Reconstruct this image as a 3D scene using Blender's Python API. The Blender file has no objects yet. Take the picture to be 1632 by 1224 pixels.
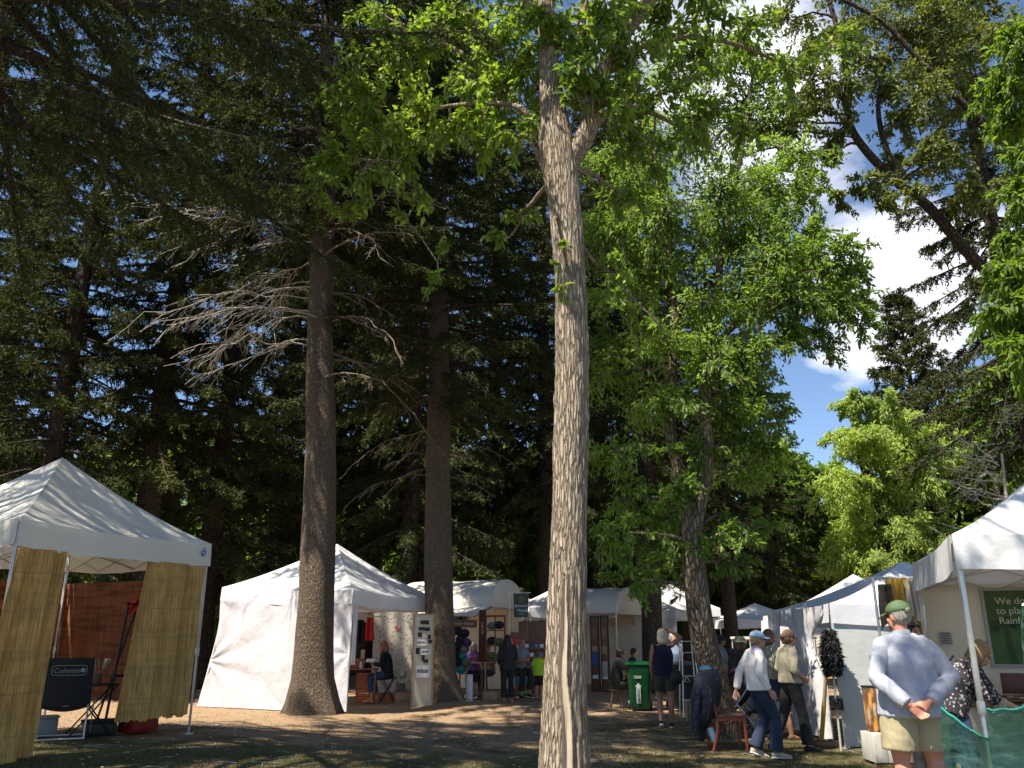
import bpy, bmesh, math, random
import numpy as np
from mathutils import Vector, Matrix, Euler
R = math.radians
C = bpy.context.scene.collection
S = bpy.context.scene
# ---------------------------------------------------------------- camera
F, TH = 1313.0, R(17.1)
cam = bpy.data.cameras.new('camera'); camo = bpy.data.objects.new('camera', cam); C.objects.link(camo)
camo.location = (0, 0, 1.5); camo.rotation_euler = (R(90) + TH, 0, 0)
cam.sensor_width = 36; cam.lens = 36 * F / 1632; cam.clip_end = 3000; cam.clip_start = 0.05
S.camera = camo
def P(px, py, d):
    """world point seen at photograph pixel (px,py), d metres ahead"""
    xc, yc = (px - 816) / F, (612 - py) / F
    y = math.cos(TH) - yc * math.sin(TH); z = math.sin(TH) + yc * math.cos(TH)
    return Vector((xc / y * d, d, 1.5 + z / y * d))
def gz(x, y):
    return 0.27 * math.exp(-((x + 5.6) ** 2 / 14 + (y - 11.4) ** 2 / 14))
def G(px, d):
    """ground point in the column px at distance d"""
    x = (px - 816) / 1373 * d
    return Vector((x, d, gz(x, d)))
# ---------------------------------------------------------------- world, sun, exposure
SUN_EL, SUN_DIR = R(58), Vector((-0.76, -0.65, 0)).normalized()
w = bpy.data.worlds.new("World"); S.world = w; w.use_nodes = True
nt = w.node_tree; nt.nodes.clear()
def nd(nt, t, **kw):
    n = nt.nodes.new(t)
    for k, v in kw.items(): setattr(n, k, v)
    return n
sky = nd(nt, 'ShaderNodeTexSky', sky_type='NISHITA', sun_disc=False)
sky.sun_elevation = SUN_EL; sky.sun_rotation = math.atan2(SUN_DIR.x, SUN_DIR.y)
sky.air_density = 1.0; sky.dust_density = 0.3; sky.ozone_density = 2.5; sky.altitude = 1600
bg = nd(nt, 'ShaderNodeBackground'); bg.inputs[1].default_value = 0.10
outw = nd(nt, 'ShaderNodeOutputWorld')
tc = nd(nt, 'ShaderNodeTexCoord')
sep = nd(nt, 'ShaderNodeSeparateXYZ'); nt.links.new(tc.outputs['Generated'], sep.inputs[0])
def mth(nt, op, a, b=None, clamp=False):
    n = nd(nt, 'ShaderNodeMath', operation=op); n.use_clamp = clamp
    for i, v in enumerate((a, b)):
        if v is None: continue
        if isinstance(v, (int, float)): n.inputs[i].default_value = v
        else: nt.links.new(v, n.inputs[i])
    return n.outputs[0]
zc = mth(nt, 'ADD', mth(nt, 'MAXIMUM', sep.outputs[2], 0.0), 0.12)
cmb = nd(nt, 'ShaderNodeCombineXYZ')
nt.links.new(mth(nt, 'DIVIDE', sep.outputs[0], zc), cmb.inputs[0]); nt.links.new(mth(nt, 'DIVIDE', sep.outputs[1], zc), cmb.inputs[1])
cn = nd(nt, 'ShaderNodeTexNoise'); cn.inputs['Scale'].default_value = 1.5; cn.inputs['Detail'].default_value = 7; cn.inputs['Roughness'].default_value = .58
nt.links.new(cmb.outputs[0], cn.inputs['Vector'])
def lobe(px, py, r, gain):
    d = (P(px, py, 10) - Vector((0, 0, 1.5))).normalized()
    vm = nd(nt, 'ShaderNodeVectorMath', operation='DISTANCE'); nt.links.new(tc.outputs['Generated'], vm.inputs[0]); vm.inputs[1].default_value = d
    return mth(nt, 'MULTIPLY', mth(nt, 'SUBTRACT', 1.0, mth(nt, 'DIVIDE', vm.outputs['Value'], r), clamp=True), gain)
m = lobe(1440, 450, .17, .55)
for a in ((1190, 150, .26, .55), (1570, 400, .14, .4), (1480, 120, .15, .35), (950, 80, .12, .2)): m = mth(nt, 'MAXIMUM', m, lobe(*a))
dens = mth(nt, 'ADD', cn.outputs['Fac'], mth(nt, 'SUBTRACT', m, .22))
cr = nd(nt, 'ShaderNodeValToRGB'); nt.links.new(dens, cr.inputs[0])
cr.color_ramp.elements[0].position = .50; cr.color_ramp.elements[1].position = .66
cr.color_ramp.elements[0].color = (0, 0, 0, 1); cr.color_ramp.elements[1].color = (1, 1, 1, 1)
cc = nd(nt, 'ShaderNodeValToRGB'); nt.links.new(dens, cc.inputs[0])
cc.color_ramp.elements[0].position = .55; cc.color_ramp.elements[0].color = (6.3, 6.3, 6.7, 1)
cc.color_ramp.elements[1].position = .95; cc.color_ramp.elements[1].color = (5.0, 5.1, 5.9, 1)
hs = nd(nt, 'ShaderNodeHueSaturation'); hs.inputs['Saturation'].default_value = 1.0; hs.inputs['Value'].default_value = .88; nt.links.new(sky.outputs[0], hs.inputs['Color'])
mx = nd(nt, 'ShaderNodeMix', data_type='RGBA'); nt.links.new(cr.outputs[0], mx.inputs[0]); nt.links.new(hs.outputs[0], mx.inputs[6]); nt.links.new(cc.outputs[0], mx.inputs[7])
nt.links.new(mx.outputs[2], bg.inputs[0]); nt.links.new(bg.outputs[0], outw.inputs[0])
sun = bpy.data.lights.new('sun', 'SUN'); sun.energy = 5.0; sun.angle = R(0.53); sun.color = (1, .92, .77)
suno = bpy.data.objects.new('sun', sun); C.objects.link(suno)
sd = Vector((SUN_DIR.x * math.cos(SUN_EL), SUN_DIR.y * math.cos(SUN_EL), math.sin(SUN_EL)))
suno.rotation_euler = sd.to_track_quat('Z', 'Y').to_euler()
S.view_settings.view_transform = 'Standard'; S.view_settings.look = 'None'; S.view_settings.gamma = 1
S.view_settings.exposure = 1.12
S.cycles.use_denoising = True; S.cycles.max_bounces = 6; S.cycles.transparent_max_bounces = 12; S.cycles.transmission_bounces = 6
S.cycles.sample_clamp_indirect = 6

# ---------------------------------------------------------------- helpers: tags
def tag(o, label=None, cat=None, group=None, kind=None):
    if label: o['label'] = label
    if cat: o['category'] = cat
    if group: o['group'] = group
    if kind: o['kind'] = kind
    return o
def thing(name, loc, label, cat, group=None, rz=0):
    o = bpy.data.objects.new(name, None); C.objects.link(o); o.location = loc; o.rotation_euler = (0, 0, rz)
    o.empty_display_size = .1
    return tag(o, label, cat, group)
def mesh_np(name, V, FC, mats, parent=None, smooth=False, midx=None):
    """V (n,3) array, FC list of (m,k) int arrays"""
    me = bpy.data.meshes.new(name)
    V = np.asarray(V, dtype=np.float32)
    FC = [np.asarray(f, dtype=np.int32) for f in FC if len(f)]
    nl = sum(f.size for f in FC); nf = sum(len(f) for f in FC)
    me.vertices.add(len(V)); me.vertices.foreach_set('co', V.ravel())
    me.loops.add(nl); me.polygons.add(nf)
    me.loops.foreach_set('vertex_index', np.concatenate([f.ravel() for f in FC]))
    tot = np.concatenate([np.full(len(f), f.shape[1], dtype=np.int32) for f in FC])
    st = np.zeros(nf, dtype=np.int32); st[1:] = np.cumsum(tot)[:-1]
    me.polygons.foreach_set('loop_start', st)
    try: me.polygons.foreach_set('loop_total', tot)
    except Exception: pass
    if smooth: me.polygons.foreach_set('use_smooth', np.ones(nf, dtype=bool))
    if midx is not None: me.polygons.foreach_set('material_index', np.asarray(midx, dtype=np.int32))
    me.update(calc_edges=True)
    for mm in (mats if isinstance(mats, (list, tuple)) else [mats]): me.materials.append(mm)
    o = bpy.data.objects.new(name, me); C.objects.link(o)
    if parent: o.parent = parent
    return o
class MB:
    """collects pieces into one mesh"""
    def __init__(s): s.V = []; s.F4 = []; s.F3 = []; s.FN = []; s.n = 0
    def add(s, V, q=(), t=(), ng=()):
        V = np.asarray(V, float)
        s.V.append(V)
        if len(q): s.F4.append(np.asarray(q) + s.n)
        if len(t): s.F3.append(np.asarray(t) + s.n)
        for g in ng: s.FN.append([i + s.n for i in g])
        s.n += len(V); return s
    def box(s, x0, x1, y0, y1, z0, z1, M=None, bev=0.0):
        b = min(bev, abs(x1 - x0) * .45, abs(y1 - y0) * .45, abs(z1 - z0) * .45)
        if b <= 0:
            V = np.array([(x, y, z) for z in (z0, z1) for y in (y0, y1) for x in (x0, x1)], float)
            q = [(0, 2, 3, 1), (4, 5, 7, 6), (0, 1, 5, 4), (2, 6, 7, 3), (0, 4, 6, 2), (1, 3, 7, 5)]
            if M is not None: V = xf(V, M)
            return s.add(V, q)
        bm = bmesh.new(); bmesh.ops.create_cube(bm, size=1)
        for v in bm.verts:
            v.co = ((x0 + x1) / 2 + v.co.x * (x1 - x0), (y0 + y1) / 2 + v.co.y * (y1 - y0), (z0 + z1) / 2 + v.co.z * (z1 - z0))
        bmesh.ops.bevel(bm, geom=bm.edges[:], offset=b, segments=2, profile=.5, affect='EDGES')
        return s.bm(bm, M)
    def bm(s, bm, M=None):
        bm.verts.index_update()
        V = np.array([v.co[:] for v in bm.verts]); 
        if M is not None: V = xf(V, M)
        q = [[v.index for v in f.verts] for f in bm.faces if len(f.verts) == 4]
        t = [[v.index for v in f.verts] for f in bm.faces if len(f.verts) == 3]
        ng = [[v.index for v in f.verts] for f in bm.faces if len(f.verts) > 4]
        bm.free(); return s.add(V, q, t, ng)
    def tube(s, pts, rad, n=8, cap=True, flat=1.0, M=None):
        pts = np.array([tuple(p) for p in pts], float); k = len(pts)
        rad = np.full(k, rad, float) if np.isscalar(rad) else np.asarray(rad, float)
        T = np.gradient(pts, axis=0); T /= np.linalg.norm(T, axis=1)[:, None] + 1e-9
        ref = np.array([0, 0, 1.]) if abs(T[0][2]) < .9 else np.array([1., 0, 0])
        A = np.zeros_like(T); a = np.cross(T[0], ref); a /= np.linalg.norm(a)
        for i in range(k):
            a = a - T[i] * a.dot(T[i]); a /= np.linalg.norm(a) + 1e-9; A[i] = a
        B = np.cross(T, A)
        th = np.linspace(0, 2 * math.pi, n, endpoint=False)
        V = pts[:, None, :] + rad[:, None, None] * (np.cos(th)[None, :, None] * A[:, None, :] + flat * np.sin(th)[None, :, None] * B[:, None, :])
        V = V.reshape(-1, 3)
        if M is not None: V = xf(V, M)
        i = np.arange(k - 1)[:, None] * n; j = np.arange(n)[None, :]; j2 = (j + 1) % n
        q = np.stack([i + j, i + j2, i + n + j2, i + n + j], -1).reshape(-1, 4)
        ng = [list(range(n))[::-1], [(k - 1) * n + x for x in range(n)]] if cap else []
        return s.add(V, q, (), ng)
    def lathe(s, prof, n=20, M=None, sx=1, sy=1):
        prof = np.array(prof, float); k = len(prof)
        th = np.linspace(0, 2 * math.pi, n, endpoint=False)
        V = np.stack([prof[:, 0, None] * np.cos(th) * sx, prof[:, 0, None] * np.sin(th) * sy, np.repeat(prof[:, 1, None], n, 1)], -1).reshape(-1, 3)
        if M is not None: V = xf(V, M)
        i = np.arange(k - 1)[:, None] * n; j = np.arange(n)[None, :]; j2 = (j + 1) % n
        q = np.stack([i + j, i + j2, i + n + j2, i + n + j], -1).reshape(-1, 4)
        return s.add(V, q, (), [list(range(n))[::-1], [(k - 1) * n + x for x in range(n)]])
    def ball(s, c, r, n=12, M=None):
        r = (r, r, r) if np.isscalar(r) else r
        k = max(6, n // 2 + 2); prof = [(max(math.sin(math.pi * i / (k - 1)), .01), -math.cos(math.pi * i / (k - 1))) for i in range(k)]
        L = Matrix.Translation(c) @ Matrix.Diagonal((r[0], r[1], r[2], 1))
        return s.lathe(prof, n, (M @ L) if M is not None else L)
    def grid(s, fn, nu, nv, M=None, thick=0.0):
        """fn(u,v)->(x,y,z); thick adds a back face"""
        uv = [(i / nu, j / nv) for j in range(nv + 1) for i in range(nu + 1)]
        V = np.array([fn(u, v) for u, v in uv], float)
        i = np.arange(nu)[None, :]; j = np.arange(nv)[:, None] * (nu + 1)
        q = np.stack([i + j, i + j + 1, i + j + nu + 2, i + j + nu + 1], -1).reshape(-1, 4)
        if thick:
            Gd = V.reshape(nv + 1, nu + 1, 3)
            N = np.cross(np.gradient(Gd, axis=1), np.gradient(Gd, axis=0)).reshape(-1, 3); N /= np.linalg.norm(N, axis=1)[:, None] + 1e-9
            V2 = V - N * thick; m = len(V); V = np.vstack([V, V2]); q2 = q[:, ::-1] + m
            rim = []
            idx = np.arange((nu + 1) * (nv + 1)).reshape(nv + 1, nu + 1)
            loop = list(idx[0, :]) + list(idx[1:, -1]) + list(idx[-1, :-1][::-1]) + list(idx[1:-1, 0][::-1])
            for a, b in zip(loop, loop[1:] + loop[:1]): rim.append((b, a, a + m, b + m))
            q = np.vstack([q, q2, np.array(rim)])
        if M is not None: V = xf(V, M)
        return s.add(V, q)
    def build(s, name, mat, parent=None, smooth=True, auto=35):
        V = np.vstack(s.V); fc = []
        if s.F4: fc.append(np.vstack(s.F4))
        if s.F3: fc.append(np.vstack(s.F3))
        for g in s.FN: fc.append(np.array([g]))
        o = mesh_np(name, V, fc, mat, parent, smooth)
        if smooth and auto and s.n < 200000: o.data.set_sharp_from_angle(angle=R(auto))
        return o
def xf(V, M):
    M = np.array(M); return V @ M[:3, :3].T + M[:3, 3]
def TR(x=0, y=0, z=0, rx=0, ry=0, rz=0): return Matrix.Translation((x, y, z)) @ Euler((R(rx), R(ry), R(rz))).to_matrix().to_4x4()
def text(name, body, size, M, mat, parent, extrude=.0015, align='LEFT', shear=0, sx=1.0):
    cu = bpy.data.curves.new(name, 'FONT'); cu.body = body; cu.size = size; cu.extrude = extrude; cu.align_x = align; cu.shear = shear
    o = bpy.data.objects.new(name, cu); C.objects.link(o)
    dg = bpy.context.evaluated_depsgraph_get(); me = bpy.data.meshes.new_from_object(o.evaluated_get(dg)); bpy.data.objects.remove(o)
    me.transform(Matrix.Diagonal((sx, 1, 1, 1)))
    me.transform(M); me.materials.clear(); me.materials.append(mat)
    o = bpy.data.objects.new(name, me); C.objects.link(o); o.parent = parent; return o
# value noise
_rn = np.random.RandomState(5); _tab = _rn.rand(4096).astype(float)
def vnoise(p):
    p = np.asarray(p, float); i = np.floor(p).astype(int); f = p - i; f = f * f * (3 - 2 * f); r = 0
    for dx in (0, 1):
        for dy in (0, 1):
            for dz in (0, 1):
                h = ((i[..., 0] + dx) * 73856093 ^ (i[..., 1] + dy) * 19349663 ^ (i[..., 2] + dz) * 83492791) & 4095
                wgt = (f[..., 0] if dx else 1 - f[..., 0]) * (f[..., 1] if dy else 1 - f[..., 1]) * (f[..., 2] if dz else 1 - f[..., 2])
                r = r + wgt * _tab[h]
    return r
def fbm(p, o=4):
    r = 0; a = .5; p = np.asarray(p, float)
    for k in range(o): r = r + a * (vnoise(p) - .5); p = p * 2.03 + 17.1; a *= .5
    return r
# ---------------------------------------------------------------- materials
def newmat(name):
    m = bpy.data.materials.new(name); m.use_nodes = True; nt = m.node_tree
    b = nt.nodes['Principled BSDF']; return m, nt, b
def noise(nt, scale=5, detail=4, rough=.6, vec=None, stretch=None, co='Object'):
    n = nd(nt, 'ShaderNodeTexNoise'); n.inputs['Scale'].default_value = scale; n.inputs['Detail'].default_value = detail; n.inputs['Roughness'].default_value = rough
    t = nd(nt, 'ShaderNodeTexCoord'); v = t.outputs[co]
    if stretch:
        mp = nd(nt, 'ShaderNodeMapping'); mp.inputs['Scale'].default_value = stretch; nt.links.new(v, mp.inputs[0]); v = mp.outputs[0]
    nt.links.new(v, n.inputs['Vector']); return n
def ramp(nt, fac, stops):
    r = nd(nt, 'ShaderNodeValToRGB'); nt.links.new(fac, r.inputs[0]); e = r.color_ramp.elements
    while len(e) < len(stops): e.new(.5)
    for x, (p, c) in zip(e, stops): x.position = p; x.color = (*c, 1) if len(c) == 3 else c
    return r
def bump(nt, b, h, strength=.4, dist=.01):
    n = nd(nt, 'ShaderNodeBump'); n.inputs['Strength'].default_value = strength; n.inputs['Distance'].default_value = dist
    nt.links.new(h, n.inputs['Height']); nt.links.new(n.outputs[0], b.inputs['Normal']); return n
def M_plain(name, col, rough=.6, var=.18, scale=9, metal=0, bmp=.15, stretch=None, spec=.4, dist=.01):
    m, nt, b = newmat(name)
    n = noise(nt, scale, 5, .6, stretch=stretch)
    lo = tuple(c * (1 - var) for c in col); hi = tuple(min(1, c * (1 + var)) for c in col)
    r = ramp(nt, n.outputs['Fac'], [(.3, lo), (.7, hi)]); nt.links.new(r.outputs[0], b.inputs['Base Color'])
    b.inputs['Roughness'].default_value = rough; b.inputs['Metallic'].default_value = metal; b.inputs['Specular IOR Level'].default_value = spec
    if bmp: bump(nt, b, n.outputs['Fac'], bmp, dist)
    return m
def M_leaf(name, cols, trans=.45, rough=.5, tcol=None, spec=.35):
    m, nt, b = newmat(name)
    g = nd(nt, 'ShaderNodeNewGeometry')
    r = ramp(nt, g.outputs['Random Per Island'], [(i / max(1, len(cols) - 1), c) for i, c in enumerate(cols)])
    n = noise(nt, .45, 2, .5)
    mxn = nd(nt, 'ShaderNodeMix', data_type='RGBA', blend_type='MULTIPLY'); mxn.inputs[0].default_value = .8
    rr = ramp(nt, n.outputs['Fac'], [(.35, (.62, .66, .7)), (.65, (1.25, 1.2, 1.05))])
    nt.links.new(r.outputs[0], mxn.inputs[6]); nt.links.new(rr.outputs[0], mxn.inputs[7])
    nt.links.new(mxn.outputs[2], b.inputs['Base Color']); b.inputs['Roughness'].default_value = rough; b.inputs['Specular IOR Level'].default_value = spec
    if trans:
        t = nd(nt, 'ShaderNodeBsdfTranslucent'); mt = nd(nt, 'ShaderNodeMix', data_type='RGBA', blend_type='MULTIPLY'); mt.inputs[0].default_value = 1
        nt.links.new(mxn.outputs[2], mt.inputs[6]); mt.inputs[7].default_value = (*(tcol or (1.7, 1.9, .6)), 1)
        nt.links.new(mt.outputs[2], t.inputs[0])
        ms = nd(nt, 'ShaderNodeMixShader'); ms.inputs[0].default_value = trans
        nt.links.new(b.outputs[0], ms.inputs[1]); nt.links.new(t.outputs[0], ms.inputs[2]); nt.links.new(ms.outputs[0], nt.nodes['Material Output'].inputs[0])
    return m
def M_fabric(name, col, trans=.25, var=.05, wr=.25, scale=3):
    m, nt, b = newmat(name)
    n = noise(nt, scale, 5, .55); n2 = noise(nt, 1.1, 3, .5, stretch=(1, 1, .35))
    ad = mth(nt, 'ADD', n.outputs['Fac'], n2.outputs['Fac'])
    r = ramp(nt, mth(nt, 'MULTIPLY', ad, .5), [(.3, tuple(c * (1 - var) for c in col)), (.7, tuple(min(1, c * (1 + var)) for c in col))])
    nt.links.new(r.outputs[0], b.inputs['Base Color']); b.inputs['Roughness'].default_value = .75; b.inputs['Specular IOR Level'].default_value = .25
    bump(nt, b, ad, wr, .06)
    if trans:
        t = nd(nt, 'ShaderNodeBsdfTranslucent'); nt.links.new(r.outputs[0], t.inputs[0])
        ms = nd(nt, 'ShaderNodeMixShader'); ms.inputs[0].default_value = trans
        nt.links.new(b.outputs[0], ms.inputs[1]); nt.links.new(t.outputs[0], ms.inputs[2]); nt.links.new(ms.outputs[0], nt.nodes['Material Output'].inputs[0])
    return m
def M_bark(name, plate, crack, sx, sz, strength=.9, warp=.35, dist=.03, mid=None, edge=(.0, .16)):
    m, nt, b = newmat(name)
    t = nd(nt, 'ShaderNodeTexCoord'); mp = nd(nt, 'ShaderNodeMapping'); mp.inputs['Scale'].default_value = (sx, sx, sz); nt.links.new(t.outputs['Object'], mp.inputs[0])
    wn = nd(nt, 'ShaderNodeTexNoise'); wn.inputs['Scale'].default_value = .9; wn.inputs['Detail'].default_value = 4; nt.links.new(mp.outputs[0], wn.inputs['Vector'])
    va = nd(nt, 'ShaderNodeVectorMath', operation='MULTIPLY_ADD'); nt.links.new(wn.outputs['Color'], va.inputs[0]); va.inputs[1].default_value = (warp * 3,) * 3; nt.links.new(mp.outputs[0], va.inputs[2])
    vo = nd(nt, 'ShaderNodeTexVoronoi', feature='DISTANCE_TO_EDGE'); vo.inputs['Scale'].default_value = 1; nt.links.new(va.outputs[0], vo.inputs['Vector'])
    fine = noise(nt, 60, 6, .7, stretch=(1, 1, .3)); big = noise(nt, 1.6, 4, .6)
    er = ramp(nt, vo.outputs['Distance'], [(edge[0], (0, 0, 0)), (edge[1], (1, 1, 1))])
    hgt = mth(nt, 'ADD', mth(nt, 'MULTIPLY', er.outputs[0], 1.0), mth(nt, 'MULTIPLY', fine.outputs['Fac'], .55))
    pc = ramp(nt, fine.outputs['Fac'], [(.3, tuple(c * .68 for c in plate)), (.55, plate), (.75, tuple(min(1, c * 1.25) for c in plate))])
    pm = nd(nt, 'ShaderNodeMix', data_type='RGBA', blend_type='MULTIPLY'); pm.inputs[0].default_value = .7; nt.links.new(pc.outputs[0], pm.inputs[6])
    bc = ramp(nt, big.outputs['Fac'], [(.3, (.72, .68, .64)), (.7, (1.15, 1.12, 1.1))]); nt.links.new(bc.outputs[0], pm.inputs[7])
    mxn = nd(nt, 'ShaderNodeMix', data_type='RGBA'); nt.links.new(er.outputs[0], mxn.inputs[0]); mxn.inputs[6].default_value = (*crack, 1); nt.links.new(pm.outputs[2], mxn.inputs[7])
    nt.links.new(mxn.outputs[2], b.inputs['Base Color']); b.inputs['Roughness'].default_value = .9; b.inputs['Specular IOR Level'].default_value = .2
    bump(nt, b, hgt, strength, dist); return m
# ================================================================ vegetation materials
m_bark_ash = M_bark('ash_bark', (.45, .38, .295), (.22, .17, .125), 38, 4.6, 1.0, .34, .02, edge=(.0, .20))
m_bark_ash2 = M_bark('ash_bark_grey', (.30, .245, .19), (.075, .055, .04), 20, 5.0, 1.0, .30, .03, edge=(.0, .30))
m_scar = M_plain('bare_wood', (.40, .325, .245), .7, .2, 14, stretch=(3, 3, .35), bmp=.4)
m_bark_spruce = M_bark('spruce_bark', (.29, .225, .17), (.12, .09, .068), 26, 9, 1.0, .75, .035, edge=(.0, .38))
m_bark_dark = M_bark('dark_bark', (.13, .10, .08), (.035, .026, .02), 14, 6, .9, .4, .03, edge=(.0, .35))
m_dead = M_plain('dead_wood', (.36, .33, .285), .85, .3, 12)
m_twig = M_plain('twig_bark', (.17, .13, .095), .85, .3, 8)
m_needle = M_leaf('spruce_needles', [(0.032, 0.045, 0.015), (0.049, 0.065, 0.021), (0.076, 0.089, 0.033), (0.044, 0.055, 0.020), (0.104, 0.114, 0.047)], .12, .8, (1.2, 1.3, .7), spec=.06)
m_needle_b = M_leaf('spruce_needles_blue', [(0.038, 0.051, 0.021), (0.059, 0.074, 0.031), (0.095, 0.111, 0.050), (0.048, 0.059, 0.024)], .12, .8, (1.2, 1.3, .8), spec=.06)
m_leaf_ash = M_leaf('ash_leaves', [(0.098, 0.161, 0.034), (0.154, 0.238, 0.050), (0.224, 0.315, 0.077), (0.126, 0.196, 0.049), (0.280, 0.350, 0.105)], .45, tcol=(1.9, 1.95, .6))
m_leaf_elm = M_leaf('elm_leaves', [(0.102, 0.167, 0.038), (0.152, 0.239, 0.055), (0.210, 0.297, 0.080), (0.116, 0.189, 0.046)], .45, tcol=(1.9, 2.0, .6))
m_leaf_bright = M_leaf('bright_leaves', [(0.093, 0.157, 0.031), (0.132, 0.202, 0.039), (0.171, 0.235, 0.049), (0.109, 0.168, 0.035)], .55)
m_leaf_willow = M_leaf('willow_leaves', [(0.180, 0.266, 0.082), (0.254, 0.350, 0.114), (0.317, 0.411, 0.164), (0.360, 0.423, 0.114), (0.212, 0.302, 0.101)], .5, tcol=(2.0, 2.0, .9))
m_leaf_yellow = M_leaf('yellow_leaf', [(.6, .35, .02), (.55, .4, .03)], .4)
m_grass = M_leaf('grass', [(.085, .10, .035), (.12, .125, .05), (.20, .17, .09), (.09, .10, .04)], .35, tcol=(1.3, 1.4, .6))

# ================================================================ leaf scatter
LEAF8 = (np.array([(0, 0, 0), (.28, .40, .10), (.62, .36, .06), (1, 0, -.10), (.62, -.36, .06), (.28, -.40, .10), (.3, 0, 0), (.65, 0, -.02)]),
         [(0, 6, 1), (0, 5, 6)], [(6, 7, 2, 1), (5, 4, 7, 6)], [(7, 3, 2), (4, 3, 7)])
LEAF4 = (np.array([(0, 0, 0), (.45, .42, .12), (1, 0, -.06), (.45, -.42, .12)]), [], [], [(0, 2, 1), (0, 3, 2)])
BLADE = (np.array([(0, 0, 0), (.4, .5, 0), (1, 0, 0), (.4, -.5, 0)]), [], [(0, 3, 2, 1)], [])
def scatter(shape, O, D, N, L, W):
    """O origins, D directions, N approximate normals, L lengths, W widths -> V, faces"""
    sv = shape[0]; k = len(sv); n = len(O)
    D = D / (np.linalg.norm(D, axis=1)[:, None] + 1e-9)
    Sd = np.cross(N, D); Sd /= np.linalg.norm(Sd, axis=1)[:, None] + 1e-9
    Nn = np.cross(D, Sd)
    V = O[:, None, :] + sv[None, :, 0, None] * (D * L[:, None])[:, None, :] + sv[None, :, 1, None] * (Sd * W[:, None])[:, None, :] + sv[None, :, 2, None] * (Nn * L[:, None])[:, None, :]
    off = (np.arange(n) * k)[:, None, None]
    tri = list(shape[1]) + list(shape[3]); fc = []
    if tri: fc.append((np.array(tri)[None] + off).reshape(-1, 3))
    if len(shape[2]): fc.append((np.array(shape[2])[None] + off).reshape(-1, 4))
    return V.reshape(-1, 3), fc
def merge(parts):
    V = []; F = []; n = 0
    for v, fc in parts:
        V.append(v); F += [f + n for f in fc]; n += len(v)
    by = {}
    for f in F: by.setdefault(f.shape[1], []).append(f)
    return np.vstack(V), [np.vstack(x) for x in by.values()]
def rnd_unit(rs, n):
    v = rs.normal(size=(n, 3)); return v / np.linalg.norm(v, axis=1)[:, None]

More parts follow.
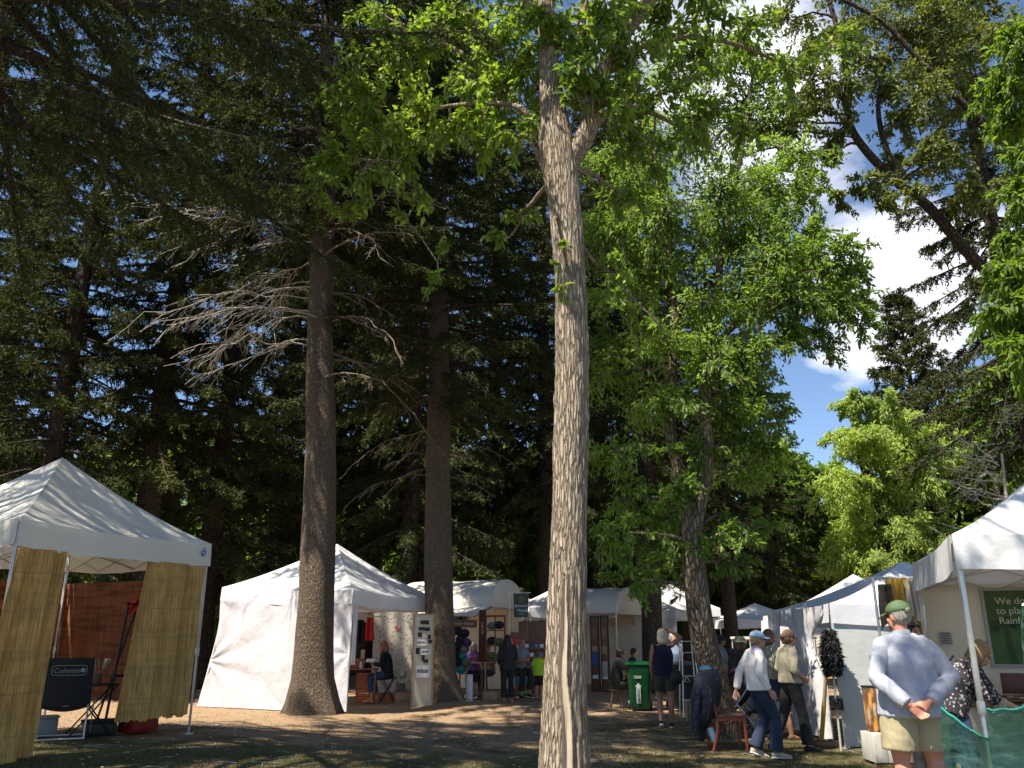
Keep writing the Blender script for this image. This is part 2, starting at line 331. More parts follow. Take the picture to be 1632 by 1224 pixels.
# ================================================================ spruces
def spruce_parts(seed, H, Rb, z0, rt, mat, nb=210, den=1.0, bl=.11, bw=.034, bark=None, top=1.0, droop=.33, zmax=None, kbm=1.0, zfine=99):
    rs = np.random.RandomState(seed); rd = random.Random(seed)
    root = bpy.data.objects.new('t', None)
    # trunk
    nz = 60; zs = np.linspace(-.15, H, nz) ; wob = fbm(np.stack([zs * .25, zs * 0 + seed, zs * 0], -1), 2) * .5
    mb = MB(); n = 22; th = np.linspace(0, 2 * np.pi, n, endpoint=False)
    V = []
    for i, z in enumerate(zs):
        r = rt * (1 - max(z, 0) / H) ** .85 + .02 + rt * .75 * math.exp(-max(z, 0) / .38)
        rr = r * (1 + .20 * fbm(np.stack([np.cos(th) * 2, np.sin(th) * 2, th * 0 + z * 1.3], -1), 3) + (.18 * np.sin(th * 5 + seed) * math.exp(-max(z, 0) / .45)))
        V.append(np.stack([np.cos(th) * rr + wob[i] * .4, np.sin(th) * rr, th * 0 + z], -1))
    V = np.vstack(V); i = np.arange(nz - 1)[:, None] * n; j = np.arange(n)[None]; j2 = (j + 1) % n
    mb.add(V, np.stack([i + j, i + j2, i + n + j2, i + n + j], -1).reshape(-1, 4))
    br = MB(); O = []; D = []; L = []; WW = []; wq = []
    for b in range(nb):
        f = (b + rd.random()) / nb
        f = f ** 1.0; z = z0 + (H - z0) * f * .985
        if zmax and z > zmax: continue
        a = b * 2.39996 + rd.uniform(-.4, .4)
        frac = (z - z0) / (H - z0)
        ln = Rb * (1 - frac) ** .8 * (.55 + .45 * min(1, frac / .06)) * rd.uniform(.65, 1.15) + .25
        up = .05 + .45 * frac + rd.uniform(-.12, .12)
        ca, sa = math.cos(a), math.sin(a); m_ = 9; s = np.linspace(0, 1, m_)
        dr = droop * (1 - frac) * rd.uniform(.7, 1.3)
        hor = ln * s; ver = ln * (up * s - dr * 1.9 * s ** 1.6 + .32 * dr * 2 * s ** 3.2)
        kx = rd.uniform(-.12, .12) * ln * s ** 2
        pts = np.stack([ca * hor - sa * kx, sa * hor + ca * kx, z + ver], -1)
        br.tube(pts, np.linspace(.012 + .013 * ln, .006, m_), 5, cap=False)
        # secondary twigs
        ns = int((7 + ln * 8.5) * den)
        t = rs.uniform(.10, 1, ns) ** .8; sg = rs.choice([-1, 1], ns)
        idx = t * (m_ - 1); i0 = np.clip(idx.astype(int), 0, m_ - 2); fr = (idx - i0)[:, None]
        base = pts[i0] * (1 - fr) + pts[i0 + 1] * fr; tan = pts[i0 + 1] - pts[i0]; tan /= np.linalg.norm(tan, axis=1)[:, None]
        side = np.cross(tan, (0, 0, 1)); side /= np.linalg.norm(side, axis=1)[:, None] + 1e-9
        tl = (.22 + .30 * ln * .35 * (1.15 - t)) * rs.uniform(.6, 1.3, ns)
        hang = rs.uniform(.15, 1.0, ns)
        td = tan * rs.uniform(.4, .9, ns)[:, None] + side * (sg * rs.uniform(.35, 1, ns))[:, None] + np.array([0, 0, -1.0]) * hang[:, None]
        td /= np.linalg.norm(td, axis=1)[:, None]
        kq = 1.0 if z < zfine else .38; kb = int((11 * den if den < 1.6 else 16) * kbm * kq); wq.append(1.0 if z < zfine else 2.2)
        u = np.linspace(.0, 1, kb)[None, :] + rs.uniform(-.05, .05, (ns, kb))
        pos = base[:, None] + td[:, None] * (tl[:, None] * u)[..., None]; pos[..., 2] -= .25 * (tl[:, None] * u ** 2) * .8
        bd = td[:, None] * .75 + rs.normal(size=(ns, kb, 3)) * .55
        O.append(pos.reshape(-1, 3)); D.append(bd.reshape(-1, 3)); L.append((bl * (1 if z < zfine else 1.5) * rs.uniform(.6, 1.35, (ns, kb)) * (1.15 - .4 * u)).ravel()); WW.append(np.full(ns * kb, 1.0 if z < zfine else 2.0))
    O = np.vstack(O); D = np.vstack(D); L = np.concatenate(L); N = rnd_unit(rs, len(O)) * .8 + np.array([0, 0, .6])
    V, fc = scatter(BLADE, O, D, N, L, np.concatenate(WW) * bw * rs.uniform(.7, 1.3, len(O)))
    t = mb.build('trunk', bark or m_bark_dark); b_ = br.build('branches', m_bark_dark); c = mesh_np('crown', V, fc, mat)
    return [t, b_, c]
def tree_from(parts, loc, label, group=None, name='spruce_tree', sc=1.0, rz=0.0, cat='tree', first=False, tilt=(0, 0)):
    r = thing(name, loc, label, cat, group, rz); r.scale = (sc, sc, sc); r.rotation_euler = (tilt[0], tilt[1], rz)
    for p in parts:
        o = p if first else p.copy()
        if not first: C.objects.link(o)
        o.parent = r
    return r
protoA = spruce_parts(11, 26, 4.3, 2.4, .34, m_needle, nb=230, den=1.2, bl=.15, bw=.034, droop=.40, kbm=1.7)
protoB = spruce_parts(23, 25, 4.0, 3.0, .30, m_needle_b, nb=220, den=1.2, bl=.15, bw=.034, droop=.40, kbm=1.7)
protoC = spruce_parts(37, 27, 4.2, 6.2, .38, m_needle, nb=220, den=1.2, bl=.15, bw=.034, droop=.48, kbm=1.7)
spr = [  # px, distance, prototype, scale, label
    (40, 22, 0, .95), (210, 24, 2, 1.0), (322, 27, 0, 1.05), (432, 33, 1, 1.1), (585, 36, 2, 1.1), (648, 29, 1, 1.05), (785, 34, 2, 1.0),
    (872, 33, 2, 1.0), (962, 37, 2, 1.1), (1042, 25, 2, .8), (1166, 27.5, 2, .62), (1240, 38, 1, .7), (-70, 30, 2, 1.0), (-190, 23, 0, 1.05), (505, 33, 2, 1.1), (1005, 40, 2, 1.1), (1100, 34, 2, .75)]
used = set(); protos = [protoA, protoB, protoC]
for i, (px, d, k, sc) in enumerate(spr):
    g = G(px, d)
    lab = {1042: 'dark straight trunked spruce behind the white haired woman and green bin', 1166: 'spruce with bare lower trunk behind the couple with the stroller', 210: 'dark spruce with trunk rising above the reed blind tent roof',
           40: 'dark spruce rising just over the left half of the reed blind tent roof', 322: 'dark spruce rising over the gap between the two left hand tents', 118: 'farther spruce seen above the peak of the reed blind tent', 432: 'dark spruce over the long side wall of the white tent',
           505: 'farther spruce hidden mostly by the rough trunk with dead branches', 585: 'far spruce between the two nearer rough spruce trunks', 785: 'far spruce above the barrel roofed hat booth', 872: 'dark spruce close behind the left side of the foremost pale trunk', 962: 'far spruce just right of the foremost pale trunk',
           1005: 'farthest spruce above the scalloped tent', 1100: 'dark spruce directly behind the forked tree', 265: 'farther spruce between two trunks over the reed blind tent corner', -70: 'dark spruce filling the left edge of the view', -190: 'spruce whose boughs enter at the far left edge',
           1240: 'lower spruce against the sky beside the pale yellow green tree', 648: 'spruce with thin trunk behind the open front of the white tent'}.get(px, 'tall dark spruce in the conifer wall behind the market tents')
    tree_from(protos[k], g, lab, 'spruces in the conifer wall behind the tents', sc=sc, rz=i * 1.7, first=(k not in used)); used.add(k)
# near spruce, top left, overhanging
pa = spruce_parts(51, 25, 6.2, 7.1, .40, m_needle_b, nb=215, den=2.1, bl=.075, bw=.018, kbm=2.3, zfine=13, bark=m_bark_spruce, droop=.30)
tree_from(pa, (-6.5, 8.2, .1), 'big spruce with drooping grey green boughs overhanging the reed blind tent', first=True)
# spruce 1 : pale dead lower branches
g1 = G(506, 17.3)
ps = spruce_parts(62, 25, 4.4, 10.2, .37, m_needle, nb=190, den=1.6, bl=.13, bw=.034, kbm=1.3, bark=m_bark_spruce)
t1 = tree_from(ps, g1, 'spruce with rough brown trunk and pale bare dead branches before the white tent', first=True, rz=.0, tilt=(0, R(-2.6)))
g2 = G(706, 20.6)
ps = spruce_parts(71, 25, 4.4, 7.2, .36, m_needle, nb=210, den=1.5, bl=.13, bw=.034, kbm=1.6, bark=m_bark_spruce)
t2 = tree_from(ps, g2, 'dark spruce with flared base beside the photo panel at tent corner', first=True, rz=0, tilt=(0, R(-1.8)))
def dead_branches(root, seed, z0, z1, n, amin, amax, lmin, lmax, name='dead_branches', mat=None, droop=.35, r0=.028):
    rd = random.Random(seed); mb = MB(); Mi = root.matrix_basis.inverted()
    for i in range(n):
        z = z0 + (z1 - z0) * (i + rd.random()) / n; a = rd.uniform(amin, amax); ln = rd.uniform(lmin, lmax)
        s = np.linspace(0, 1, 12); ca, sa = math.cos(a), math.sin(a); up = rd.uniform(.05, .35); dr = droop * rd.uniform(.7, 1.4)
        wv = np.cumsum([rd.gauss(0, .032) for _ in s]) * ln
        pts = np.stack([ca * ln * s - sa * wv, sa * ln * s + ca * wv, z + ln * (up * s - dr * s ** 2 * 1.6) + wv * .4], -1)
        mb.tube(pts, np.linspace(r0 * rd.uniform(.7, 1.2), .006, 12), 6)
        for k in range(int(5 + ln * 2.6)):
            t = rd.uniform(.2, .97); j = min(10, int(t * 11)); b = pts[j] + (pts[j + 1] - pts[j]) * (t * 11 - j)
            tn = pts[j + 1] - pts[j]; tn /= np.linalg.norm(tn); sd = np.cross(tn, (0, 0, 1)) * rd.choice((-1, 1))
            l2 = rd.uniform(.25, 1.15) * (1.2 - t) * ln * .33; dd = tn * rd.uniform(.45, .95) + sd * rd.uniform(.1, .95) + np.array([0, 0, rd.uniform(-.55, .15)])
            ss = np.linspace(0, 1, 5)[:, None]; p2 = b + dd * l2 * ss + np.array([0, 0, -.3]) * l2 * ss ** 2
            p2[1:] += np.array([[rd.gauss(0, .05) for _ in range(3)] for _ in range(4)]) * l2; mb.tube(p2, np.linspace(.008, .0035, 5), 4, cap=False)
            for q in range(2):
                b3 = p2[rd.choice((1, 2, 3))]; l3 = l2 * rd.uniform(.25, .5)
                d3 = dd + np.array([rd.gauss(0, .5), rd.gauss(0, .5), rd.uniform(-.7, .2)])
                mb.tube([b3, b3 + d3 * l3 * .5, b3 + d3 * l3 + np.array([0, 0, -.1 * l3])], [.006, .005, .004], 4, cap=False)
    return mb.build(name, mat or m_dead, root)
dead_branches(t1, 3, 7.6, 10.9, 15, R(145), R(215), 2.4, 4.8, r0=.018, droop=.22)
dead_branches(t1, 4, 6.8, 12.0, 14, R(-60), R(60), 1.6, 3.4, mat=m_twig, r0=.024)  # right-hand dead branches: shade put into a darker wood colour
dead_branches(t1, 14, 10.0, 14.5, 9, R(150), R(215), 1.5, 3.0, r0=.022)
dead_branches(t2, 5, 5.2, 11, 18, R(130), R(240), 1.2, 2.8, mat=m_twig, r0=.018)
dead_branches(t2, 6, 5.0, 10, 10, R(-50), R(50), .8, 2.2, mat=m_twig, r0=.02)
# far lone spruce and right edge spruce
pf = spruce_parts(83, 17.2, 4.2, 2.0, .25, m_needle, nb=190, den=1.3, bl=.22, bw=.05, kbm=1.0, droop=.22)
tree_from(pf, G(1510, 36), 'far pointed spruce standing alone against the white cloud', first=True)
pr = spruce_parts(91, 22, 3.1, 6.0, .30, m_needle_b, nb=170, den=1.5, bl=.13, bw=.034, droop=.45, kbm=1.4)
tree_from(pr, G(1705, 20), 'dark hanging spruce at the right edge behind the bright leaves', first=True)

# ================================================================ broadleaf trees
def broad_parts(seed, limbs, clumps, leafmat, leaf=.09, lw=.42, per=90, shape=LEAF4, bark=None, twl=1.0, trunk=None, droop=.35, upn=1.0, twigs=14, twr=.006):
    """limbs: list of (points, r0, r1); clumps: (centre, radius, weight)"""
    rs = np.random.RandomState(seed); rd = random.Random(seed)
    lb = MB(); tw = lb; sk = []
    for pts, r0, r1 in limbs:
        pts = [Vector(p) for p in pts]; m = len(pts); fine = []
        for i in range(m - 1):
            p0 = pts[max(0, i - 1)]; p1 = pts[i]; p2 = pts[i + 1]; p3 = pts[min(m - 1, i + 2)]
            for k in range(5):
                t = k / 5; fine.append(.5 * ((2 * p1) + (-p0 + p2) * t + (2 * p0 - 5 * p1 + 4 * p2 - p3) * t * t + (-p0 + 3 * p1 - 3 * p2 + p3) * t ** 3))
        fine.append(pts[-1]); k = len(fine); rr = np.linspace(r0, r1, k)
        lb.tube(fine, rr, 14)
        for p, r in zip(fine[1:], rr[1:]): sk.append((np.array(p), r))
    sp = np.array([s[0] for s in sk]); sr = np.array([s[1] for s in sk])
    O = []; D = []; L = []
    for c, r, wt in clumps:
        c = np.array(c, float)
        # nearest skeleton point, preferring ones below
        dd = np.linalg.norm(sp - c, axis=1) + .6 * np.maximum(0, sp[:, 2] - c[2]); j = int(np.argmin(dd)); a = sp[j]
        ln = np.linalg.norm(c - a); s = np.linspace(0, 1, 8)[:, None]
        mid = (a + c) / 2 + np.array([rd.gauss(0, .1), rd.gauss(0, .1), .12]) * ln
        cv = (1 - s) ** 2 * a + 2 * s * (1 - s) * mid + s ** 2 * c
        cv[1:-1] += rs.normal(size=(6, 3)) * .025 * ln
        lb.tube(cv, np.linspace(min(sr[j] * .55, .012 + .016 * ln), .010, 8), 7)
        nt_ = max(4, int(twigs * wt))
        for k in range(nt_):
            b = cv[rd.choice((4, 5, 6, 7, 7))]; u = rnd_unit(rs, 1)[0]; u[2] = u[2] * .75 + .12
            tl = r * rd.uniform(.5, 1.15) * twl; ss = np.linspace(0, 1, 6)[:, None]
            cur = b + u * tl * ss + np.array([0, 0, -droop]) * tl * ss ** 2 + np.cumsum(rs.normal(size=(6, 3)) * .035 * tl, axis=0)
            tw.tube(cur, np.linspace(twr * 1.6, twr * .6, 6), 4, cap=False)
            npl = max(3, int(per * wt / nt_ * rd.uniform(.6, 1.4))); t = rs.uniform(.18, 1.02, npl) * 5; i0 = np.clip(t.astype(int), 0, 4); fr = (t - i0)[:, None]
            pos = cur[i0] * (1 - fr) + cur[i0 + 1] * fr; pos = pos + rs.normal(size=pos.shape) * .07 * r
            dr = (cur[i0 + 1] - cur[i0]); dr /= np.linalg.norm(dr, axis=1)[:, None] + 1e-9
            dr = dr * .6 + rs.normal(size=dr.shape) * .6 + np.array([0, 0, -droop])
            O.append(pos); D.append(dr); L.append(leaf * rs.uniform(.55, 1.25, npl))
    O = np.vstack(O); D = np.vstack(D); L = np.concatenate(L)
    N = rs.normal(size=O.shape) * .55 + np.array([0, 0, upn])
    V, fc = scatter(shape, O, D, N, L, L * lw * 1.0)
    out = []
    if trunk: out += trunk
    out.append(lb.build('branches', bark or m_bark_ash2)); out.append(mesh_np('crown', V, fc, leafmat))
    return out
def world_tree(parts, base, label, name='ash_tree', group=None):
    """parts were made in world coordinates: hang them under an Empty at the base"""
    r = thing(name, base, label, 'tree', group)
    for p in parts: p.parent = r; p.location = (-base[0], -base[1], -base[2])
    return r
def clumps_px(lst, seed=1, jit=0):
    return [(P(px, py, d), r, wt) for px, py, d, r, wt in lst]
# ---- main tree: sculpted trunk
TB = Vector((.46, 7.0, 0))
axis = [P(900, 1224, 7.0), P(903, 1000, 7.0), P(908, 800, 7.0), P(912, 600, 7.0), P(910, 450, 7.0), P(900, 320, 7.0), P(888, 235, 7.0), P(880, 160, 7.02), P(872, 60, 7.05), P(866, -60, 7.1)]
axis[0] = Vector((axis[0].x, 7.0, .75)); TB = Vector((axis[0].x - .01, 7, 0)); axis = [Vector((TB.x, 7, -.1))] + axis
wid = [92, 80, 67, 58, 56, 52, 54, 60, 40, 30, 24]
def trunk_main():
    ax = np.array([tuple(a) for a in axis]); zz = ax[:, 2]; rad = np.array([w_ * .5 / F * (a[1] * math.cos(TH) + (a[2] - 1.5) * math.sin(TH)) for w_, a in zip(wid, ax)])
    nz, n = 620, 150; Z = np.linspace(-.1, zz[-1], nz); X = np.interp(Z, zz, ax[:, 0]); Y = np.interp(Z, zz, ax[:, 1]); Rr = np.interp(Z, zz, rad)
    k = np.ones(31) / 31; pad = lambda a: np.convolve(np.pad(a, 15, 'edge'), k, 'valid'); X, Y, Rr = pad(X), pad(Y), pad(Rr)
    Rr = Rr + .10 * np.exp(-np.maximum(Z, 0) / .22)
    th = np.linspace(0, 2 * np.pi, n, endpoint=False); TT, ZZ = np.meshgrid(th, Z)
    c_, s_ = np.cos(TT), np.sin(TT)
    wz = ZZ + .25 * fbm(np.stack([c_ * 2, s_ * 2, ZZ * .8], -1), 2)
    # ridges: ridged noise, long in z
    q = np.stack([c_ * 5.2, s_ * 5.2, wz * 2.3], -1)
    rid = 1 - np.abs(fbm(q, 3)) * 4.2; q2 = np.stack([c_ * 9 + 7, s_ * 9, wz * 5.5], -1); rid2 = 1 - np.abs(fbm(q2, 2)) * 5
    disp = .010 * np.clip(rid, -1, 1) * -1 + .006 * np.clip(rid2, -1, 1) * -1 + .022 * fbm(np.stack([c_ * 1.4, s_ * 1.4, ZZ * .9], -1), 2) + .004 * fbm(np.stack([c_ * 22, s_ * 22, ZZ * 16], -1), 2)
    # scar groove (facing the path, angle about -95 deg), z .3-2.0
    ac = -1.66 + .16 * np.sin(ZZ * 2.6 + .6) + .04 * np.sin(ZZ * 9); da = (TT - (2 * np.pi + ac)); hw = .21 * np.clip(1 - ((ZZ - 1.0) / 1.02) ** 2, 0, 1) ** .5 + 1e-6
    ing = np.clip(1 - np.abs(da / hw), 0, 1); lip = np.exp(-((np.abs(da) - hw) / .10) ** 2) * (hw > .03)
    disp = disp * (1 - np.minimum(1, ing * 5)) - .034 * np.minimum(1, ing * 1.6) + .020 * lip + ing * .006 * np.sin(TT * 60 + ZZ * 3)
    RR = Rr[:, None] + disp
    V = np.stack([X[:, None] + c_ * RR, Y[:, None] + s_ * RR * .96, ZZ], -1).reshape(-1, 3)
    i = np.arange(nz - 1)[:, None] * n; j = np.arange(n)[None]; j2 = (j + 1) % n
    q = np.stack([i + j, i + j2, i + n + j2, i + n + j], -1).reshape(-1, 4)
    mi = (ing[:-1] > .05).astype(int).ravel()
    return mesh_np('trunk', V, [q], [m_bark_ash, m_scar], smooth=True, midx=mi)
tm = trunk_main()
dM = 7.0
limbsM = [([P(902, 262, 7.0), P(925, 232, 6.98), P(946, 180, 6.95), P(962, 110, 6.9), P(1000, 50, 6.8), P(1050, -30, 6.7)], .115, .035),
          ([P(940, 190, 6.96), P(930, 130, 7.1), P(925, 60, 7.2), P(940, -60, 7.3)], .085, .035),
          ([P(880, 250, 7.0), P(858, 205, 7.1), P(835, 175, 7.2), P(790, 165, 7.4), P(700, 172, 7.7), P(640, 200, 7.9), P(600, 255, 8.0)], .042, .010),
          ([P(882, 300, 7.0), P(850, 225, 7.3), P(820, 160, 7.5), P(760, 100, 7.8), P(690, 60, 8.1), P(620, 30, 8.3)], .045, .012),
          ([P(962, 110, 6.9), P(1030, 70, 7.2), P(1110, 60, 7.6), P(1200, 80, 8.0), P(1290, 130, 8.3)], .05, .012),
          ([P(935, 210, 6.98), P(990, 170, 7.4), P(1060, 190, 7.9), P(1140, 240, 8.3)], .05, .012),
          ([P(868, 40, 7.05), P(800, -40, 7.2), P(700, -110, 7.6)], .06, .02), ([P(1000, 50, 6.8), P(1100, -60, 7.0), P(1250, -130, 7.4)], .06, .02)]
cM = clumps_px([(560, 130, 8.0, .55, 1), (620, 95, 8.1, .6, 1.1), (690, 60, 8.1, .6, 1.1), (740, 130, 7.8, .6, 1.1), (610, 190, 8.0, .5, .8), (680, 190, 7.8, .55, .9), (540, 250, 8.2, .45, .8),
    (500, 300, 8.3, .35, .6), (580, 270, 8.1, .45, .7), (780, 70, 7.7, .6, 1.1), (850, 40, 7.4, .55, 1), (800, 150, 7.5, .5, .8), (640, 260, 8.0, .45, .5), (840, 110, 7.3, .45, .7), (900, 60, 7.1, .45, .8),
    (950, 40, 6.8, .5, 1), (1010, 90, 6.9, .55, 1), (1060, 40, 7.2, .6, 1.1), (1130, 100, 7.6, .6, 1.0), (1050, 150, 7.4, .55, .9), (1110, 190, 8.0, .55, .8), (1000, 20, 6.8, .5, 1), (1180, 40, 7.8, .6, .8),
    (1040, 250, 8.0, .45, .6), (960, 120, 6.8, .35, .5), (690, 330, 8.2, .35, .35), (760, 250, 7.8, .4, .4), (1250, 110, 8.2, .5, .6), (730, 10, 7.9, .6, 1), (1120, -10, 7.4, .6, 1), (1320, 60, 8.4, .5, .5),
    (600, 20, 8.4, .5, .6), (820, -60, 7.3, .8, 1.2), (950, -90, 7.2, .9, 1.2), (1080, -110, 7.1, .9, 1.2), (700, -120, 7.7, .8, 1.2), (1240, -130, 7.6, .8, 1.1),
    (905, 500, 6.6, .13, .12), (700, 440, 8.6, .3, .3), (810, 380, 8.0, .3, .35), (1055, 520, 7.4, .32, .45), (1000, 330, 7.8, .4, .5), (560, 345, 8.6, .28, .3), (870, 20, 6.7, .45, .9), (930, 90, 6.6, .38, .7), (985, 150, 6.7, .4, .7), (820, 210, 7.2, .4, .5), (900, 140, 6.6, .25, .35), (770, 190, 7.5, .45, .6), (720, 220, 7.8, .45, .6), (1010, 210, 7.4, .45, .7), (560, 190, 8.2, .4, .6), (1150, 160, 8.0, .5, .7), (1200, 200, 8.3, .45, .5)])
rk = random.Random(77)
for k in range(44): cM.append(((rk.uniform(-.9, 3.8), rk.uniform(1.8, 6.0), rk.uniform(8.9, 12.0)), .85, .8))  # unseen overhead clumps, added to throw dappled shade on the right-hand side
limbsM.append(([P(940, -60, 7.3), (1.2, 7.0, 9.5), (1.8, 5.0, 11.2)], .07, .03)); limbsM.append(([(1.2, 7.0, 9.5), (2.4, 5.2, 10), (3.4, 3.4, 10.4)], .05, .02)); limbsM.append(([(1.2, 7.0, 9.5), (.6, 5.0, 10), (.2, 2.8, 10.6)], .05, .02))  # limbs added to carry the unseen shading clumps
pm = broad_parts(7, limbsM, cM, m_leaf_ash, leaf=.10, lw=.50, per=480, shape=LEAF8, bark=m_bark_ash, trunk=[tm], twigs=13)
mt = world_tree(pm, TB, 'foremost pale tree with furrowed tan bark and a long trunk scar')
yl = scatter(LEAF8, np.array([P(938, 38, 6.5)[:]]), np.array([(.3, -.3, -.6)]), np.array([(0, -1, .3)]), np.array([.09]), np.array([.045]))
yo = mesh_np('yellow_leaf', yl[0], yl[1], m_leaf_yellow); yo.parent = mt; yo.location = -TB
# ---- forked tree right of centre
B3 = G(1150, 13.3)
limbs3 = [([(B3.x, B3.y, -.1), P(1140, 1090, 13.2), P(1118, 1000, 13.0), P(1106, 900, 12.9), P(1102, 830, 12.9)], .225, .155),
          ([P(1103, 850, 12.9), P(1085, 760, 12.9), P(1068, 690, 13.0), P(1072, 590, 13.1), P(1075, 480, 13.2), P(1060, 370, 13.4), P(1040, 240, 13.6)], .12, .035),
          ([P(1104, 850, 12.9), P(1122, 770, 12.8), P(1128, 700, 12.7), P(1120, 620, 12.8), P(1150, 540, 12.8), P(1215, 490, 12.6), P(1300, 460, 12.4)], .12, .03),
          ([P(1123, 650, 12.8), P(1140, 520, 13.0), P(1150, 400, 13.2), P(1180, 250, 13.5), P(1200, 120, 13.8)], .09, .03),
          ([P(1075, 560, 13.1), P(1010, 470, 13.5), P(960, 400, 13.9)], .05, .015)]
rr3 = random.Random(31); c3 = []
for px, py, r, wt in [(1060, 330, 1.0, 1), (1150, 300, 1.0, 1.2), (1220, 300, .9, 1.2), (1160, 400, 1, 1.3), (1230, 400, 1, 1.4), (1250, 460, .9, 1.3), (1310, 480, .7, 1), (1350, 470, .55, .8), (1370, 520, .45, .6), (1290, 420, .6, .8), (1200, 480, .9, 1),
    (1120, 480, .9, .8), (1040, 430, .9, .8), (990, 350, .9, .8), (970, 470, .8, .7), (1000, 560, .8, .7), (1060, 540, .8, .6), (1140, 570, .8, .7), (1000, 650, .8, .7), (970, 720, .7, .6), (1060, 640, .7, .6), (1180, 660, .7, .9),
    (1240, 720, .55, .9), (1200, 760, .5, .6), (1080, 780, .45, .6), (1110, 720, .5, .5), (1250, 660, .5, .6), (980, 800, .6, .5), (1000, 880, .6, .5), (1040, 830, .6, .5), (1080, 870, .5, .5), (1180, 850, .4, .4),
    (1100, 200, 1.1, 1.2), (1180, 180, 1.1, 1.2), (1020, 220, 1, 1), (1240, 200, .9, .9), (1060, 100, 1.1, 1), (1160, 80, 1.1, 1), (1270, 300, .6, .8), (1320, 300, .4, .4), (950, 260, .9, .8), (1220, 560, .7, .7), (940, 600, .6, .6), (1290, 360, .6, .8), (1340, 400, .5, .6), (1260, 540, .6, .6), (1320, 560, .4, .4), (1280, 240, .7, .7), (1200, 620, .6, .6), (1000, 300, .9, .9), (970, 560, .8, .7), (1290, 180, .7, .7), (1230, 120, .8, .8), (960, 360, .8, .8), (1230, 350, .8, .8), (980, 930, .35, .35), (1040, 900, .4, .35), (1190, 900, .3, .3), (1230, 840, .4, .4), (960, 860, .45, .4), (1380, 430, .35, .5), (1380, 480, .35, .5)]:
    d = 13.2 + rr3.uniform(-1.1, 1.3)
    c3.append((P(px, py, d), r * 1.05, wt * 1.2))
pt = broad_parts(8, limbs3, c3, m_leaf_elm, leaf=.11, lw=.46, per=1250, shape=LEAF4, bark=m_bark_ash2, twigs=26, twr=.008)
world_tree(pt, (B3.x, B3.y, 0), 'leaning forked tree with grey furrowed bark behind the chair and jacket')
# ---- leaning tree at right
B4 = Vector((9.6, 14.5, 0))
limbs4 = [([(9.6, 14.5, -.1), (9.7, 14.5, 2.5), P(1665, 640, 14.4), P(1610, 480, 14.3), P(1540, 400, 14.2), P(1480, 330, 14.0), P(1440, 300, 13.9), P(1380, 240, 13.7), P(1352, 190, 13.6), P(1350, 120, 13.6), P(1330, 30, 13.7), P(1300, -60, 13.8)], .14, .04),
          ([P(1440, 300, 13.9), P(1410, 230, 13.8), P(1400, 160, 13.7), P(1420, 60, 13.7)], .07, .03), ([P(1560, 190, 13.2), P(1520, 150, 13.1), P(1460, 90, 13), P(1400, 30, 12.9), P(1300, -20, 12.8)], .07, .03),
          ([P(1665, 640, 14.4), P(1680, 400, 14), P(1640, 260, 13.6), P(1560, 190, 13.2)], .16, .10), ([P(1665, 640, 14.4), P(1700, 300, 13.0), P(1680, 60, 12.5)], .14, .05)]
c4 = []
for px, py, r, wt in [(1300, 60, .8, .7), (1250, 30, .8, .6), (1340, 130, .7, .55), (1400, 100, .7, .6), (1380, 40, .8, .6), (1460, 60, .9, .8), (1520, 60, .9, .8), (1480, 150, .8, .7), (1440, 190, .6, .5), (1300, 170, .6, .5), (1330, 220, .5, .4),
    (1420, 260, .5, .4), (1340, 320, .35, .35), (1400, 320, .35, .3), (1480, 240, .6, .5), (1540, 160, .8, .7), (1520, 240, .6, .5), (1560, 300, .6, .4), (1500, 20, .9, .8), (1580, 40, .9, .8), (1430, 0, .9, .8), (1350, -20, .9, .8), (1250, 200, .5, .4), (1280, 250, .4, .3), (1350, 60, .8, .8), (1420, 130, .7, .6), (1490, 110, .8, .7), (1540, 90, .8, .8), (1300, 120, .7, .7), (1380, 290, .4, .3), (1450, 300, .4, .3), (1520, 330, .4, .3), (1550, 0, .8, .8), (1560, 220, .7, .6), (1600, 300, .6, .5)]:
    c4.append((P(px, py, 13.6 + rr3.uniform(-.9, .9)), r, wt))
m_leaf_olive = M_leaf('olive_leaves', [(0.095, 0.121, 0.038), (0.135, 0.169, 0.054), (0.189, 0.223, 0.081), (0.115, 0.121, 0.054), (0.081, 0.135, 0.034)], .4, tcol=(1.7, 1.7, .6))
p4 = broad_parts(9, limbs4, c4, m_leaf_olive, leaf=.11, lw=.5, per=1500, shape=LEAF4, bark=m_bark_dark, twigs=22, twr=.006)
world_tree(p4, B4, 'tree with a dark limb leaning left across the clouds at right', name='elm_tree')
# ---- bright hanging leaves at right edge
B5 = Vector((9.2, 11.2, 0))
limbs5 = [([(9.2, 11.2, -.1), (9.1, 11.2, 3), P(1700, 520, 11.0), P(1690, 300, 10.8), P(1680, 60, 10.6)], .17, .06), ([P(1695, 400, 10.9), P(1650, 330, 10.7), P(1620, 420, 10.6)], .05, .02)]
c5 = [(P(px, py, 10.8 + rr3.uniform(-.5, .5)), r, wt) for px, py, r, wt in [(1610, 60, .5, 1), (1595, 130, .5, 1.1), (1615, 190, .5, 1), (1640, 100, .6, 1), (1620, 300, .4, .8), (1615, 380, .42, .9), (1605, 440, .45, 1), (1585, 500, .42, 1), (1610, 560, .42, .9), (1640, 480, .5, 1), (1630, 620, .3, .5), (1640, 240, .4, .8), (1590, 540, .35, .7)]]
p5 = broad_parts(10, limbs5, c5, m_leaf_bright, leaf=.15, lw=.34, per=900, shape=LEAF8, bark=m_bark_dark, twigs=20, droop=.6)
world_tree(p5, B5, 'bright green narrow leaved tree reaching in at the right edge', name='broadleaf_tree')
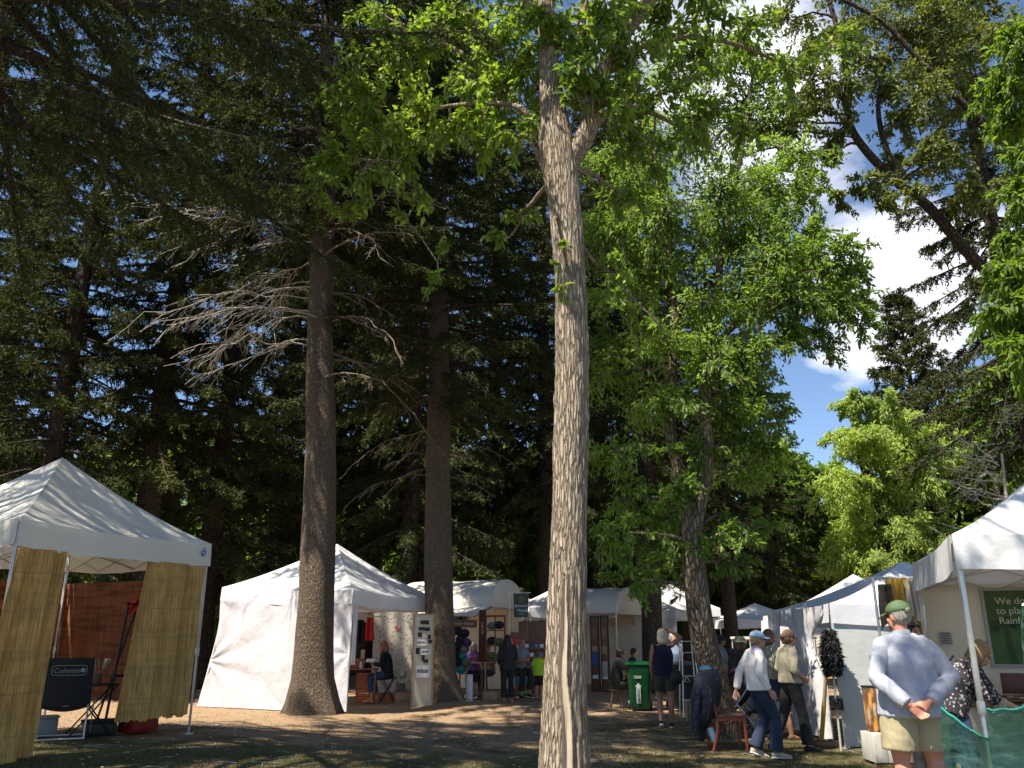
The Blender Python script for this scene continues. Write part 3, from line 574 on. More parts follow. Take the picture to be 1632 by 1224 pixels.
# ---- yellow green tree
B6 = G(1420, 31)
limbs6 = [([(B6.x, B6.y, -.1), (B6.x, B6.y, 3), P(1400, 830, 31), P(1370, 720, 31), P(1355, 640, 31)], .3, .08), ([(B6.x, B6.y, 2.8), P(1440, 830, 31), P(1450, 740, 31), P(1480, 700, 31)], .22, .06)]
c6 = []
for px, py, r, wt in [(1360, 640, .9, .8), (1375, 690, 1.3, 1), (1400, 740, 1.5, 1.2), (1440, 680, 1.5, 1.2), (1470, 720, 1.4, 1.2), (1500, 700, 1.0, .8), (1450, 770, 1.5, 1.2), (1380, 790, 1.4, 1), (1400, 850, 1.6, 1.3), (1450, 840, 1.6, 1.3), (1490, 850, 1.2, 1), (1470, 900, 1.5, 1.2),
    (1400, 900, 1.6, 1.2), (1350, 850, 1.4, .9), (1350, 900, 1.4, .9), (1330, 760, 1.2, .7), (1420, 640, .9, .6), (1340, 700, 1.0, .6), (1520, 690, .7, .5), (1500, 780, 1, .5)]:
    c6.append((P(px, py, 31 + rr3.uniform(-2, 2)), r, wt))
p6 = broad_parts(12, limbs6, c6, m_leaf_willow, leaf=.20, lw=.34, per=3600, shape=LEAF4, bark=m_bark_dark, twigs=22, twr=.012, droop=.5)
world_tree(p6, B6, 'pale yellow green sunlit tree behind the right hand tents', name='willow_tree')
# ---- generic far broadleaf, copied
def generic(seed, mat, Ht=11):
    rd = random.Random(seed); limbs = [([(0, 0, -.1), (.1, 0, 2), (0, .1, 4), (.2, 0, 6.5)], .28, .12)]
    for k in range(7):
        a = k * .9 + rd.random(); limbs.append(([(0.05, 0, 2.5 + k * .5), (math.cos(a) * 1.4, math.sin(a) * 1.4, 4.2 + k * .5), (math.cos(a) * 2.6, math.sin(a) * 2.6, 5.5 + k * .6)], .10, .03))
    cl = []
    for k in range(46):
        z = rd.uniform(2.2, Ht); rr = 3.3 * math.sqrt(max(.05, 1 - ((z - 5.8) / 5.8) ** 2)) * math.sqrt(rd.random()); a = rd.random() * 6.28
        cl.append(((rr * math.cos(a), rr * math.sin(a), z), rd.uniform(.9, 1.4), 1))
    return broad_parts(seed, limbs, cl, mat, leaf=.36, lw=.5, per=600, shape=LEAF4, bark=m_bark_dark, twigs=12, twr=.012)
gA = generic(101, m_leaf_elm); gB = generic(103, m_leaf_bright)
fu = set()
for i, (px, d, k, sc) in enumerate([(-60, 46, 0, 1.1), (90, 48, 1, 1.1), (230, 45, 0, 1.2), (360, 49, 1, 1.2), (450, 44, 1, 1.0), (560, 50, 0, 1.2), (680, 46, 1, 1.2), (780, 44, 1, 1), (860, 50, 0, 1.2), (960, 46, 1, 1.1), (1060, 48, 0, 1.2), (1150, 44, 1, 1.1),
        (1250, 48, 0, 1.1), (1330, 42, 1, .9), (1560, 41, 0, 1.0), (1700, 33, 1, 1.1), (1600, 44, 1, 1.2), (1500, 46, 0, 1.0)]):
    lab = {1330: 'green tree low beside the yellow green tree'}.get(px, 'distant green broadleaf tree glimpsed between the spruce trunks')
    tree_from(gA if k == 0 else gB, G(px, d), lab, 'far broadleaf trees behind the spruces', name='broadleaf_tree', sc=sc, rz=i * 1.1, first=(k not in fu)); fu.add(k)
def far_woods():
    rs = np.random.RandomState(12); n = 60000
    a = rs.uniform(-.85, .85, n); d = rs.uniform(50, 66, n); x = a * d; top = 8.5 + 3.5 * (vnoise(np.stack([x * .13, d * .1, x * 0], -1)) * 2 - 1)
    z = top * rs.rand(n) ** .8; O = np.stack([x, d, z], -1); L = rs.uniform(.5, 1.0, n)
    V, fc = scatter(LEAF4, O, rs.normal(size=O.shape) + np.array([0, 0, -.5]), rs.normal(size=O.shape) + np.array([0, -.3, .8]), L, L * .6)
    o = mesh_np('far_woods', V, fc, m_leaf_elm); tag(o, 'dense green woodland beyond the last tents', 'woodland', kind='stuff')
far_woods()
# bare twiggy dead tree at right, before the willow
root = thing('dead_bush', G(1640, 17), 'pale leafless twiggy tree above the nearest right tent', 'tree')
mbt = MB(); mbt.tube([(0, 0, -.1), (.1, 0, 1.5), (0, .1, 3), (.1, 0, 5.2)], [.10, .08, .06, .02], 8); mbt.build('trunk', m_dead, root)
dead_branches(root, 77, 2.6, 5.6, 20, R(110), R(250), .8, 1.7, name='dead_branches', mat=m_dead, droop=-.1, r0=.018)

# ================================================================ ground
def ground():
    nx, ny = 260, 300
    xs = np.concatenate([np.linspace(-400, -22, 12), np.linspace(-20, 20, nx), np.linspace(22, 400, 12)])
    ys = np.concatenate([np.linspace(-150, -6, 8), np.linspace(-5, 45, ny), np.linspace(48, 900, 14)])
    X, Y = np.meshgrid(xs, ys); Z = .27 * np.exp(-((X + 5.6) ** 2 / 14 + (Y - 11.4) ** 2 / 14))
    near = np.exp(-(np.maximum(np.abs(X) - 20, 0) ** 2 + np.maximum(Y - 44, 0) ** 2) / 4)
    Z = Z + near * (.03 * fbm(np.stack([X * .9, Y * .9, X * 0], -1), 4) + .018 * fbm(np.stack([X * 5, Y * 5, X * 0 + 3], -1), 2))
    for g, a, s in ((g1, .10, .8), (g2, .12, 1.1), (B3, .06, .5)): Z = Z + a * np.exp(-((X - g[0]) ** 2 + (Y - g[1]) ** 2) / s)
    V = np.stack([X, Y, Z], -1).reshape(-1, 3); w_ = len(xs); i = np.arange(w_ - 1)[None]; j = np.arange(len(ys) - 1)[:, None] * w_
    q = np.stack([i + j, i + j + 1, i + j + w_ + 1, i + j + w_], -1).reshape(-1, 4)
    m, nt, b = newmat('ground_dirt')
    n1 = noise(nt, 1.3, 6, .65); n2 = noise(nt, 18, 6, .7); n3 = noise(nt, 90, 4, .7)
    dirt = ramp(nt, n2.outputs['Fac'], [(.25, (.17, .11, .067)), (.5, (.32, .215, .13)), (.75, (.45, .325, .205))])
    grs = ramp(nt, n3.outputs['Fac'], [(.3, (.055, .05, .026)), (.55, (.105, .095, .046)), (.75, (.18, .145, .08))])
    t = nd(nt, 'ShaderNodeTexCoord'); sp = nd(nt, 'ShaderNodeSeparateXYZ'); nt.links.new(t.outputs['Object'], sp.inputs[0])
    # grassy nearer than ~12.5 m, and to the right of x=1.5 up to ~16 m
    a = mth(nt, 'DIVIDE', mth(nt, 'SUBTRACT', 13.2, sp.outputs[1]), 2.4)
    bb = mth(nt, 'MINIMUM', mth(nt, 'DIVIDE', mth(nt, 'SUBTRACT', sp.outputs[0], 1.2), 2.0), mth(nt, 'DIVIDE', mth(nt, 'SUBTRACT', 17.5, sp.outputs[1]), 3.0))
    g_ = mth(nt, 'MAXIMUM', a, bb); g_ = mth(nt, 'MINIMUM', g_, 1.0)
    fac = mth(nt, 'ADD', g_, mth(nt, 'MULTIPLY', mth(nt, 'SUBTRACT', n1.outputs['Fac'], .52), 3.4), clamp=True)
    mxn = nd(nt, 'ShaderNodeMix', data_type='RGBA'); nt.links.new(fac, mxn.inputs[0]); nt.links.new(dirt.outputs[0], mxn.inputs[6]); nt.links.new(grs.outputs[0], mxn.inputs[7])
    nt.links.new(mxn.outputs[2], b.inputs['Base Color']); b.inputs['Roughness'].default_value = .95; b.inputs['Specular IOR Level'].default_value = .1
    bump(nt, b, mth(nt, 'ADD', n2.outputs['Fac'], n3.outputs['Fac']), .6, .03)
    o = mesh_np('ground', V, [q], m, smooth=True); tag(o, 'brown dirt and thin worn grass under the trees', 'ground', kind='structure'); return Z, xs, ys
GZ, gxs, gys = ground()
def gzn(x, y):
    """height of the built ground, vectorised bilinear"""
    x = np.asarray(x, float); y = np.asarray(y, float)
    i = np.clip(np.searchsorted(gxs, x) - 1, 0, len(gxs) - 2); j = np.clip(np.searchsorted(gys, y) - 1, 0, len(gys) - 2)
    fx = (x - gxs[i]) / (gxs[i + 1] - gxs[i]); fy = (y - gys[j]) / (gys[j + 1] - gys[j])
    return GZ[j, i] * (1 - fx) * (1 - fy) + GZ[j, i + 1] * fx * (1 - fy) + GZ[j + 1, i] * (1 - fx) * fy + GZ[j + 1, i + 1] * fx * fy
def grass():
    rs = np.random.RandomState(3); n = 260000
    y = 8.5 + 10 * rs.rand(n) ** 1.4; x = (rs.rand(n) * 2 - 1) * y * .68
    g_ = np.maximum((13.2 - y) / 2.4, np.minimum((x - 1.2) / 2.0, (17.5 - y) / 3.0)); g_ = np.minimum(g_, 1)
    nn = vnoise(np.stack([x * 1.3, y * 1.3, x * 0], -1)); n2 = vnoise(np.stack([x * 4, y * 4, x * 0 + 9], -1))
    keep = (g_ + (nn - .5) * 2.6 + (n2 - .5) * 1.2) > rs.rand(n) * .9 + .05
    x, y, n2 = x[keep], y[keep], n2[keep]; z = gzn(x, y) - .004
    O = np.stack([x, y, z], -1); D = rs.normal(size=O.shape) * .6 + np.array([0, 0, 1.0]); D[:, 2] = np.abs(D[:, 2])
    L = rs.uniform(.015, .04, len(O)) * (.6 + .9 * n2); V, fc = scatter(BLADE, O, D, rs.normal(size=O.shape) + np.array([0, -.5, 0]), L, L * 0 + .007)
    o = mesh_np('grass', V, fc, m_grass); tag(o, 'thin short grass over the foreground and right hand lawn', 'grass', kind='stuff')
grass()
def litter():
    rs = np.random.RandomState(6); n = 6000
    y = 9 + 14 * rs.rand(n); x = (rs.rand(n) * 2 - 1) * y * .66; z = gzn(x, y) + .004
    O = np.stack([x, y, z], -1); D = rs.normal(size=O.shape); D[:, 2] *= .2; L = rs.uniform(.02, .06, n)
    V, fc = scatter(LEAF4, O, D, rs.normal(size=O.shape) * .3 + np.array([0, 0, 1.]), L, L * .5)
    mm = M_leaf('litter', [(.20, .13, .07), (.32, .23, .13), (.11, .075, .045), (.30, .24, .15), (.16, .15, .06)], 0)
    o = mesh_np('fallen_leaves', V, fc, mm); tag(o, 'dry leaves, cones and bark bits scattered on the dirt', 'fallen leaves', kind='stuff')
litter()
def sticks():
    rd = random.Random(9); mb = MB(); rs = np.random.RandomState(9)
    for k in range(420):
        y = rd.uniform(9.5, 20); x = rd.uniform(-.62, .62) * y; z = float(gzn(x, y)); a = rd.random() * 6.28; l = rd.uniform(.05, .28); dx, dy = math.cos(a) * l, math.sin(a) * l
        mb.tube([(x - dx, y - dy, z + .006), (x + rd.gauss(0, .01), y + rd.gauss(0, .01), z + .012), (x + dx, y + dy, z + .006)], [.003, .004, .002], 5)
    for k in range(350):
        y = rd.uniform(9.5, 22); x = rd.uniform(-.62, .62) * y; mb.ball((x, y, float(gzn(x, y)) + .003), (rd.uniform(.01, .028), rd.uniform(.01, .025), rd.uniform(.006, .014)), 6)
    o = mb.build('twigs_and_stones', m_dead, auto=0); tag(o, 'small fallen twigs and pebbles strewn over the dirt', 'twigs and stones', kind='stuff')
sticks()
# ================================================================ materials for things
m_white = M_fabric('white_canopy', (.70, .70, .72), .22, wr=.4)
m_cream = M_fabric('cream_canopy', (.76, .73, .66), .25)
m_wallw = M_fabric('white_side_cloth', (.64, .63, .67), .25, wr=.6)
m_wallc = M_fabric('cream_side_cloth', (.66, .60, .50), .25)
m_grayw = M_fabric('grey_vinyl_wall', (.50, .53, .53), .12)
m_alu = M_plain('painted_steel', (.62, .63, .60), .35, .1, 12, metal=.5)
m_truss = M_plain('truss_steel', (.50, .49, .47), .5, .12, 12, metal=.3)
m_black = M_plain('black_cloth', (.018, .018, .02), .8, .3, 20)
m_blackp = M_plain('black_plastic', (.02, .02, .022), .45, .2, 20)
m_red = M_plain('red_cloth', (.55, .03, .03), .7, .2, 12)
m_redwood = M_plain('red_stained_wood', (.28, .06, .035), .5, .25, 10, stretch=(1, 1, .2))
m_orange = M_plain('orange_crate', (.55, .16, .06), .6, .2, 12)
m_wood = M_plain('pale_wood', (.42, .29, .17), .6, .2, 9, stretch=(2, 2, .3))
m_woodd = M_plain('brown_wood', (.16, .085, .05), .55, .3, 9, stretch=(2, 2, .3))
m_card = M_plain('cardboard', (.36, .25, .16), .85, .12, 10)
m_cream_p = M_plain('cream_paint', (.62, .55, .42), .7, .08, 6)
m_paper = M_plain('paper', (.78, .78, .80), .8, .04, 30, bmp=0)
m_ink = M_plain('ink', (.03, .03, .035), .7, .1, 30, bmp=0)
m_skin = M_plain('skin', (.50, .27, .19), .5, .08, 25, bmp=.05, spec=.4)
m_skin_d = M_plain('tanned_skin', (.36, .18, .12), .5, .08, 25, bmp=.05, spec=.4)
m_eye = M_plain('eye', (.04, .03, .03), .2, .1, 20, bmp=0)
m_lip = M_plain('lips', (.42, .16, .13), .5, .1, 20, bmp=0)
m_glass_dark = M_plain('dark_glasses', (.01, .01, .012), .15, .1, 20, bmp=0)
def M_reed(name, col, band=.2, trans=.3):
    m, nt, b = newmat(name)
    n = noise(nt, 1.0, 3, .7, stretch=(62, 62, 1.1)); n2 = noise(nt, 2.5, 4, .6)
    r = ramp(nt, n.outputs['Fac'], [(.25, tuple(c * .42 for c in col)), (.5, col), (.75, tuple(min(1, c * 1.45) for c in col))])
    mm = nd(nt, 'ShaderNodeMix', data_type='RGBA', blend_type='MULTIPLY'); mm.inputs[0].default_value = .8; nt.links.new(r.outputs[0], mm.inputs[6])
    r2 = ramp(nt, n2.outputs['Fac'], [(.3, (.75, .68, .55)), (.7, (1.1, 1.1, 1.0))]); nt.links.new(r2.outputs[0], mm.inputs[7])
    nt.links.new(mm.outputs[2], b.inputs['Base Color']); b.inputs['Roughness'].default_value = .6; b.inputs['Specular IOR Level'].default_value = .3
    n4 = noise(nt, 1.0, 2, .5, stretch=(1.5, 1.5, 16)); r4 = ramp(nt, n4.outputs['Fac'], [(.38, (.55, .52, .48)), (.5, (1, 1, 1)), (.66, (1.12, 1.1, 1.05))]); m4 = nd(nt, 'ShaderNodeMix', data_type='RGBA', blend_type='MULTIPLY'); m4.inputs[0].default_value = band
    nt.links.new(mm.outputs[2], m4.inputs[6]); nt.links.new(r4.outputs[0], m4.inputs[7]); mm = m4; nt.links.new(mm.outputs[2], b.inputs['Base Color'])
    bump(nt, b, n.outputs['Fac'], .9, .01)
    t = nd(nt, 'ShaderNodeBsdfTranslucent'); nt.links.new(mm.outputs[2], t.inputs[0]); ms = nd(nt, 'ShaderNodeMixShader'); ms.inputs[0].default_value = trans
    nt.links.new(b.outputs[0], ms.inputs[1]); nt.links.new(t.outputs[0], ms.inputs[2])
    tr = nd(nt, 'ShaderNodeBsdfTransparent'); m2 = nd(nt, 'ShaderNodeMixShader'); gp = ramp(nt, n.outputs['Fac'], [(.26, (1, 1, 1)), (.30, (0, 0, 0))])
    nt.links.new(gp.outputs[0], m2.inputs[0]); nt.links.new(ms.outputs[0], m2.inputs[1]); nt.links.new(tr.outputs[0], m2.inputs[2]); nt.links.new(m2.outputs[0], nt.nodes['Material Output'].inputs[0])
    return m
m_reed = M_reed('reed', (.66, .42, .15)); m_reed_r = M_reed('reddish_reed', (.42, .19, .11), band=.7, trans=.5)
def M_pattern(name, base, spots, scale=30, thr=(.28, .34), stretch=None, rough=.8):
    m, nt, b = newmat(name); t = nd(nt, 'ShaderNodeTexCoord'); v = t.outputs['Object']
    if stretch:
        mp = nd(nt, 'ShaderNodeMapping'); mp.inputs['Scale'].default_value = stretch; nt.links.new(v, mp.inputs[0]); v = mp.outputs[0]
    vo = nd(nt, 'ShaderNodeTexVoronoi'); vo.inputs['Scale'].default_value = scale; nt.links.new(v, vo.inputs['Vector'])
    n = noise(nt, scale * .8, 4, .6); d = mth(nt, 'ADD', vo.outputs['Distance'], mth(nt, 'MULTIPLY', mth(nt, 'SUBTRACT', n.outputs['Fac'], .5), .9))
    r = ramp(nt, d, [(thr[0], (1, 1, 1)), (thr[1], (0, 0, 0))])
    cr_ = ramp(nt, vo.outputs['Color'], [(i / max(1, len(spots) - 1), c) for i, c in enumerate(spots)])
    mxn = nd(nt, 'ShaderNodeMix', data_type='RGBA'); nt.links.new(r.outputs[0], mxn.inputs[0]); mxn.inputs[6].default_value = (*base, 1); nt.links.new(cr_.outputs[0], mxn.inputs[7])
    nt.links.new(mxn.outputs[2], b.inputs['Base Color']); b.inputs['Roughness'].default_value = rough; bump(nt, b, n.outputs['Fac'], .15, .01); return m
m_floral = M_pattern('floral_print', (.014, .013, .02), [(.5, .3, .32), (.32, .30, .30), (.10, .12, .16)], 30, (.30, .38))
m_damask = M_pattern('patterned_wall_cloth', (.56, .50, .43), [(.22, .17, .15), (.34, .27, .24), (.12, .09, .08)], 15, (.27, .33))
m_plaid = M_plain('blue_shirt', (.36, .375, .445), .8, .06, 15, bmp=.35, dist=.02, stretch=(1, 1, .4))
m_jacketp = M_pattern('dark_quilt_print', (.009, .011, .022), [(.06, .02, .03), (.03, .05, .08), (.012, .012, .02)], 22, (.3, .5))
# ================================================================ tents
def sideline(c, i): return c[i], c[(i + 1) % 4]
def tent(name, corners, eave, peak, label, mat=None, val=.28, group=None, gh=None, roofsag=.10, truss=(0, 1, 2, 3), legs=(0, 1, 2, 3), eaves=None, seed=1, cat='tent', valmat=None, ridge=.06):
    """corners: 4 ground XY in order; eave = valance bottom above z0; peak above z0"""
    mat = mat or m_white; cs = [Vector((c[0], c[1], 0)) for c in corners]; ctr = sum(cs, Vector()) / 4
    z0 = min(gz(c.x, c.y) for c in cs) if gh is None else gh
    root = thing(name, (ctr.x, ctr.y, z0), label, cat, group); L = [c - ctr for c in cs]; ev = eaves or [eave] * 4
    roof = MB(); nu, nv = 28, 16
    for i in range(4):
        a, b = L[i], L[(i + 1) % 4]; ea, eb = ev[i] + val, ev[(i + 1) % 4] + val
        def fn(u, v, a=a, b=b, ea=ea, eb=eb, i=i):
            e = a.lerp(b, u); p = e * (1 - v); e0 = ea + (eb - ea) * u
            sg = roofsag * math.sin(math.pi * v) * (.55 + .45 * math.sin(math.pi * u)) + .10 * (1 - v) * math.sin(math.pi * u) * .5
            z = e0 + (peak - e0) * v ** 1.06 - sg
            z += .022 * float(fbm(np.array([(p.x + seed) * 1.7, p.y * 1.7, i * 3.3]), 3)) * (1 - abs(2 * v - 1))
            return (p.x, p.y, z)
        roof.grid(fn, nu, nv)
    ro = roof.build('canopy', mat, root, auto=28)
    va = MB()
    for i in range(4):
        a, b = L[i], L[(i + 1) % 4]; n = Vector((b.y - a.y, a.x - b.x, 0)).normalized(); ea, eb = ev[i], ev[(i + 1) % 4]
        if n.dot((a + b) / 2) < 0: n = -n
        def fv(u, v, a=a, b=b, n=n, ea=ea, eb=eb, i=i):
            e = a.lerp(b, u); top = ea + (eb - ea) * u + val - .05 * math.sin(math.pi * u); wv = .014 * math.sin(u * 17 + i + seed) * (1 - v) * math.sin(math.pi * u)
            q = e + n * (.012 + .02 * (1 - v) + wv); z = top - val * (1 - v) * (1 + .05 * math.sin(u * 9 + i))
            return (q.x, q.y, z + .003)
        va.grid(fv, 30, 5)
    va.build('valance', valmat or mat, root)
    for i in legs:
        p = L[i] * .985; lb = MB(); gzz = gz(cs[i].x, cs[i].y) - z0
        lb.box(p.x - .018, p.x + .018, p.y - .018, p.y + .018, ev[i] * .46, ev[i] + val - .03, bev=.004); lb.box(p.x - .013, p.x + .013, p.y - .013, p.y + .013, gzz, ev[i] * .5, bev=.003)
        lb.box(p.x - .024, p.x + .024, p.y - .024, p.y + .024, ev[i] * .45, ev[i] * .5, bev=.006); lb.box(p.x - .05, p.x + .05, p.y - .05, p.y + .05, gzz - .005, gzz + .012, bev=.003)
        lb.build('leg', m_alu, root)
    for i in truss:
        a, b = L[i] * .98, L[(i + 1) % 4] * .98; tb = MB(); h0 = min(ev[i], ev[(i + 1) % 4])
        for k in range(4):
            p = a.lerp(b, k / 4); q = a.lerp(b, (k + 1) / 4); zl, zh = h0 - .02, h0 + val * .80
            tb.tube([(p.x, p.y, zl), (q.x, q.y, zh)], .010, 6); tb.tube([(p.x * .992, p.y * .992, zh), (q.x * .992, q.y * .992, zl)], .010, 6)
        tb.build('scissor_truss', m_truss, root)
    cb = MB()
    for i in range(4):
        a = (L[i] + L[(i + 1) % 4]) / 2; cb.tube([(a.x, a.y, ev[i] + val * .4), (0, 0, eave + val + (peak - eave - val) * .45)], .010, 6); cb.tube([(a.x, a.y, ev[i]), (0, 0, eave + val * .9)], .010, 6)
        a = L[i] * .97; cb.tube([(a.x, a.y, ev[i] + val * .75), (0, 0, peak - .06)], .011, 6)
    cb.tube([(0, 0, eave + .1), (0, 0, peak - .02)], .018, 8); cb.build('roof_frame', m_truss, root)
    return root, L, ev
def wall(root, L, ev, i, mat, u0=0, u1=1, zb=.02, out=.03, billow=0, folds=.012, ties=(), name='side_wall', zt=0, nu=70, nv=50, seed=0, val=.28, extra=None):
    a, b = L[i], L[(i + 1) % 4]; n = Vector((b.y - a.y, a.x - b.x, 0)).normalized()
    if n.dot((a + b) / 2) < 0: n = -n
    W = (b - a).length * (u1 - u0); H = ev[i] + zt - zb
    def fn(u, v):
        uu = u0 + (u1 - u0) * u; e = a.lerp(b, uu); z = zb + H * v
        d = out + billow * math.sin(math.pi * min(1, u)) * math.sin(math.pi * v) + folds * float(fbm(np.array([u * W * 1.8 + seed, v * H * 1.1, seed]), 3)) * 2
        for (tu, tv, am, k) in ties:
            dx, dz = (u - tu) * W, (v - tv) * H; rr = math.hypot(dx, dz) + 1e-3; d += am * math.cos(k * math.atan2(dz, dx)) * math.exp(-rr / 1.0) * min(1, rr / .25)
        q = e + n * d
        if extra: return extra(u, v, q, z, n)
        return (q.x, q.y, z)
    return MB().grid(fn, nu, nv).build(name, mat, root)
def sq(a, b, depth=None, side=1):
    """square from edge a->b going to the far side"""
    a = Vector(a); b = Vector(b); e = b - a; d = depth or e.length; n = Vector((-e.y, e.x)).normalized() * side
    return [a, b, b + n * d, a + n * d]

# ---- left tent with reed blinds
N1, F1 = (-5.65, 9.5), (-4.4, 12.2)
tl, Ll, el = tent('market_tent', sq(N1, F1), 2.28, 3.72, 'white canopy tent hung with reed blinds and red cloths at the left edge', mat=m_cream, val=.31, gh=.22, seed=3, valmat=m_cream)
e1 = (Ll[1] - Ll[0]).normalized(); n1 = Vector((e1.y, -e1.x, 0))
if n1.dot((Ll[0] + Ll[1]) / 2) < 0: n1 = -n1
def blind(label, t0, t1, b0, b1, zt, zb, mat, side=0, amp=.05, wv=9, seed=0, ragged=.05):
    a, b = Ll[side], Ll[(side + 1) % 4]; e = (b - a); n = Vector((e.y, -e.x, 0)).normalized()
    if n.dot((a + b) / 2) < 0: n = -n
    c = Vector(tl.location)
    def fn(u, v):
        t = (t0 + (t1 - t0) * u) * v + (b0 + (b1 - b0) * u) * (1 - v); p = a + e * t
        d = .06 + amp * math.sin(u * wv + seed) * (1.15 - .5 * v) + amp * .5 * math.sin(u * wv * 2.3 + seed * 2 + v) + .05 * (1 - v)
        z = zb + (zt - zb) * v - (ragged * float(vnoise(np.array([u * 40.0, seed, 0.0]))) if v < .02 else 0)
        q = p + n * d; return (q.x + c.x, q.y + c.y, z + c.z)
    cen = a + e * ((t0 + t1) / 2); 
    o = MB().grid(fn, 120, 40, thick=.006).build('reed_blind', mat); o.data.transform(Matrix.Translation((-c.x - cen.x, -c.y - cen.y, -c.z - zb))); o.location = (c.x + cen.x, c.y + cen.y, c.z + zb)
    st = MB()
    for k in range(5):
        v = .12 + k * .19; pts = []
        for u in np.linspace(0, 1, 50):
            x, y, z = fn(u, v); pts.append((x + n.x * .006 - c.x - cen.x, y + n.y * .006 - c.y - cen.y, z - c.z - zb))
        st.tube(pts, .003, 4)
    st.build('stitching', m_card, o)
    return tag(o, label, 'reed blind', 'reed blinds hung on the left tent')
blind('golden reed blind gathered at the near left tent pole', .0, .215, -.10, .185, 2.262, -.02, m_reed, wv=11, seed=1, amp=.045)
blind('wide golden reed blind hung beside the right hand tent pole', .62, .955, .54, .93, 2.258, .30, m_reed, wv=8, seed=4, amp=.05)
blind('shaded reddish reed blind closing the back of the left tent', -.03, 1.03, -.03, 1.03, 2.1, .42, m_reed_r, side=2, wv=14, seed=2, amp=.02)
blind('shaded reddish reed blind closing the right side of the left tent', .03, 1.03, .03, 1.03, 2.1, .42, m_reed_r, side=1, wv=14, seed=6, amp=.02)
# roundel on the valance
lg = MB(); lp = Ll[0].lerp(Ll[1], .945); Mv = Matrix.Translation(Vector((lp.x, lp.y, 2.44)) + n1 * .045) @ Matrix.Rotation(math.atan2(n1.y, n1.x) + math.pi / 2, 4, 'Z') @ Matrix.Rotation(math.pi / 2, 4, 'X')
m_blue = M_plain('blue_print', (.05, .15, .42), .5, .1, 20, bmp=0)
lg.lathe([(.001, 0), (.045, 0), (.045, .002), (.001, .002)], 24, Mv); lo = lg.build('emblem', m_blue, tl)
lw_ = MB(); lw_.tube([xf(np.array([(-.03 + .06 * t, .018 * math.sin(t * 6), .004)]), Mv)[0] for t in np.linspace(0, 1, 12)], .005, 5); lw_.build('emblem_swirl', m_paper, lo)
text('emblem_lettering', 'E-Z UP', .022, Mv @ Matrix.Translation((-.036, .055, .002)), m_ink, tl)
# things in the left tent
def inl(t, d, z=0):
    """point inside the left tent: t along the front edge, d metres in"""
    p = Vector(tl.location) + Ll[0] + (Ll[1] - Ll[0]) * t - n1 * d; p.z = gz(p.x, p.y) + z; return p
def camp_chair(loc, rz):
    r = thing('camp_chair', loc, 'black folding camp chair with a printed oval logo panel inside the reed blind tent', 'chair', rz=rz)
    for sx in (-1, 1):
        mb = MB(); x = sx * .27
        mb.tube([(x, -.30, .02), (x, -.12, .40), (x, .02, .66), (x, .10, .95)], .012, 8); mb.build('rear_frame', m_alu, r)
        mb = MB(); mb.tube([(x, .30, .03), (x, .10, .36), (x, -.22, .60)], .012, 8); mb.tube([(x, -.30, .02), (x, -.05, .012), (x, .30, .03)], .011, 8); mb.build('leg', m_alu, r)
        mb = MB(); mb.box(x - .03, x + .03, -.36, .10, .60, .63, bev=.012); mb.build('armrest', m_blackp, r)
    mb = MB(); mb.tube([(-.27, -.30, .02), (.27, -.30, .02)], .011, 8); mb.tube([(-.27, .30, .03), (.27, .30, .03)], .011, 8); mb.build('crossbar', m_alu, r)
    mb = MB(); mb.grid(lambda u, v: ((u - .5) * .54, -.30 + .36 * v - 0, .42 - .05 * math.sin(math.pi * u) - .03 * v), 12, 10, thick=.012); mb.build('seat', m_black, r)
    mb = MB(); mb.grid(lambda u, v: ((u - .5) * (.58 - .04 * v), .02 + .09 * v + .04 * math.sin(math.pi * u), .40 + .58 * v), 14, 14, thick=.02); bk = mb.build('backrest', m_black, r)
    # logo on the rear face (seen from behind): rounded outline and script lettering
    Ml = Matrix.Translation((0, .118 + .03, .83)) @ Matrix.Rotation(math.pi, 4, 'Z') @ Matrix.Rotation(math.pi / 2 + .15, 4, 'X')
    m_lg = M_plain('grey_print', (.30, .30, .30), .7, .1, 20, bmp=0)
    text('lettering', 'Coleman', .085, Ml @ Matrix.Translation((-.03, -.03, .004)), m_lg, r, align='CENTER', shear=.2)
    ol = MB(); pts = [(.2 * math.copysign(abs(math.cos(a)) ** .35, math.cos(a)), .06 * math.copysign(abs(math.sin(a)) ** .35, math.sin(a)), .004) for a in np.linspace(0, 2 * math.pi, 40)]
    ol.tube([xf(np.array([p]), Ml)[0] for p in pts], .004, 5); ol.lathe([(.001, 0), (.028, 0), (.028, .004), (.001, .004)], 12, Ml @ Matrix.Translation((.155, 0, 0))); ol.build('logo_outline', m_lg, r)
    mb = MB(); mb.box(-.006, .006, -.16, .20, .08, .44, TR(-.33, -.10, 0)); mb.build('side_tray', M_plain('grey_tray', (.13, .14, .14), .6, .1, 12), r)
camp_chair(inl(.53, .8), R(180) + math.atan2(e1.y, e1.x) - R(40))
def folding_stand(loc, label, h=.62, w=.5, rz=0):
    r = thing('folding_stand', loc, label, 'stand', rz=rz)
    for sy in (-.16, .16):
        for sx in (-1, 1):
            mb = MB(); mb.tube([(sx * w / 2, sy, .01), (-sx * w / 2, sy, h)], .011, 6); mb.build('leg', m_blackp, r)
    mb = MB(); mb.box(-w / 2 - .03, w / 2 + .03, -.2, .2, h, h + .022, bev=.006); mb.build('top', m_blackp, r)
folding_stand(inl(.68, .85), 'black folding stand with crossed legs beside the camp chair', rz=R(35))
bp = inl(.69, .85, .645); r = thing('brush_pot', bp, 'pot of fanned brushes on the black folding stand', 'pot')
mb = MB(); mb.lathe([(.05, 0), (.06, .13), (.055, .13), (.045, .01)], 14); mb.build('pot', m_woodd, r)
rb = random.Random(2)
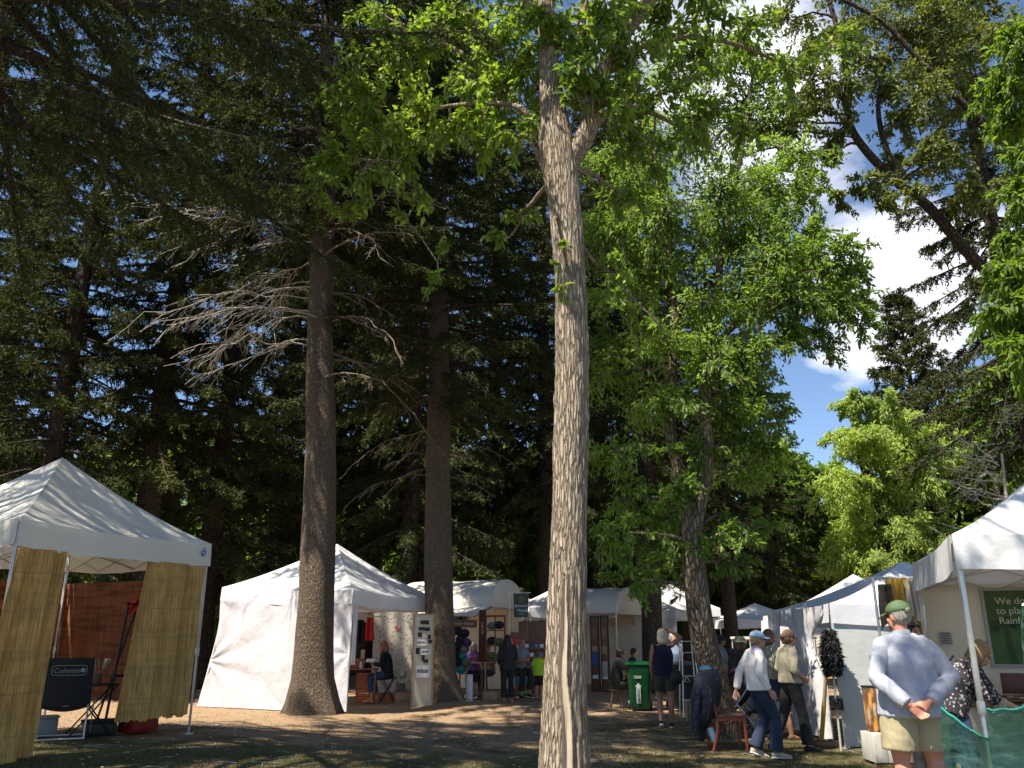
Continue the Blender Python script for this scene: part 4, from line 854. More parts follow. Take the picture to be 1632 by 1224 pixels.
for k in range(7):
    a = rb.random() * 6.28; mb = MB(); x, y = math.cos(a) * .11, math.sin(a) * .11
    mb.tube([(0, 0, .02), (x * .7, y * .7, .2)], .006, 5); mb.box(-.022, .022, -.006, .006, 0, .13, Matrix.Translation((x * .7, y * .7, .19)) @ Euler((y * -3, x * 3, a)).to_matrix().to_4x4(), bev=.004); mb.build('brush', m_alu if k % 2 else m_wood, r)
def cooler(loc, rz):
    r = thing('cooler', loc, 'low red cooler with white lid under the wide reed blind', 'cooler', rz=rz)
    mb = MB(); mb.box(-.22, .22, -.15, .15, .02, .20, bev=.03); mb.build('body', M_plain('cooler_red', (.22, .015, .015), .5, .2, 9), r); mb = MB(); mb.box(-.23, .23, -.16, .16, .202, .235, bev=.015); mb.build('lid', M_plain('lid_red', (.26, .02, .02), .4, .1, 10), r)
    mb = MB(); mb.tube([(-.22, -.05, .17), (-.26, -.03, .13), (-.26, .03, .13), (-.22, .05, .17)], .01, 6); mb.build('handle', m_blackp, r)
cooler(inl(.86, .55), math.atan2(e1.y, e1.x))
for k, (t, d, sx, sy, h, mt_, lb_) in enumerate([(.72, .8, .4, .3, .16, m_blackp, 'dark storage bin on the ground behind the wide reed blind'), (.60, 1.4, .3, .25, .22, M_plain('grey_bin', (.3, .31, .32), .5, .1, 9), 'small grey bin left of the folding stand')]):
    r = thing('storage_bin', inl(t, d), lb_, 'bin', rz=.6); mb = MB()
    mb.box(-sx / 2, sx / 2, -sy / 2, sy / 2, 0, h, bev=.02); mb.build('body', mt_, r); mb = MB(); mb.box(-sx / 2 - .012, sx / 2 + .012, -sy / 2 - .012, sy / 2 + .012, h + .002, h + .03, bev=.008); mb.build('lid', mt_, r)
def easel(loc, rz):
    r = thing('easel', loc, 'tall black easel draped with a red cloth at its top', 'easel', rz=rz)
    for sx in (-1, 1): MB().tube([(sx * .30, .0, 0), (sx * .16, 0, 1.72)], .018, 8).build('leg', m_blackp, r)
    MB().tube([(0, .55, 0), (0, .03, 1.6)], .015, 8).build('rear_leg', m_blackp, r)
    mb = MB(); mb.box(-.26, .26, -.03, .01, .72, .76); mb.box(-.2, .2, -.02, .01, 1.68, 1.71); mb.build('ledge', m_blackp, r)
ep = inl(.86, .85); easel(ep, math.atan2(e1.y, e1.x))
def rag(loc, label, w, h, seed, mat=m_red, drape=True):
    rs_ = random.Random(seed)
    def fn(u, v): return ((u - .5) * w * (1 - .35 * v) + .03 * math.sin(v * 5 + seed), .045 * math.sin(u * 9 + v * 3 + seed) + .03 * math.sin(v * 4), -h * v * (.7 + .3 * math.sin(u * 6 + seed)))
    o = MB().grid(fn, 24, 20, thick=.006).build('red_cloth', mat); o.location = loc; return tag(o, label, 'cloth')
rag(ep + Vector((0, 0, 1.76)), 'crumpled red cloth thrown over the top of the black easel', .36, .22, 1)
rag(inl(.75, 2.5, 1.45), 'small torn red rag hanging before the reddish reed blind', .16, .34, 4)
rag(inl(-.03, .25, 1.5), 'long red cloth hanging at the left edge beside the near tent pole', .22, .9, 5)
cbx = inl(.55, 2.6, 1.58); r = thing('camera', cbx, 'small black camera on a shelf before the reddish reed blind', 'camera', rz=math.atan2(e1.y, e1.x))
mb = MB(); mb.box(-.08, .08, -.04, .04, 0, .09, bev=.01); mb.build('body', m_blackp, r); mb = MB(); mb.lathe([(.03, 0), (.03, .05), (.026, .05)], 14, TR(0, -.04, .045, 90)); mb.build('lens', m_alu, r)
rsf = thing('shelf', inl(.55, 2.62, 1.55), 'narrow wooden shelf holding the small black camera', 'shelf', rz=math.atan2(e1.y, e1.x)); MB().box(-.2, .2, -.1, .08, 0, .025, bev=.004).build('board', m_wood, rsf)
mb = MB(); mb.tube([(-.15, 0, -.005), (-.15, .0, -.002)], .01, 6)
for sx in (-.15, .15): mb.box(sx - .012, sx + .012, -.01, .06, -1.55 - .25, -.002)
mb.build('support', m_wood, rsf)
# ---- tent with white side wall
M2, L2c, R2c = (-3.42, 18.3), (-6.75, 19.75), (-1.84, 21.3)
c2 = [Vector(M2), Vector(R2c), Vector((R2c[0] + L2c[0] - M2[0], R2c[1] + L2c[1] - M2[1])), Vector(L2c)]
t2t, Lw, ew = tent('market_tent', c2, 2.18, 3.70, 'bright white tent with one long wrinkled side wall behind the rough spruce trunk', seed=5, gh=0.0, eaves=[2.18, 2.12, 2.2, 2.32], val=.30)
def bil(u, v, q, z, n):
    k = (1 - v) ** 1.5 * max(0, (u - .72)) * 2.6
    q = q + n * .10 * (1 - v) * math.sin(math.pi * u) + (Lw[3] - Lw[0]).normalized() * (k * .55 - .20 * v * (1 - v) * (1 if u > .98 else 0)); return (q.x, q.y, z)
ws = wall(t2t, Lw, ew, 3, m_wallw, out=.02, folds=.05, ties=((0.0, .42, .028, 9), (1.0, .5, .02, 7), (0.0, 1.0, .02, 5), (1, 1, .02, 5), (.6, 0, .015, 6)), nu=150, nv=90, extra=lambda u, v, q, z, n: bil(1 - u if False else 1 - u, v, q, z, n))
sm = MB(); a_ = Lw[3].lerp(Lw[0], .47); nn_ = Vector((a_.x, a_.y, 0)).normalized()
sm.tube([(a_.x + nn_.x * .13, a_.y + nn_.y * .13, z) for z in np.linspace(.3, 2.1, 20)], .008, 4); 
wall(t2t, Lw, ew, 0, m_wallw, u0=0, u1=.045, zb=.95, out=.03, folds=.02, name='tied_flap', nu=12, nv=30)
def in2(u, d, z=0):
    """inside tent 2: u along its open front (from the corner pole), d metres in"""
    a, b = c2[0], c2[1]; e = (b - a); n = Vector((-e.y, e.x)).normalized(); p = a + e * u + n * d; return Vector((p.x, p.y, gz(p.x, p.y) + z))
f2 = math.atan2(c2[1].y - c2[0].y, c2[1].x - c2[0].x)
def panel(name, p0, p1, z0, z1, mat, label, cat, thick=.02, frame=None, group=None, lean=0):
    p0 = Vector(p0); p1 = Vector(p1); mid = (p0 + p1) / 2; w_ = (p1 - p0).length; rz = math.atan2(p1.y - p0.y, p1.x - p0.x)
    r = thing(name, (mid.x, mid.y, z0), label, cat, group, rz); r.rotation_euler = (R(-lean), 0, rz)
    MB().box(-w_ / 2, w_ / 2, 0, thick, 0, z1 - z0, bev=.004).build('board', mat, r)
    if frame:
        fb = MB(); h = z1 - z0; f = .03
        fb.box(-w_ / 2 - .002, -w_ / 2 + f, -.012, thick + .004, -.002, h + .002); fb.box(w_ / 2 - f, w_ / 2 + .002, -.012, thick + .004, -.002, h + .002)
        fb.box(-w_ / 2 + f, w_ / 2 - f, -.010, thick + .002, h - f, h); fb.box(-w_ / 2 + f, w_ / 2 - f, -.010, thick + .002, 0, f); fb.build('frame', frame, r)
    return r, w_
# damask cloth at the back of the opening
q0, q1 = P(593, 1050, 22.4), P(664, 1050, 22.9)
def cl(u, v): p = q0.lerp(q1, u); return (p.x - q0.x, p.y - q0.y + .02 * math.sin(u * 17 + v * 3), 2.15 * v + .02)
o = MB().grid(cl, 50, 40, thick=.006).build('patterned_cloth', m_damask); o.location = (q0.x, q0.y, 0.0); tag(o, 'cream wall cloth with dark damask print behind the seated reader', 'wall cloth')
hr = MB(); hp = P(634, 1018, 22.4)
h_ = thing('heart_ornament', P(634, 1002, 22.3), 'small pink heart pinned on the patterned cloth', 'ornament'); mbh = MB()
mbh.ball((-.035, 0, .02), (.045, .02, .05), 10); mbh.ball((.035, 0, .02), (.045, .02, .05), 10); mbh.ball((0, 0, -.03), (.045, .02, .06), 10); mbh.build('heart', M_plain('pink', (.6, .25, .22), .6, .1, 9), h_)
# photo panel board
pp0, pp1 = G(658, 19.55), G(692, 19.7)
pr_, pw = panel('display_board', pp0, pp1, -.01, 2.02, m_cream_p, 'tall narrow board pinned with small photographs leaning by the spruce trunk', 'display board', frame=m_wood)
rq = random.Random(8)
for k, (x, z, w_, h_, mt_) in enumerate([(-.02, 1.84, .13, .075, m_ink), (.05, 1.84, .13, .09, m_ink), (-.05, 1.70, .14, .07, m_ink), (.08, 1.69, .12, .08, m_ink), (-.09, 1.57, .10, .10, m_ink), (.03, 1.55, .12, .12, m_cream_p), (.13, 1.52, .07, .09, m_ink),
        (-.04, 1.40, .22, .14, m_paper), (.15, 1.42, .08, .08, m_ink), (-.13, 1.22, .09, .14, m_ink), (.05, 1.20, .22, .13, m_paper), (.0, 1.07, .07, .12, m_ink), (.06, 1.00, .12, .07, m_ink), (.0, .78, .32, .26, m_paper)]):
    ph = MB().box(x - w_ / 2, x + w_ / 2, -.016 - .0015 * k, -.0135 - .0015 * k, z - h_ / 2, z + h_ / 2).build('photo', mt_, pr_)
    if mt_ is m_paper:
        nb_ = MB(); c_ = 9 if w_ > .3 else 5
        for j in range(c_): nb_.box(x - w_ * .42 + j * w_ * .84 / c_, x - w_ * .42 + (j + .62) * w_ * .84 / c_, -.019 - .0015 * k, -.0167 - .0015 * k, z - h_ * .12, z + h_ * (.12 + .12 * rq.random()))
        nb_.build('printed_marks', m_ink, ph)
def table(loc, rz, w, d, h, label, top=m_redwood, leg=m_woodd, group=None, t=.03):
    r = thing('table', loc, label, 'table', group, rz); MB().box(-w / 2, w / 2, -d / 2, d / 2, h - t, h, bev=.005).build('tabletop', top, r)
    for sx in (-1, 1):
        for sy in (-1, 1): MB().box(sx * (w / 2 - .05) - .02, sx * (w / 2 - .05) + .02, sy * (d / 2 - .05) - .02, sy * (d / 2 - .05) + .02, 0, h - t, bev=.004).build('leg', leg, r)
    return r
tp = G(573, 20.6); table(tp, f2 * 0 + .1, .95, .5, .80, 'dark red wood table with jewellery tools at the open white tent')
def slat_crate(loc, rz, w, d, h, n, label, mat):
    r = thing('slatted_crate', loc, label, 'crate', rz=rz)
    for sy in (-1, 1):
        mb = MB()
        for k in range(n): z = .02 + k * h / n; mb.box(-w / 2, w / 2, sy * d / 2 - .008, sy * d / 2 + .008, z, z + h / n * .55)
        mb.build('slats', mat, r)
    for sx in (-1, 1):
        for sy in (-1, 1): MB().box(sx * w / 2 - .02, sx * w / 2 + .02, sy * (d / 2 - .025) - .014, sy * (d / 2 - .025) + .014, 0, h, bev=.003).build('post', m_redwood, r)
    MB().box(-w / 2 - .01, w / 2 + .01, -d / 2 - .01, d / 2 + .01, h + .002, h + .02, bev=.003).build('top', mat, r)
slat_crate(G(584, 20.9), .05, .30, .3, .66, 12, 'orange slatted crate glowing in the sun beside the seated reader', m_orange)
r = thing('tool_chest', (tp.x - .12, tp.y, .80), 'small brown wooden chest on the red wood table', 'chest'); MB().box(-.22, .22, -.12, .12, .002, .22, bev=.006).build('body', m_woodd, r)
for k in range(2): MB().box(-.2, .2, -.128, -.121, .02 + k * .1, .11 + k * .1, bev=.002).build('drawer', m_redwood, r)
r = thing('jar', (tp.x + .10, tp.y - .16, .80), 'pale green glass jar on the red wood table', 'jar'); MB().lathe([(.001, .002), (.035, .002), (.036, .10), (.028, .13), (.001, .13)], 16).build('body', M_plain('jar', (.42, .5, .36), .2, .1, 9), r); MB().lathe([(.03, .131), (.03, .15), (.001, .15)], 14).build('lid', m_alu, r)
for k, (x, z, mt_, lb_) in enumerate([(-.30, 1.5, M_plain('navy', (.03, .04, .10), .8, .2, 12), 'navy blue garment hanging inside the white tent opening'), (-.12, 1.62, m_black, 'black garment hanging inside the white tent opening'), (.10, 1.68, m_red, 'red garment hanging at the right inside the white tent opening')]):
    o = MB().grid(lambda u, v, k=k: ((u - .5) * (.26 - .1 * v), .05 * math.sin(u * 12 + k), -.55 * (1 - v)), 16, 12, thick=.02).build('hanging_garment', mt_); o.location = (tp.x + x, tp.y + .75, z + .3); tag(o, lb_, 'garment')
r = thing('garment_rail', (tp.x - .08, tp.y + .76, 0), 'thin steel rail carrying garments inside the white tent', 'rail'); mb = MB()
for sx in (-.5, .5): mb.tube([(sx, 0, 0), (sx, 0, 2.0)], .013, 6)
mb.tube([(-.5, 0, 2.0), (.5, 0, 2.0)], .013, 6); mb.build('frame', m_truss, r)
for x, lbx in ((-.02, 'left'), (.10, 'right')):
    pass
r = thing('wooden_block', (tp.x + .08, tp.y + .14, .80), 'upright orange brown wooden block on the red wood table', 'block'); MB().box(-.045, .045, -.04, .04, .002, .42, bev=.006).build('block', m_wood, r)
# stool, box, hat
r = thing('folding_stool', G(621, 20.75), 'black folding stool under the seated reader', 'stool'); MB().box(-.19, .19, -.17, .17, .56, .60, bev=.015).build('seat', m_blackp, r)
for sy in (-.15, .15):
    for sx in (-1, 1): MB().tube([(sx * .2, sy, 0), (-sx * .14, sy, .56)], .012, 6).build('leg', m_blackp, r)
r = thing('cardboard_box', G(648, 20.9), 'open cardboard box on the ground under the straw hat', 'box', rz=.1); MB().box(-.22, .22, -.17, .17, 0, .26, bev=.004).build('body', m_card, r)
MB().box(-.23, .23, -.18, .18, .262, .285, bev=.004).build('lid', M_plain('dark_card', (.22, .15, .10), .9, .1, 9), r)
r = thing('orange_tray', G(615, 21.2), 'shallow orange tray on the ground under the reader', 'tray', rz=.2); mb = MB(); mb.box(-.3, .3, -.2, .2, 0, .02); mb.box(-.3, .3, -.2, -.18, .021, .22); mb.box(-.3, .3, .18, .2, .021, .22); mb.box(-.3, -.28, -.179, .179, .021, .22); mb.box(.28, .3, -.179, .179, .021, .22); mb.build('body', m_orange, r)
def hat(loc, label, mat, rad=.19, rx=0, ry=0, group=None, crown=.09, h=.11, name='hat'):
    r = thing(name, loc, label, 'hat', group); r.rotation_euler = (rx, ry, 0)
    MB().lathe([(crown + .012, 0), (rad, -.012), (rad, -.006), (crown, .006), (crown * .95, h * .7), (crown * .6, h), (.002, h)], 20).build('brim_and_crown', mat, r)
    MB().lathe([(crown + .003, .008), (crown + .004, .03), (crown + .0, .03)], 20).build('band', m_black, r); return r
m_straw = M_plain('straw', (.50, .45, .32), .8, .15, 60)
hat(P(642, 1075, 20.9), 'pale straw hat hung behind the seated reader', m_straw, .2, R(70), R(-35))
r = thing('coat_stand', G(641, 21.1), 'grey cloth covered post carrying the straw hat', 'stand'); mb = MB(); mb.tube([(0, 0, 0), (0, 0, .75)], [.13, .10], 12); mb.build('cloth', M_plain('grey_cloth', (.2, .21, .2), .9, .15, 9), r); MB().tube([(0, 0, .75), (0, -.0, .9)], .012, 6).build('pole', m_truss, r)
# ---- small pale tent corner between left tent and white tent
tent('market_tent', sq((-8.1, 26.2), (-5.2, 25.2)), 2.0, 2.9, 'grey blue tent corner seen between the reed blind tent and the white side wall', seed=7, truss=())
# ---- barrel roofed booth behind the second spruce
def barrel(corners, eave, rise, label, mat, seed=1, awn=None, walls=(), wallmat=None, group=None):
    cs = [Vector((c[0], c[1], 0)) for c in corners]; ctr = sum(cs, Vector()) / 4; r = thing('barrel_tent', (ctr.x, ctr.y, 0), label, 'tent', group); L = [c - ctr for c in cs]
    # ridge runs from edge mid(3,0) to mid(1,2)
    def fn(u, v):
        a = L[0].lerp(L[1], u); b = L[3].lerp(L[2], u); t = .5 - .5 * math.cos(math.pi * v); p = a.lerp(b, t)
        return (p.x, p.y, eave + rise * math.sin(math.pi * v) ** .9 + .015 * math.sin(u * 20))
    MB().grid(fn, 30, 24, thick=.008).build('canopy', mat, r)
    for s_ in (0, 1):
        def fe(u, v, s_=s_):
            a = L[1] if s_ else L[0]; b = L[2] if s_ else L[3]; ox = (L[1] - L[0]).normalized() * (.14 * math.sin(math.pi * u) * v + .0) * (1 if s_ else -1)
            t = .5 - .5 * math.cos(math.pi * u); p = a.lerp(b, t) + ox * (1 - v) * 2; return (p.x, p.y, eave + rise * math.sin(math.pi * u) ** .9 * v - .02 * (1 - v))
        MB().grid(fe, 24, 10, thick=.006).build('end_panel', m_cream, r)
    for i in range(4): MB().tube([(L[i].x * .98, L[i].y * .98, 0), (L[i].x * .98, L[i].y * .98, eave)], .02, 8).build('leg', m_alu, r)
    fb = MB()
    for i in range(4): a, b = L[i] * .98, L[(i + 1) % 4] * .98; fb.tube([(a.x, a.y, eave - .01), (b.x, b.y, eave - .01)], .018, 6)
    fb.build('frame', m_alu, r)
    for i in walls:
        a, b = L[i], L[(i + 1) % 4]
        MB().grid(lambda u, v: ((a.lerp(b, u).x) * .985 + .01 * math.sin(u * 30), a.lerp(b, u).y * .985 + .015 * math.sin(u * 22), .03 + (eave - .05) * v), 30, 6, thick=.006).build('side_wall', wallmat or m_cream, r)
    if awn:
        a, b = L[awn[0]], L[(awn[0] + 1) % 4]; n = Vector((b.y - a.y, a.x - b.x, 0)).normalized(); n = n if n.dot(a + b) > 0 else -n
        MB().grid(lambda u, v: tuple(a.lerp(b, u) + n * awn[1] * (1 - v) + Vector((0, 0, eave - awn[2] * (1 - v) - .05 * math.sin(math.pi * u) * (1 - v) * math.sin(math.pi * v) + .0))), 24, 8, thick=.006).build('awning', mat, r)
        for q in (a, b): MB().tube([tuple(q + Vector((0, 0, eave - .02))), tuple(q + n * (awn[1] + .2) + Vector((0, 0, eave - awn[2] - .03)))], .018, 6).build('awning_pole', m_redwood, r)
    return r, L
bc = [G(690, 23.2).xy, G(778, 22.0).xy]; bd = [(-.0, 2.9)]
b1, Lb1 = barrel([(-3.3, 24.4), (-.55, 23.2), (.35, 26.0), (-2.4, 27.2)], 2.32, .78, 'cream barrel roofed hat booth behind the second spruce trunk', m_cream, awn=(0, .9, .28), walls=(2,))
# booth behind to the right with dark display, fronted by arched end
b2, Lb2 = barrel([(1.05, 26.6), (3.1, 25.4), (4.4, 27.8), (2.35, 29.0)], 2.2, .80, 'arched cream booth with dark picture panels beside the foremost trunk', m_cream, walls=(2,))
# ---- tents behind banner etc.
tent('market_tent', sq((.55, 26.0), (3.3, 26.9), 3.0), 2.1, 3.1, 'white peaked tent behind the dark green hanging banner', seed=9)
tent('market_tent', sq((-1.3, 29.6), (1.7, 30.2)), 2.2, 3.2, 'white tent roof farthest back behind the green banner', seed=10, truss=())
tent('market_tent', sq((3.1, 27.6), (5.4, 29.4), 3.0), 2.0, 3.05, 'white tent with scalloped brown trim behind the green bin', seed=11)
tent('market_tent', sq((4.6, 31.0), (7.6, 31.2)), 2.25, 3.55, 'tallest far white peaked tent above the scalloped tent', seed=12, truss=())
tent('market_tent', sq((7.6, 29.5), (10.4, 29.8)), 1.85, 2.7, 'low pale blue tent behind the couple with the stroller', seed=13, truss=())
tf, Lf, ef = tent('market_tent', sq((5.4, 28.2), (7.1, 30.6)), 2.1, 3.0, 'white tent showing right of the white haired woman', seed=14, truss=()); wall(tf, Lf, ef, 3, m_wallw)
# scalloped brown trim
sc0 = P(972, 1050, 27.3); 
o = MB().grid(lambda u, v: (u * 1.75, u * 1.1, -(.16 + .10 * abs(math.sin(u * 3 * math.pi))) * (1 - v)), 40, 4, thick=.01).build('scalloped_trim', m_card); o.location = (3.2, 27.5, 2.12); tag(o, 'brown scalloped cloth trim hanging under the tent edge behind the green bin', 'trim')
# dark picture panels under the arched booth
for k, (pa_, pb_) in enumerate([(941, 955), (957, 970)]):
    q = G(pa_, 25.6 - k * .25); q2 = G(pb_, 25.45 - k * .25)
    r_, w_ = panel('picture_stand', q, q2, 0, 2.12, m_woodd, ['dark display panel hung with framed pictures right of the foremost trunk', 'right hand dark display panel with a tall grey picture and a blue picture'][k], 'display panel', frame=m_blackp)
    for j, (z, h_, mt_) in enumerate([(1.6, .34, M_plain('print%d%d' % (k, 0), (.22, .12, .09), .5, .4, 30)), (1.15, .22, m_card), (.9 if k == 0 else .62, .42, M_plain('print%d%d' % (k, 2), (.05, .10, .30) if k == 0 else (.38, .38, .36), .5, .3, 30)), (.4, .10, m_paper)]):
        MB().box(-w_ * .32, w_ * .30, -.034, -.014, z - h_ / 2, z + h_ / 2, bev=.003).build('picture', mt_, r_)
# ---- banner
bp_ = G(812, 22.3); r = thing('banner_stand', bp_, 'dark green hanging banner with a gold swirl emblem on a white bracket', 'banner')
mb = MB(); mb.tube([(0, 0, 0), (0, 0, 2.62), ], .014, 8); mb.tube([(-.02, 0, 2.62), (.56, -.05, 2.62)], .012, 8); mb.build('bracket', M_plain('white_bracket', (.75, .72, .62), .5, .1, 9), r)
m_ban = M_plain('dark_green_banner', (.055, .085, .07), .75, .08, 9)
bb_ = MB().grid(lambda u, v: (.10 + .40 * u + .02 * (1 - v) * (1 - 2 * u), -.05 + .008 * math.sin(v * 5), 2.0 + .60 * v), 8, 12, thick=.006).build('banner', m_ban, r)
m_gold = M_plain('gold_print', (.42, .28, .06), .6, .1, 20, bmp=0)
Mb = Matrix.Translation((.30, -.062, 2.0)) @ Matrix.Rotation(math.pi / 2, 4, 'X')
text('banner_lettering', 'Spinster', .105, Mb @ Matrix.Translation((-.01, .26, 0)), m_paper, r, align='CENTER', shear=.25); text('banner_lettering', 'Heads', .115, Mb @ Matrix.Translation((.03, .14, 0)), m_paper, r, align='CENTER', shear=.25)
text('banner_lettering', 'fine hats', .045, Mb @ Matrix.Translation((0, .07, 0)), m_paper, r, align='CENTER', shear=.2)
gs = MB(); gs.tube([xf(np.array([(.012 * a * math.cos(a * 1.3) * .8, .46 + .012 * a * math.sin(a * 1.3) * .8, .002)]), Mb)[0] for a in np.linspace(.5, 10, 60)], .007, 5)
for dx in (-.03, .0, .03): gs.tube([xf(np.array([(dx, .40, .002)]), Mb)[0], xf(np.array([(dx * 1.3, .35, .002)]), Mb)[0]], .005, 5)
gs.build('banner_emblem', m_gold, r)
# ---- hat booth: red window frame with hats
w0, w1 = G(773, 21.9), G(806, 21.4); mid = (w0 + w1) / 2; ww = (w1 - w0).length; rzw = math.atan2(w1.y - w0.y, w1.x - w0.x)
r = thing('window_frame', (mid.x, mid.y, .92), 'red wooden window frame with six openings hung before the hat booth', 'window frame', rz=rzw)
fr = MB(); H_ = 1.12; t_ = .045
fr.box(-ww / 2, -ww / 2 + t_, -.02, .02, 0, H_); fr.box(ww / 2 - t_, ww / 2, -.02, .02, 0, H_); fr.box(-ww / 2 + t_, ww / 2 - t_, -.018, .018, 0, t_ + .02); fr.box(-ww / 2 + t_, ww / 2 - t_, -.018, .018, H_ - t_, H_); fr.build('frame', m_redwood, r)
mu = MB(); mu.box(-.015, .015, -.014, .014, t_ + .02, H_ - t_); 
for k in (1, 2): mu.box(-ww / 2 + t_, -.015, -.012, .012, H_ * k / 3 - .012, H_ * k / 3 + .012); mu.box(.015, ww / 2 - t_, -.012, .012, H_ * k / 3 - .012, H_ * k / 3 + .012)
mu.build('glazing_bars', m_redwood, r)
lgp = MB()
for sx in (-ww / 2 + .02, ww / 2 - .02): lgp.tube([(sx, 0, -.92), (sx, 0, 0)], .014, 6)
lgp.build('legs', m_truss, r)
hm = [m_black, m_woodd, M_plain('olive', (.13, .15, .06), .8, .2, 20), M_plain('teal', (.04, .22, .24), .8, .2, 20), M_plain('grey_felt', (.18, .17, .16), .9, .2, 20), M_plain('purple', (.12, .04, .10), .9, .2, 20)]
hcol = ['black', 'brown', 'olive green', 'teal', 'grey', 'plum']
for k, (cx, cz, ci) in enumerate([(-.12, 1.78, 4), (.14, 1.80, 0), (-.12, 1.42, 0), (.14, 1.40, 2), (-.12, 1.05, 2), (.15, 1.04, 4)]):
    p = Vector((mid.x + cx * math.cos(rzw), mid.y + cx * math.sin(rzw) - .0, cz)); hat(p + Vector((0, -.07, 0)), f'{hcol[ci]} hat in the {["upper left", "upper right", "middle left", "middle right", "lower left", "lower right"][k]} opening of the red window frame', hm[ci], .125, R(55), 0, 'hats in the red window frame', crown=.085, h=.08)
q = G(734, 21.8); r = thing('hat_rack', q, 'upright rack loaded with dark hats right of the second spruce trunk', 'rack'); mb = MB(); mb.tube([(0, 0, 0), (0, 0, 1.75)], .02, 8); mb.tube([(-.2, 0, .02), (.2, 0, .02)], .02, 6); mb.tube([(0, -.2, .02), (0, .2, .02)], .02, 6); mb.build('pole', m_woodd, r)
for k, (dx, z, ci) in enumerate([(-.08, 1.66, 0), (.10, 1.60, 0), (.02, 1.45, 0), (.16, 1.38, 5), (-.06, 1.30, 0), (.10, 1.22, 4), (-.08, 1.10, 0), (.06, 1.04, 3), (-.02, .90, 0), (.14, .86, 2), (.04, .74, 3)]):
    hat(q + Vector((dx, -.09, z)), f'{hcol[ci]} hat on the upright hat rack, {["topmost", "second from the top", "third from the top", "fourth from the top", "fifth from the top", "sixth from the top", "fifth from the bottom", "fourth from the bottom", "third from the bottom", "second from the bottom", "lowest"][k]}', hm[ci], .135, R(50 + 10 * (k % 3)), R(8 * (k % 4) - 12), 'hats on the upright rack', crown=.09, h=.09)
# sign boards of the hat booth
q = P(768, 1040, 21.7); r = thing('sign_board', (q.x, q.y, .92), 'narrow dark red sign board with pale vertical lettering left of the window frame', 'sign', rz=rzw); MB().box(-.12, .12, 0, .02, 0, 1.25, bev=.004).build('board', M_plain('dark_red_board', (.08, .025, .02), .6, .2, 9), r)
text('lettering', 'HATS', .12, Matrix.Translation((-.03, -.004, .95)) @ Matrix.Rotation(math.pi / 2, 4, 'X') @ Matrix.Rotation(-math.pi / 2, 4, 'Z'), m_cream_p, r); mb = MB(); mb.tube([(0, .01, -.92), (0, .01, 0)], .02, 6); mb.build('post', m_woodd, r)
q = P(741, 994, 22.5); r = thing('sign_board', q, 'dark name board above the hat rack under the awning', 'sign', rz=-.1); MB().box(-.42, .32, 0, .02, -.10, .10, bev=.004).build('board', m_woodd, r); text('lettering', 'Spinster Heads', .10, Matrix.Translation((-.38, -.003, -.03)) @ Matrix.Rotation(math.pi / 2, 4, 'X'), m_cream_p, r, shear=.2)
q = P(828, 1014, 21.5); r = thing('sign_board', q, 'tilted brown board hung under the tent edge beside the dark standing figure', 'sign', rz=0); MB().box(-.24, .24, 0, .03, -.08, .08, TR(0, 0, 0, 0, 8, 0), bev=.004).build('board', m_woodd, r); mb = MB(); mb.tube([(-.2, .01, .05), (-.2, .3, .5)], .004, 4); mb.tube([(.2, .01, .03), (.2, .3, .5)], .004, 4); mb.build('cord', m_card, r)
# shelves display at 830-865
q = G(852, 24.6); r = thing('card_display', q, 'brown tiered display of blue and white cards behind the child', 'display'); 
for k in range(4): MB().box(-.45, .45, .1 * k, .1 * k + .12, .45 + .24 * k, .50 + .24 * k, bev=.004).build('shelf', M_plain('tan_shelf', (.25, .12, .06), .6, .2, 9) if k == 0 else bpy.data.materials['tan_shelf'], r)
MB().box(-.45, .45, .45, .48, 0, 1.95, bev=.004).build('back', m_woodd, r); MB().box(-.45, .45, -.02, .08, .0, .44, bev=.004).build('base', m_woodd, r)
cm_ = [M_plain('card_blue', (.10, .28, .5), .6, .2, 20), m_paper, M_plain('card_dark', (.05, .08, .15), .6, .2, 20)]
for k in range(4):
    for j in range(6): MB().box(-.42 + j * .145, -.42 + j * .145 + .11, .1 * k + .02, .1 * k + .03, .502 + .24 * k, .60 + .24 * k).build('card', cm_[(j + k) % 3], r)
for k, (x, c_, nm) in enumerate([(-.55, (.6, .04, .04), 'red'), (-.36, (.55, .05, .06), 'round red')]):
    o = MB().ball((0, 0, 0), (.10, .03, .14 if k == 0 else .10), 14).build('kite' if 0 else 'ornament', M_plain('orn%d' % k, c_, .5, .1, 9)); o.location = (q.x + x, q.y + .28, 1.42 - .05 * k); tag(o, f'{nm} ornament at the left end of the card display', 'ornament')
# framed rainbow picture on ground
q = G(833, 22.6); r = thing('painting', q, 'bright blue and rainbow painting leaning on the ground by the child', 'painting', rz=.15); r.rotation_euler = (R(-10), 0, .15)
mb = MB(); mb.box(-.20, .20, 0, .02, .06, .78, bev=.004); mb.build('frame', m_woodd, r)
def tri_panel(P3, mat, y, nm, par):
    v = [(x, y, z) for x, z in P3] + [(x, y + .003, z) for x, z in P3]; k = len(P3); return MB().add(v, [(i, (i + 1) % k, (i + 1) % k + k, i + k) for i in range(k)], (), [list(range(k))[::-1], [i + k for i in range(k)]]).build(nm, mat, par, smooth=False)
tri_panel([(-.18, .10), (.18, .10), (.18, .2), (-.18, .16)], M_plain('pgreen', (.12, .35, .08), .6, .1, 9), -.0045, 'green_band', r); tri_panel([(-.18, .17), (.18, .21), (.18, .3), (0, .42), (-.18, .28)], M_plain('pred', (.6, .12, .05), .6, .1, 9), -.0045, 'red_band', r)
tri_panel([(-.18, .29), (0, .43), (.18, .31), (.18, .76), (-.18, .76)], M_plain('psky', (.10, .45, .75), .6, .1, 9), -.0045, 'blue_field', r)
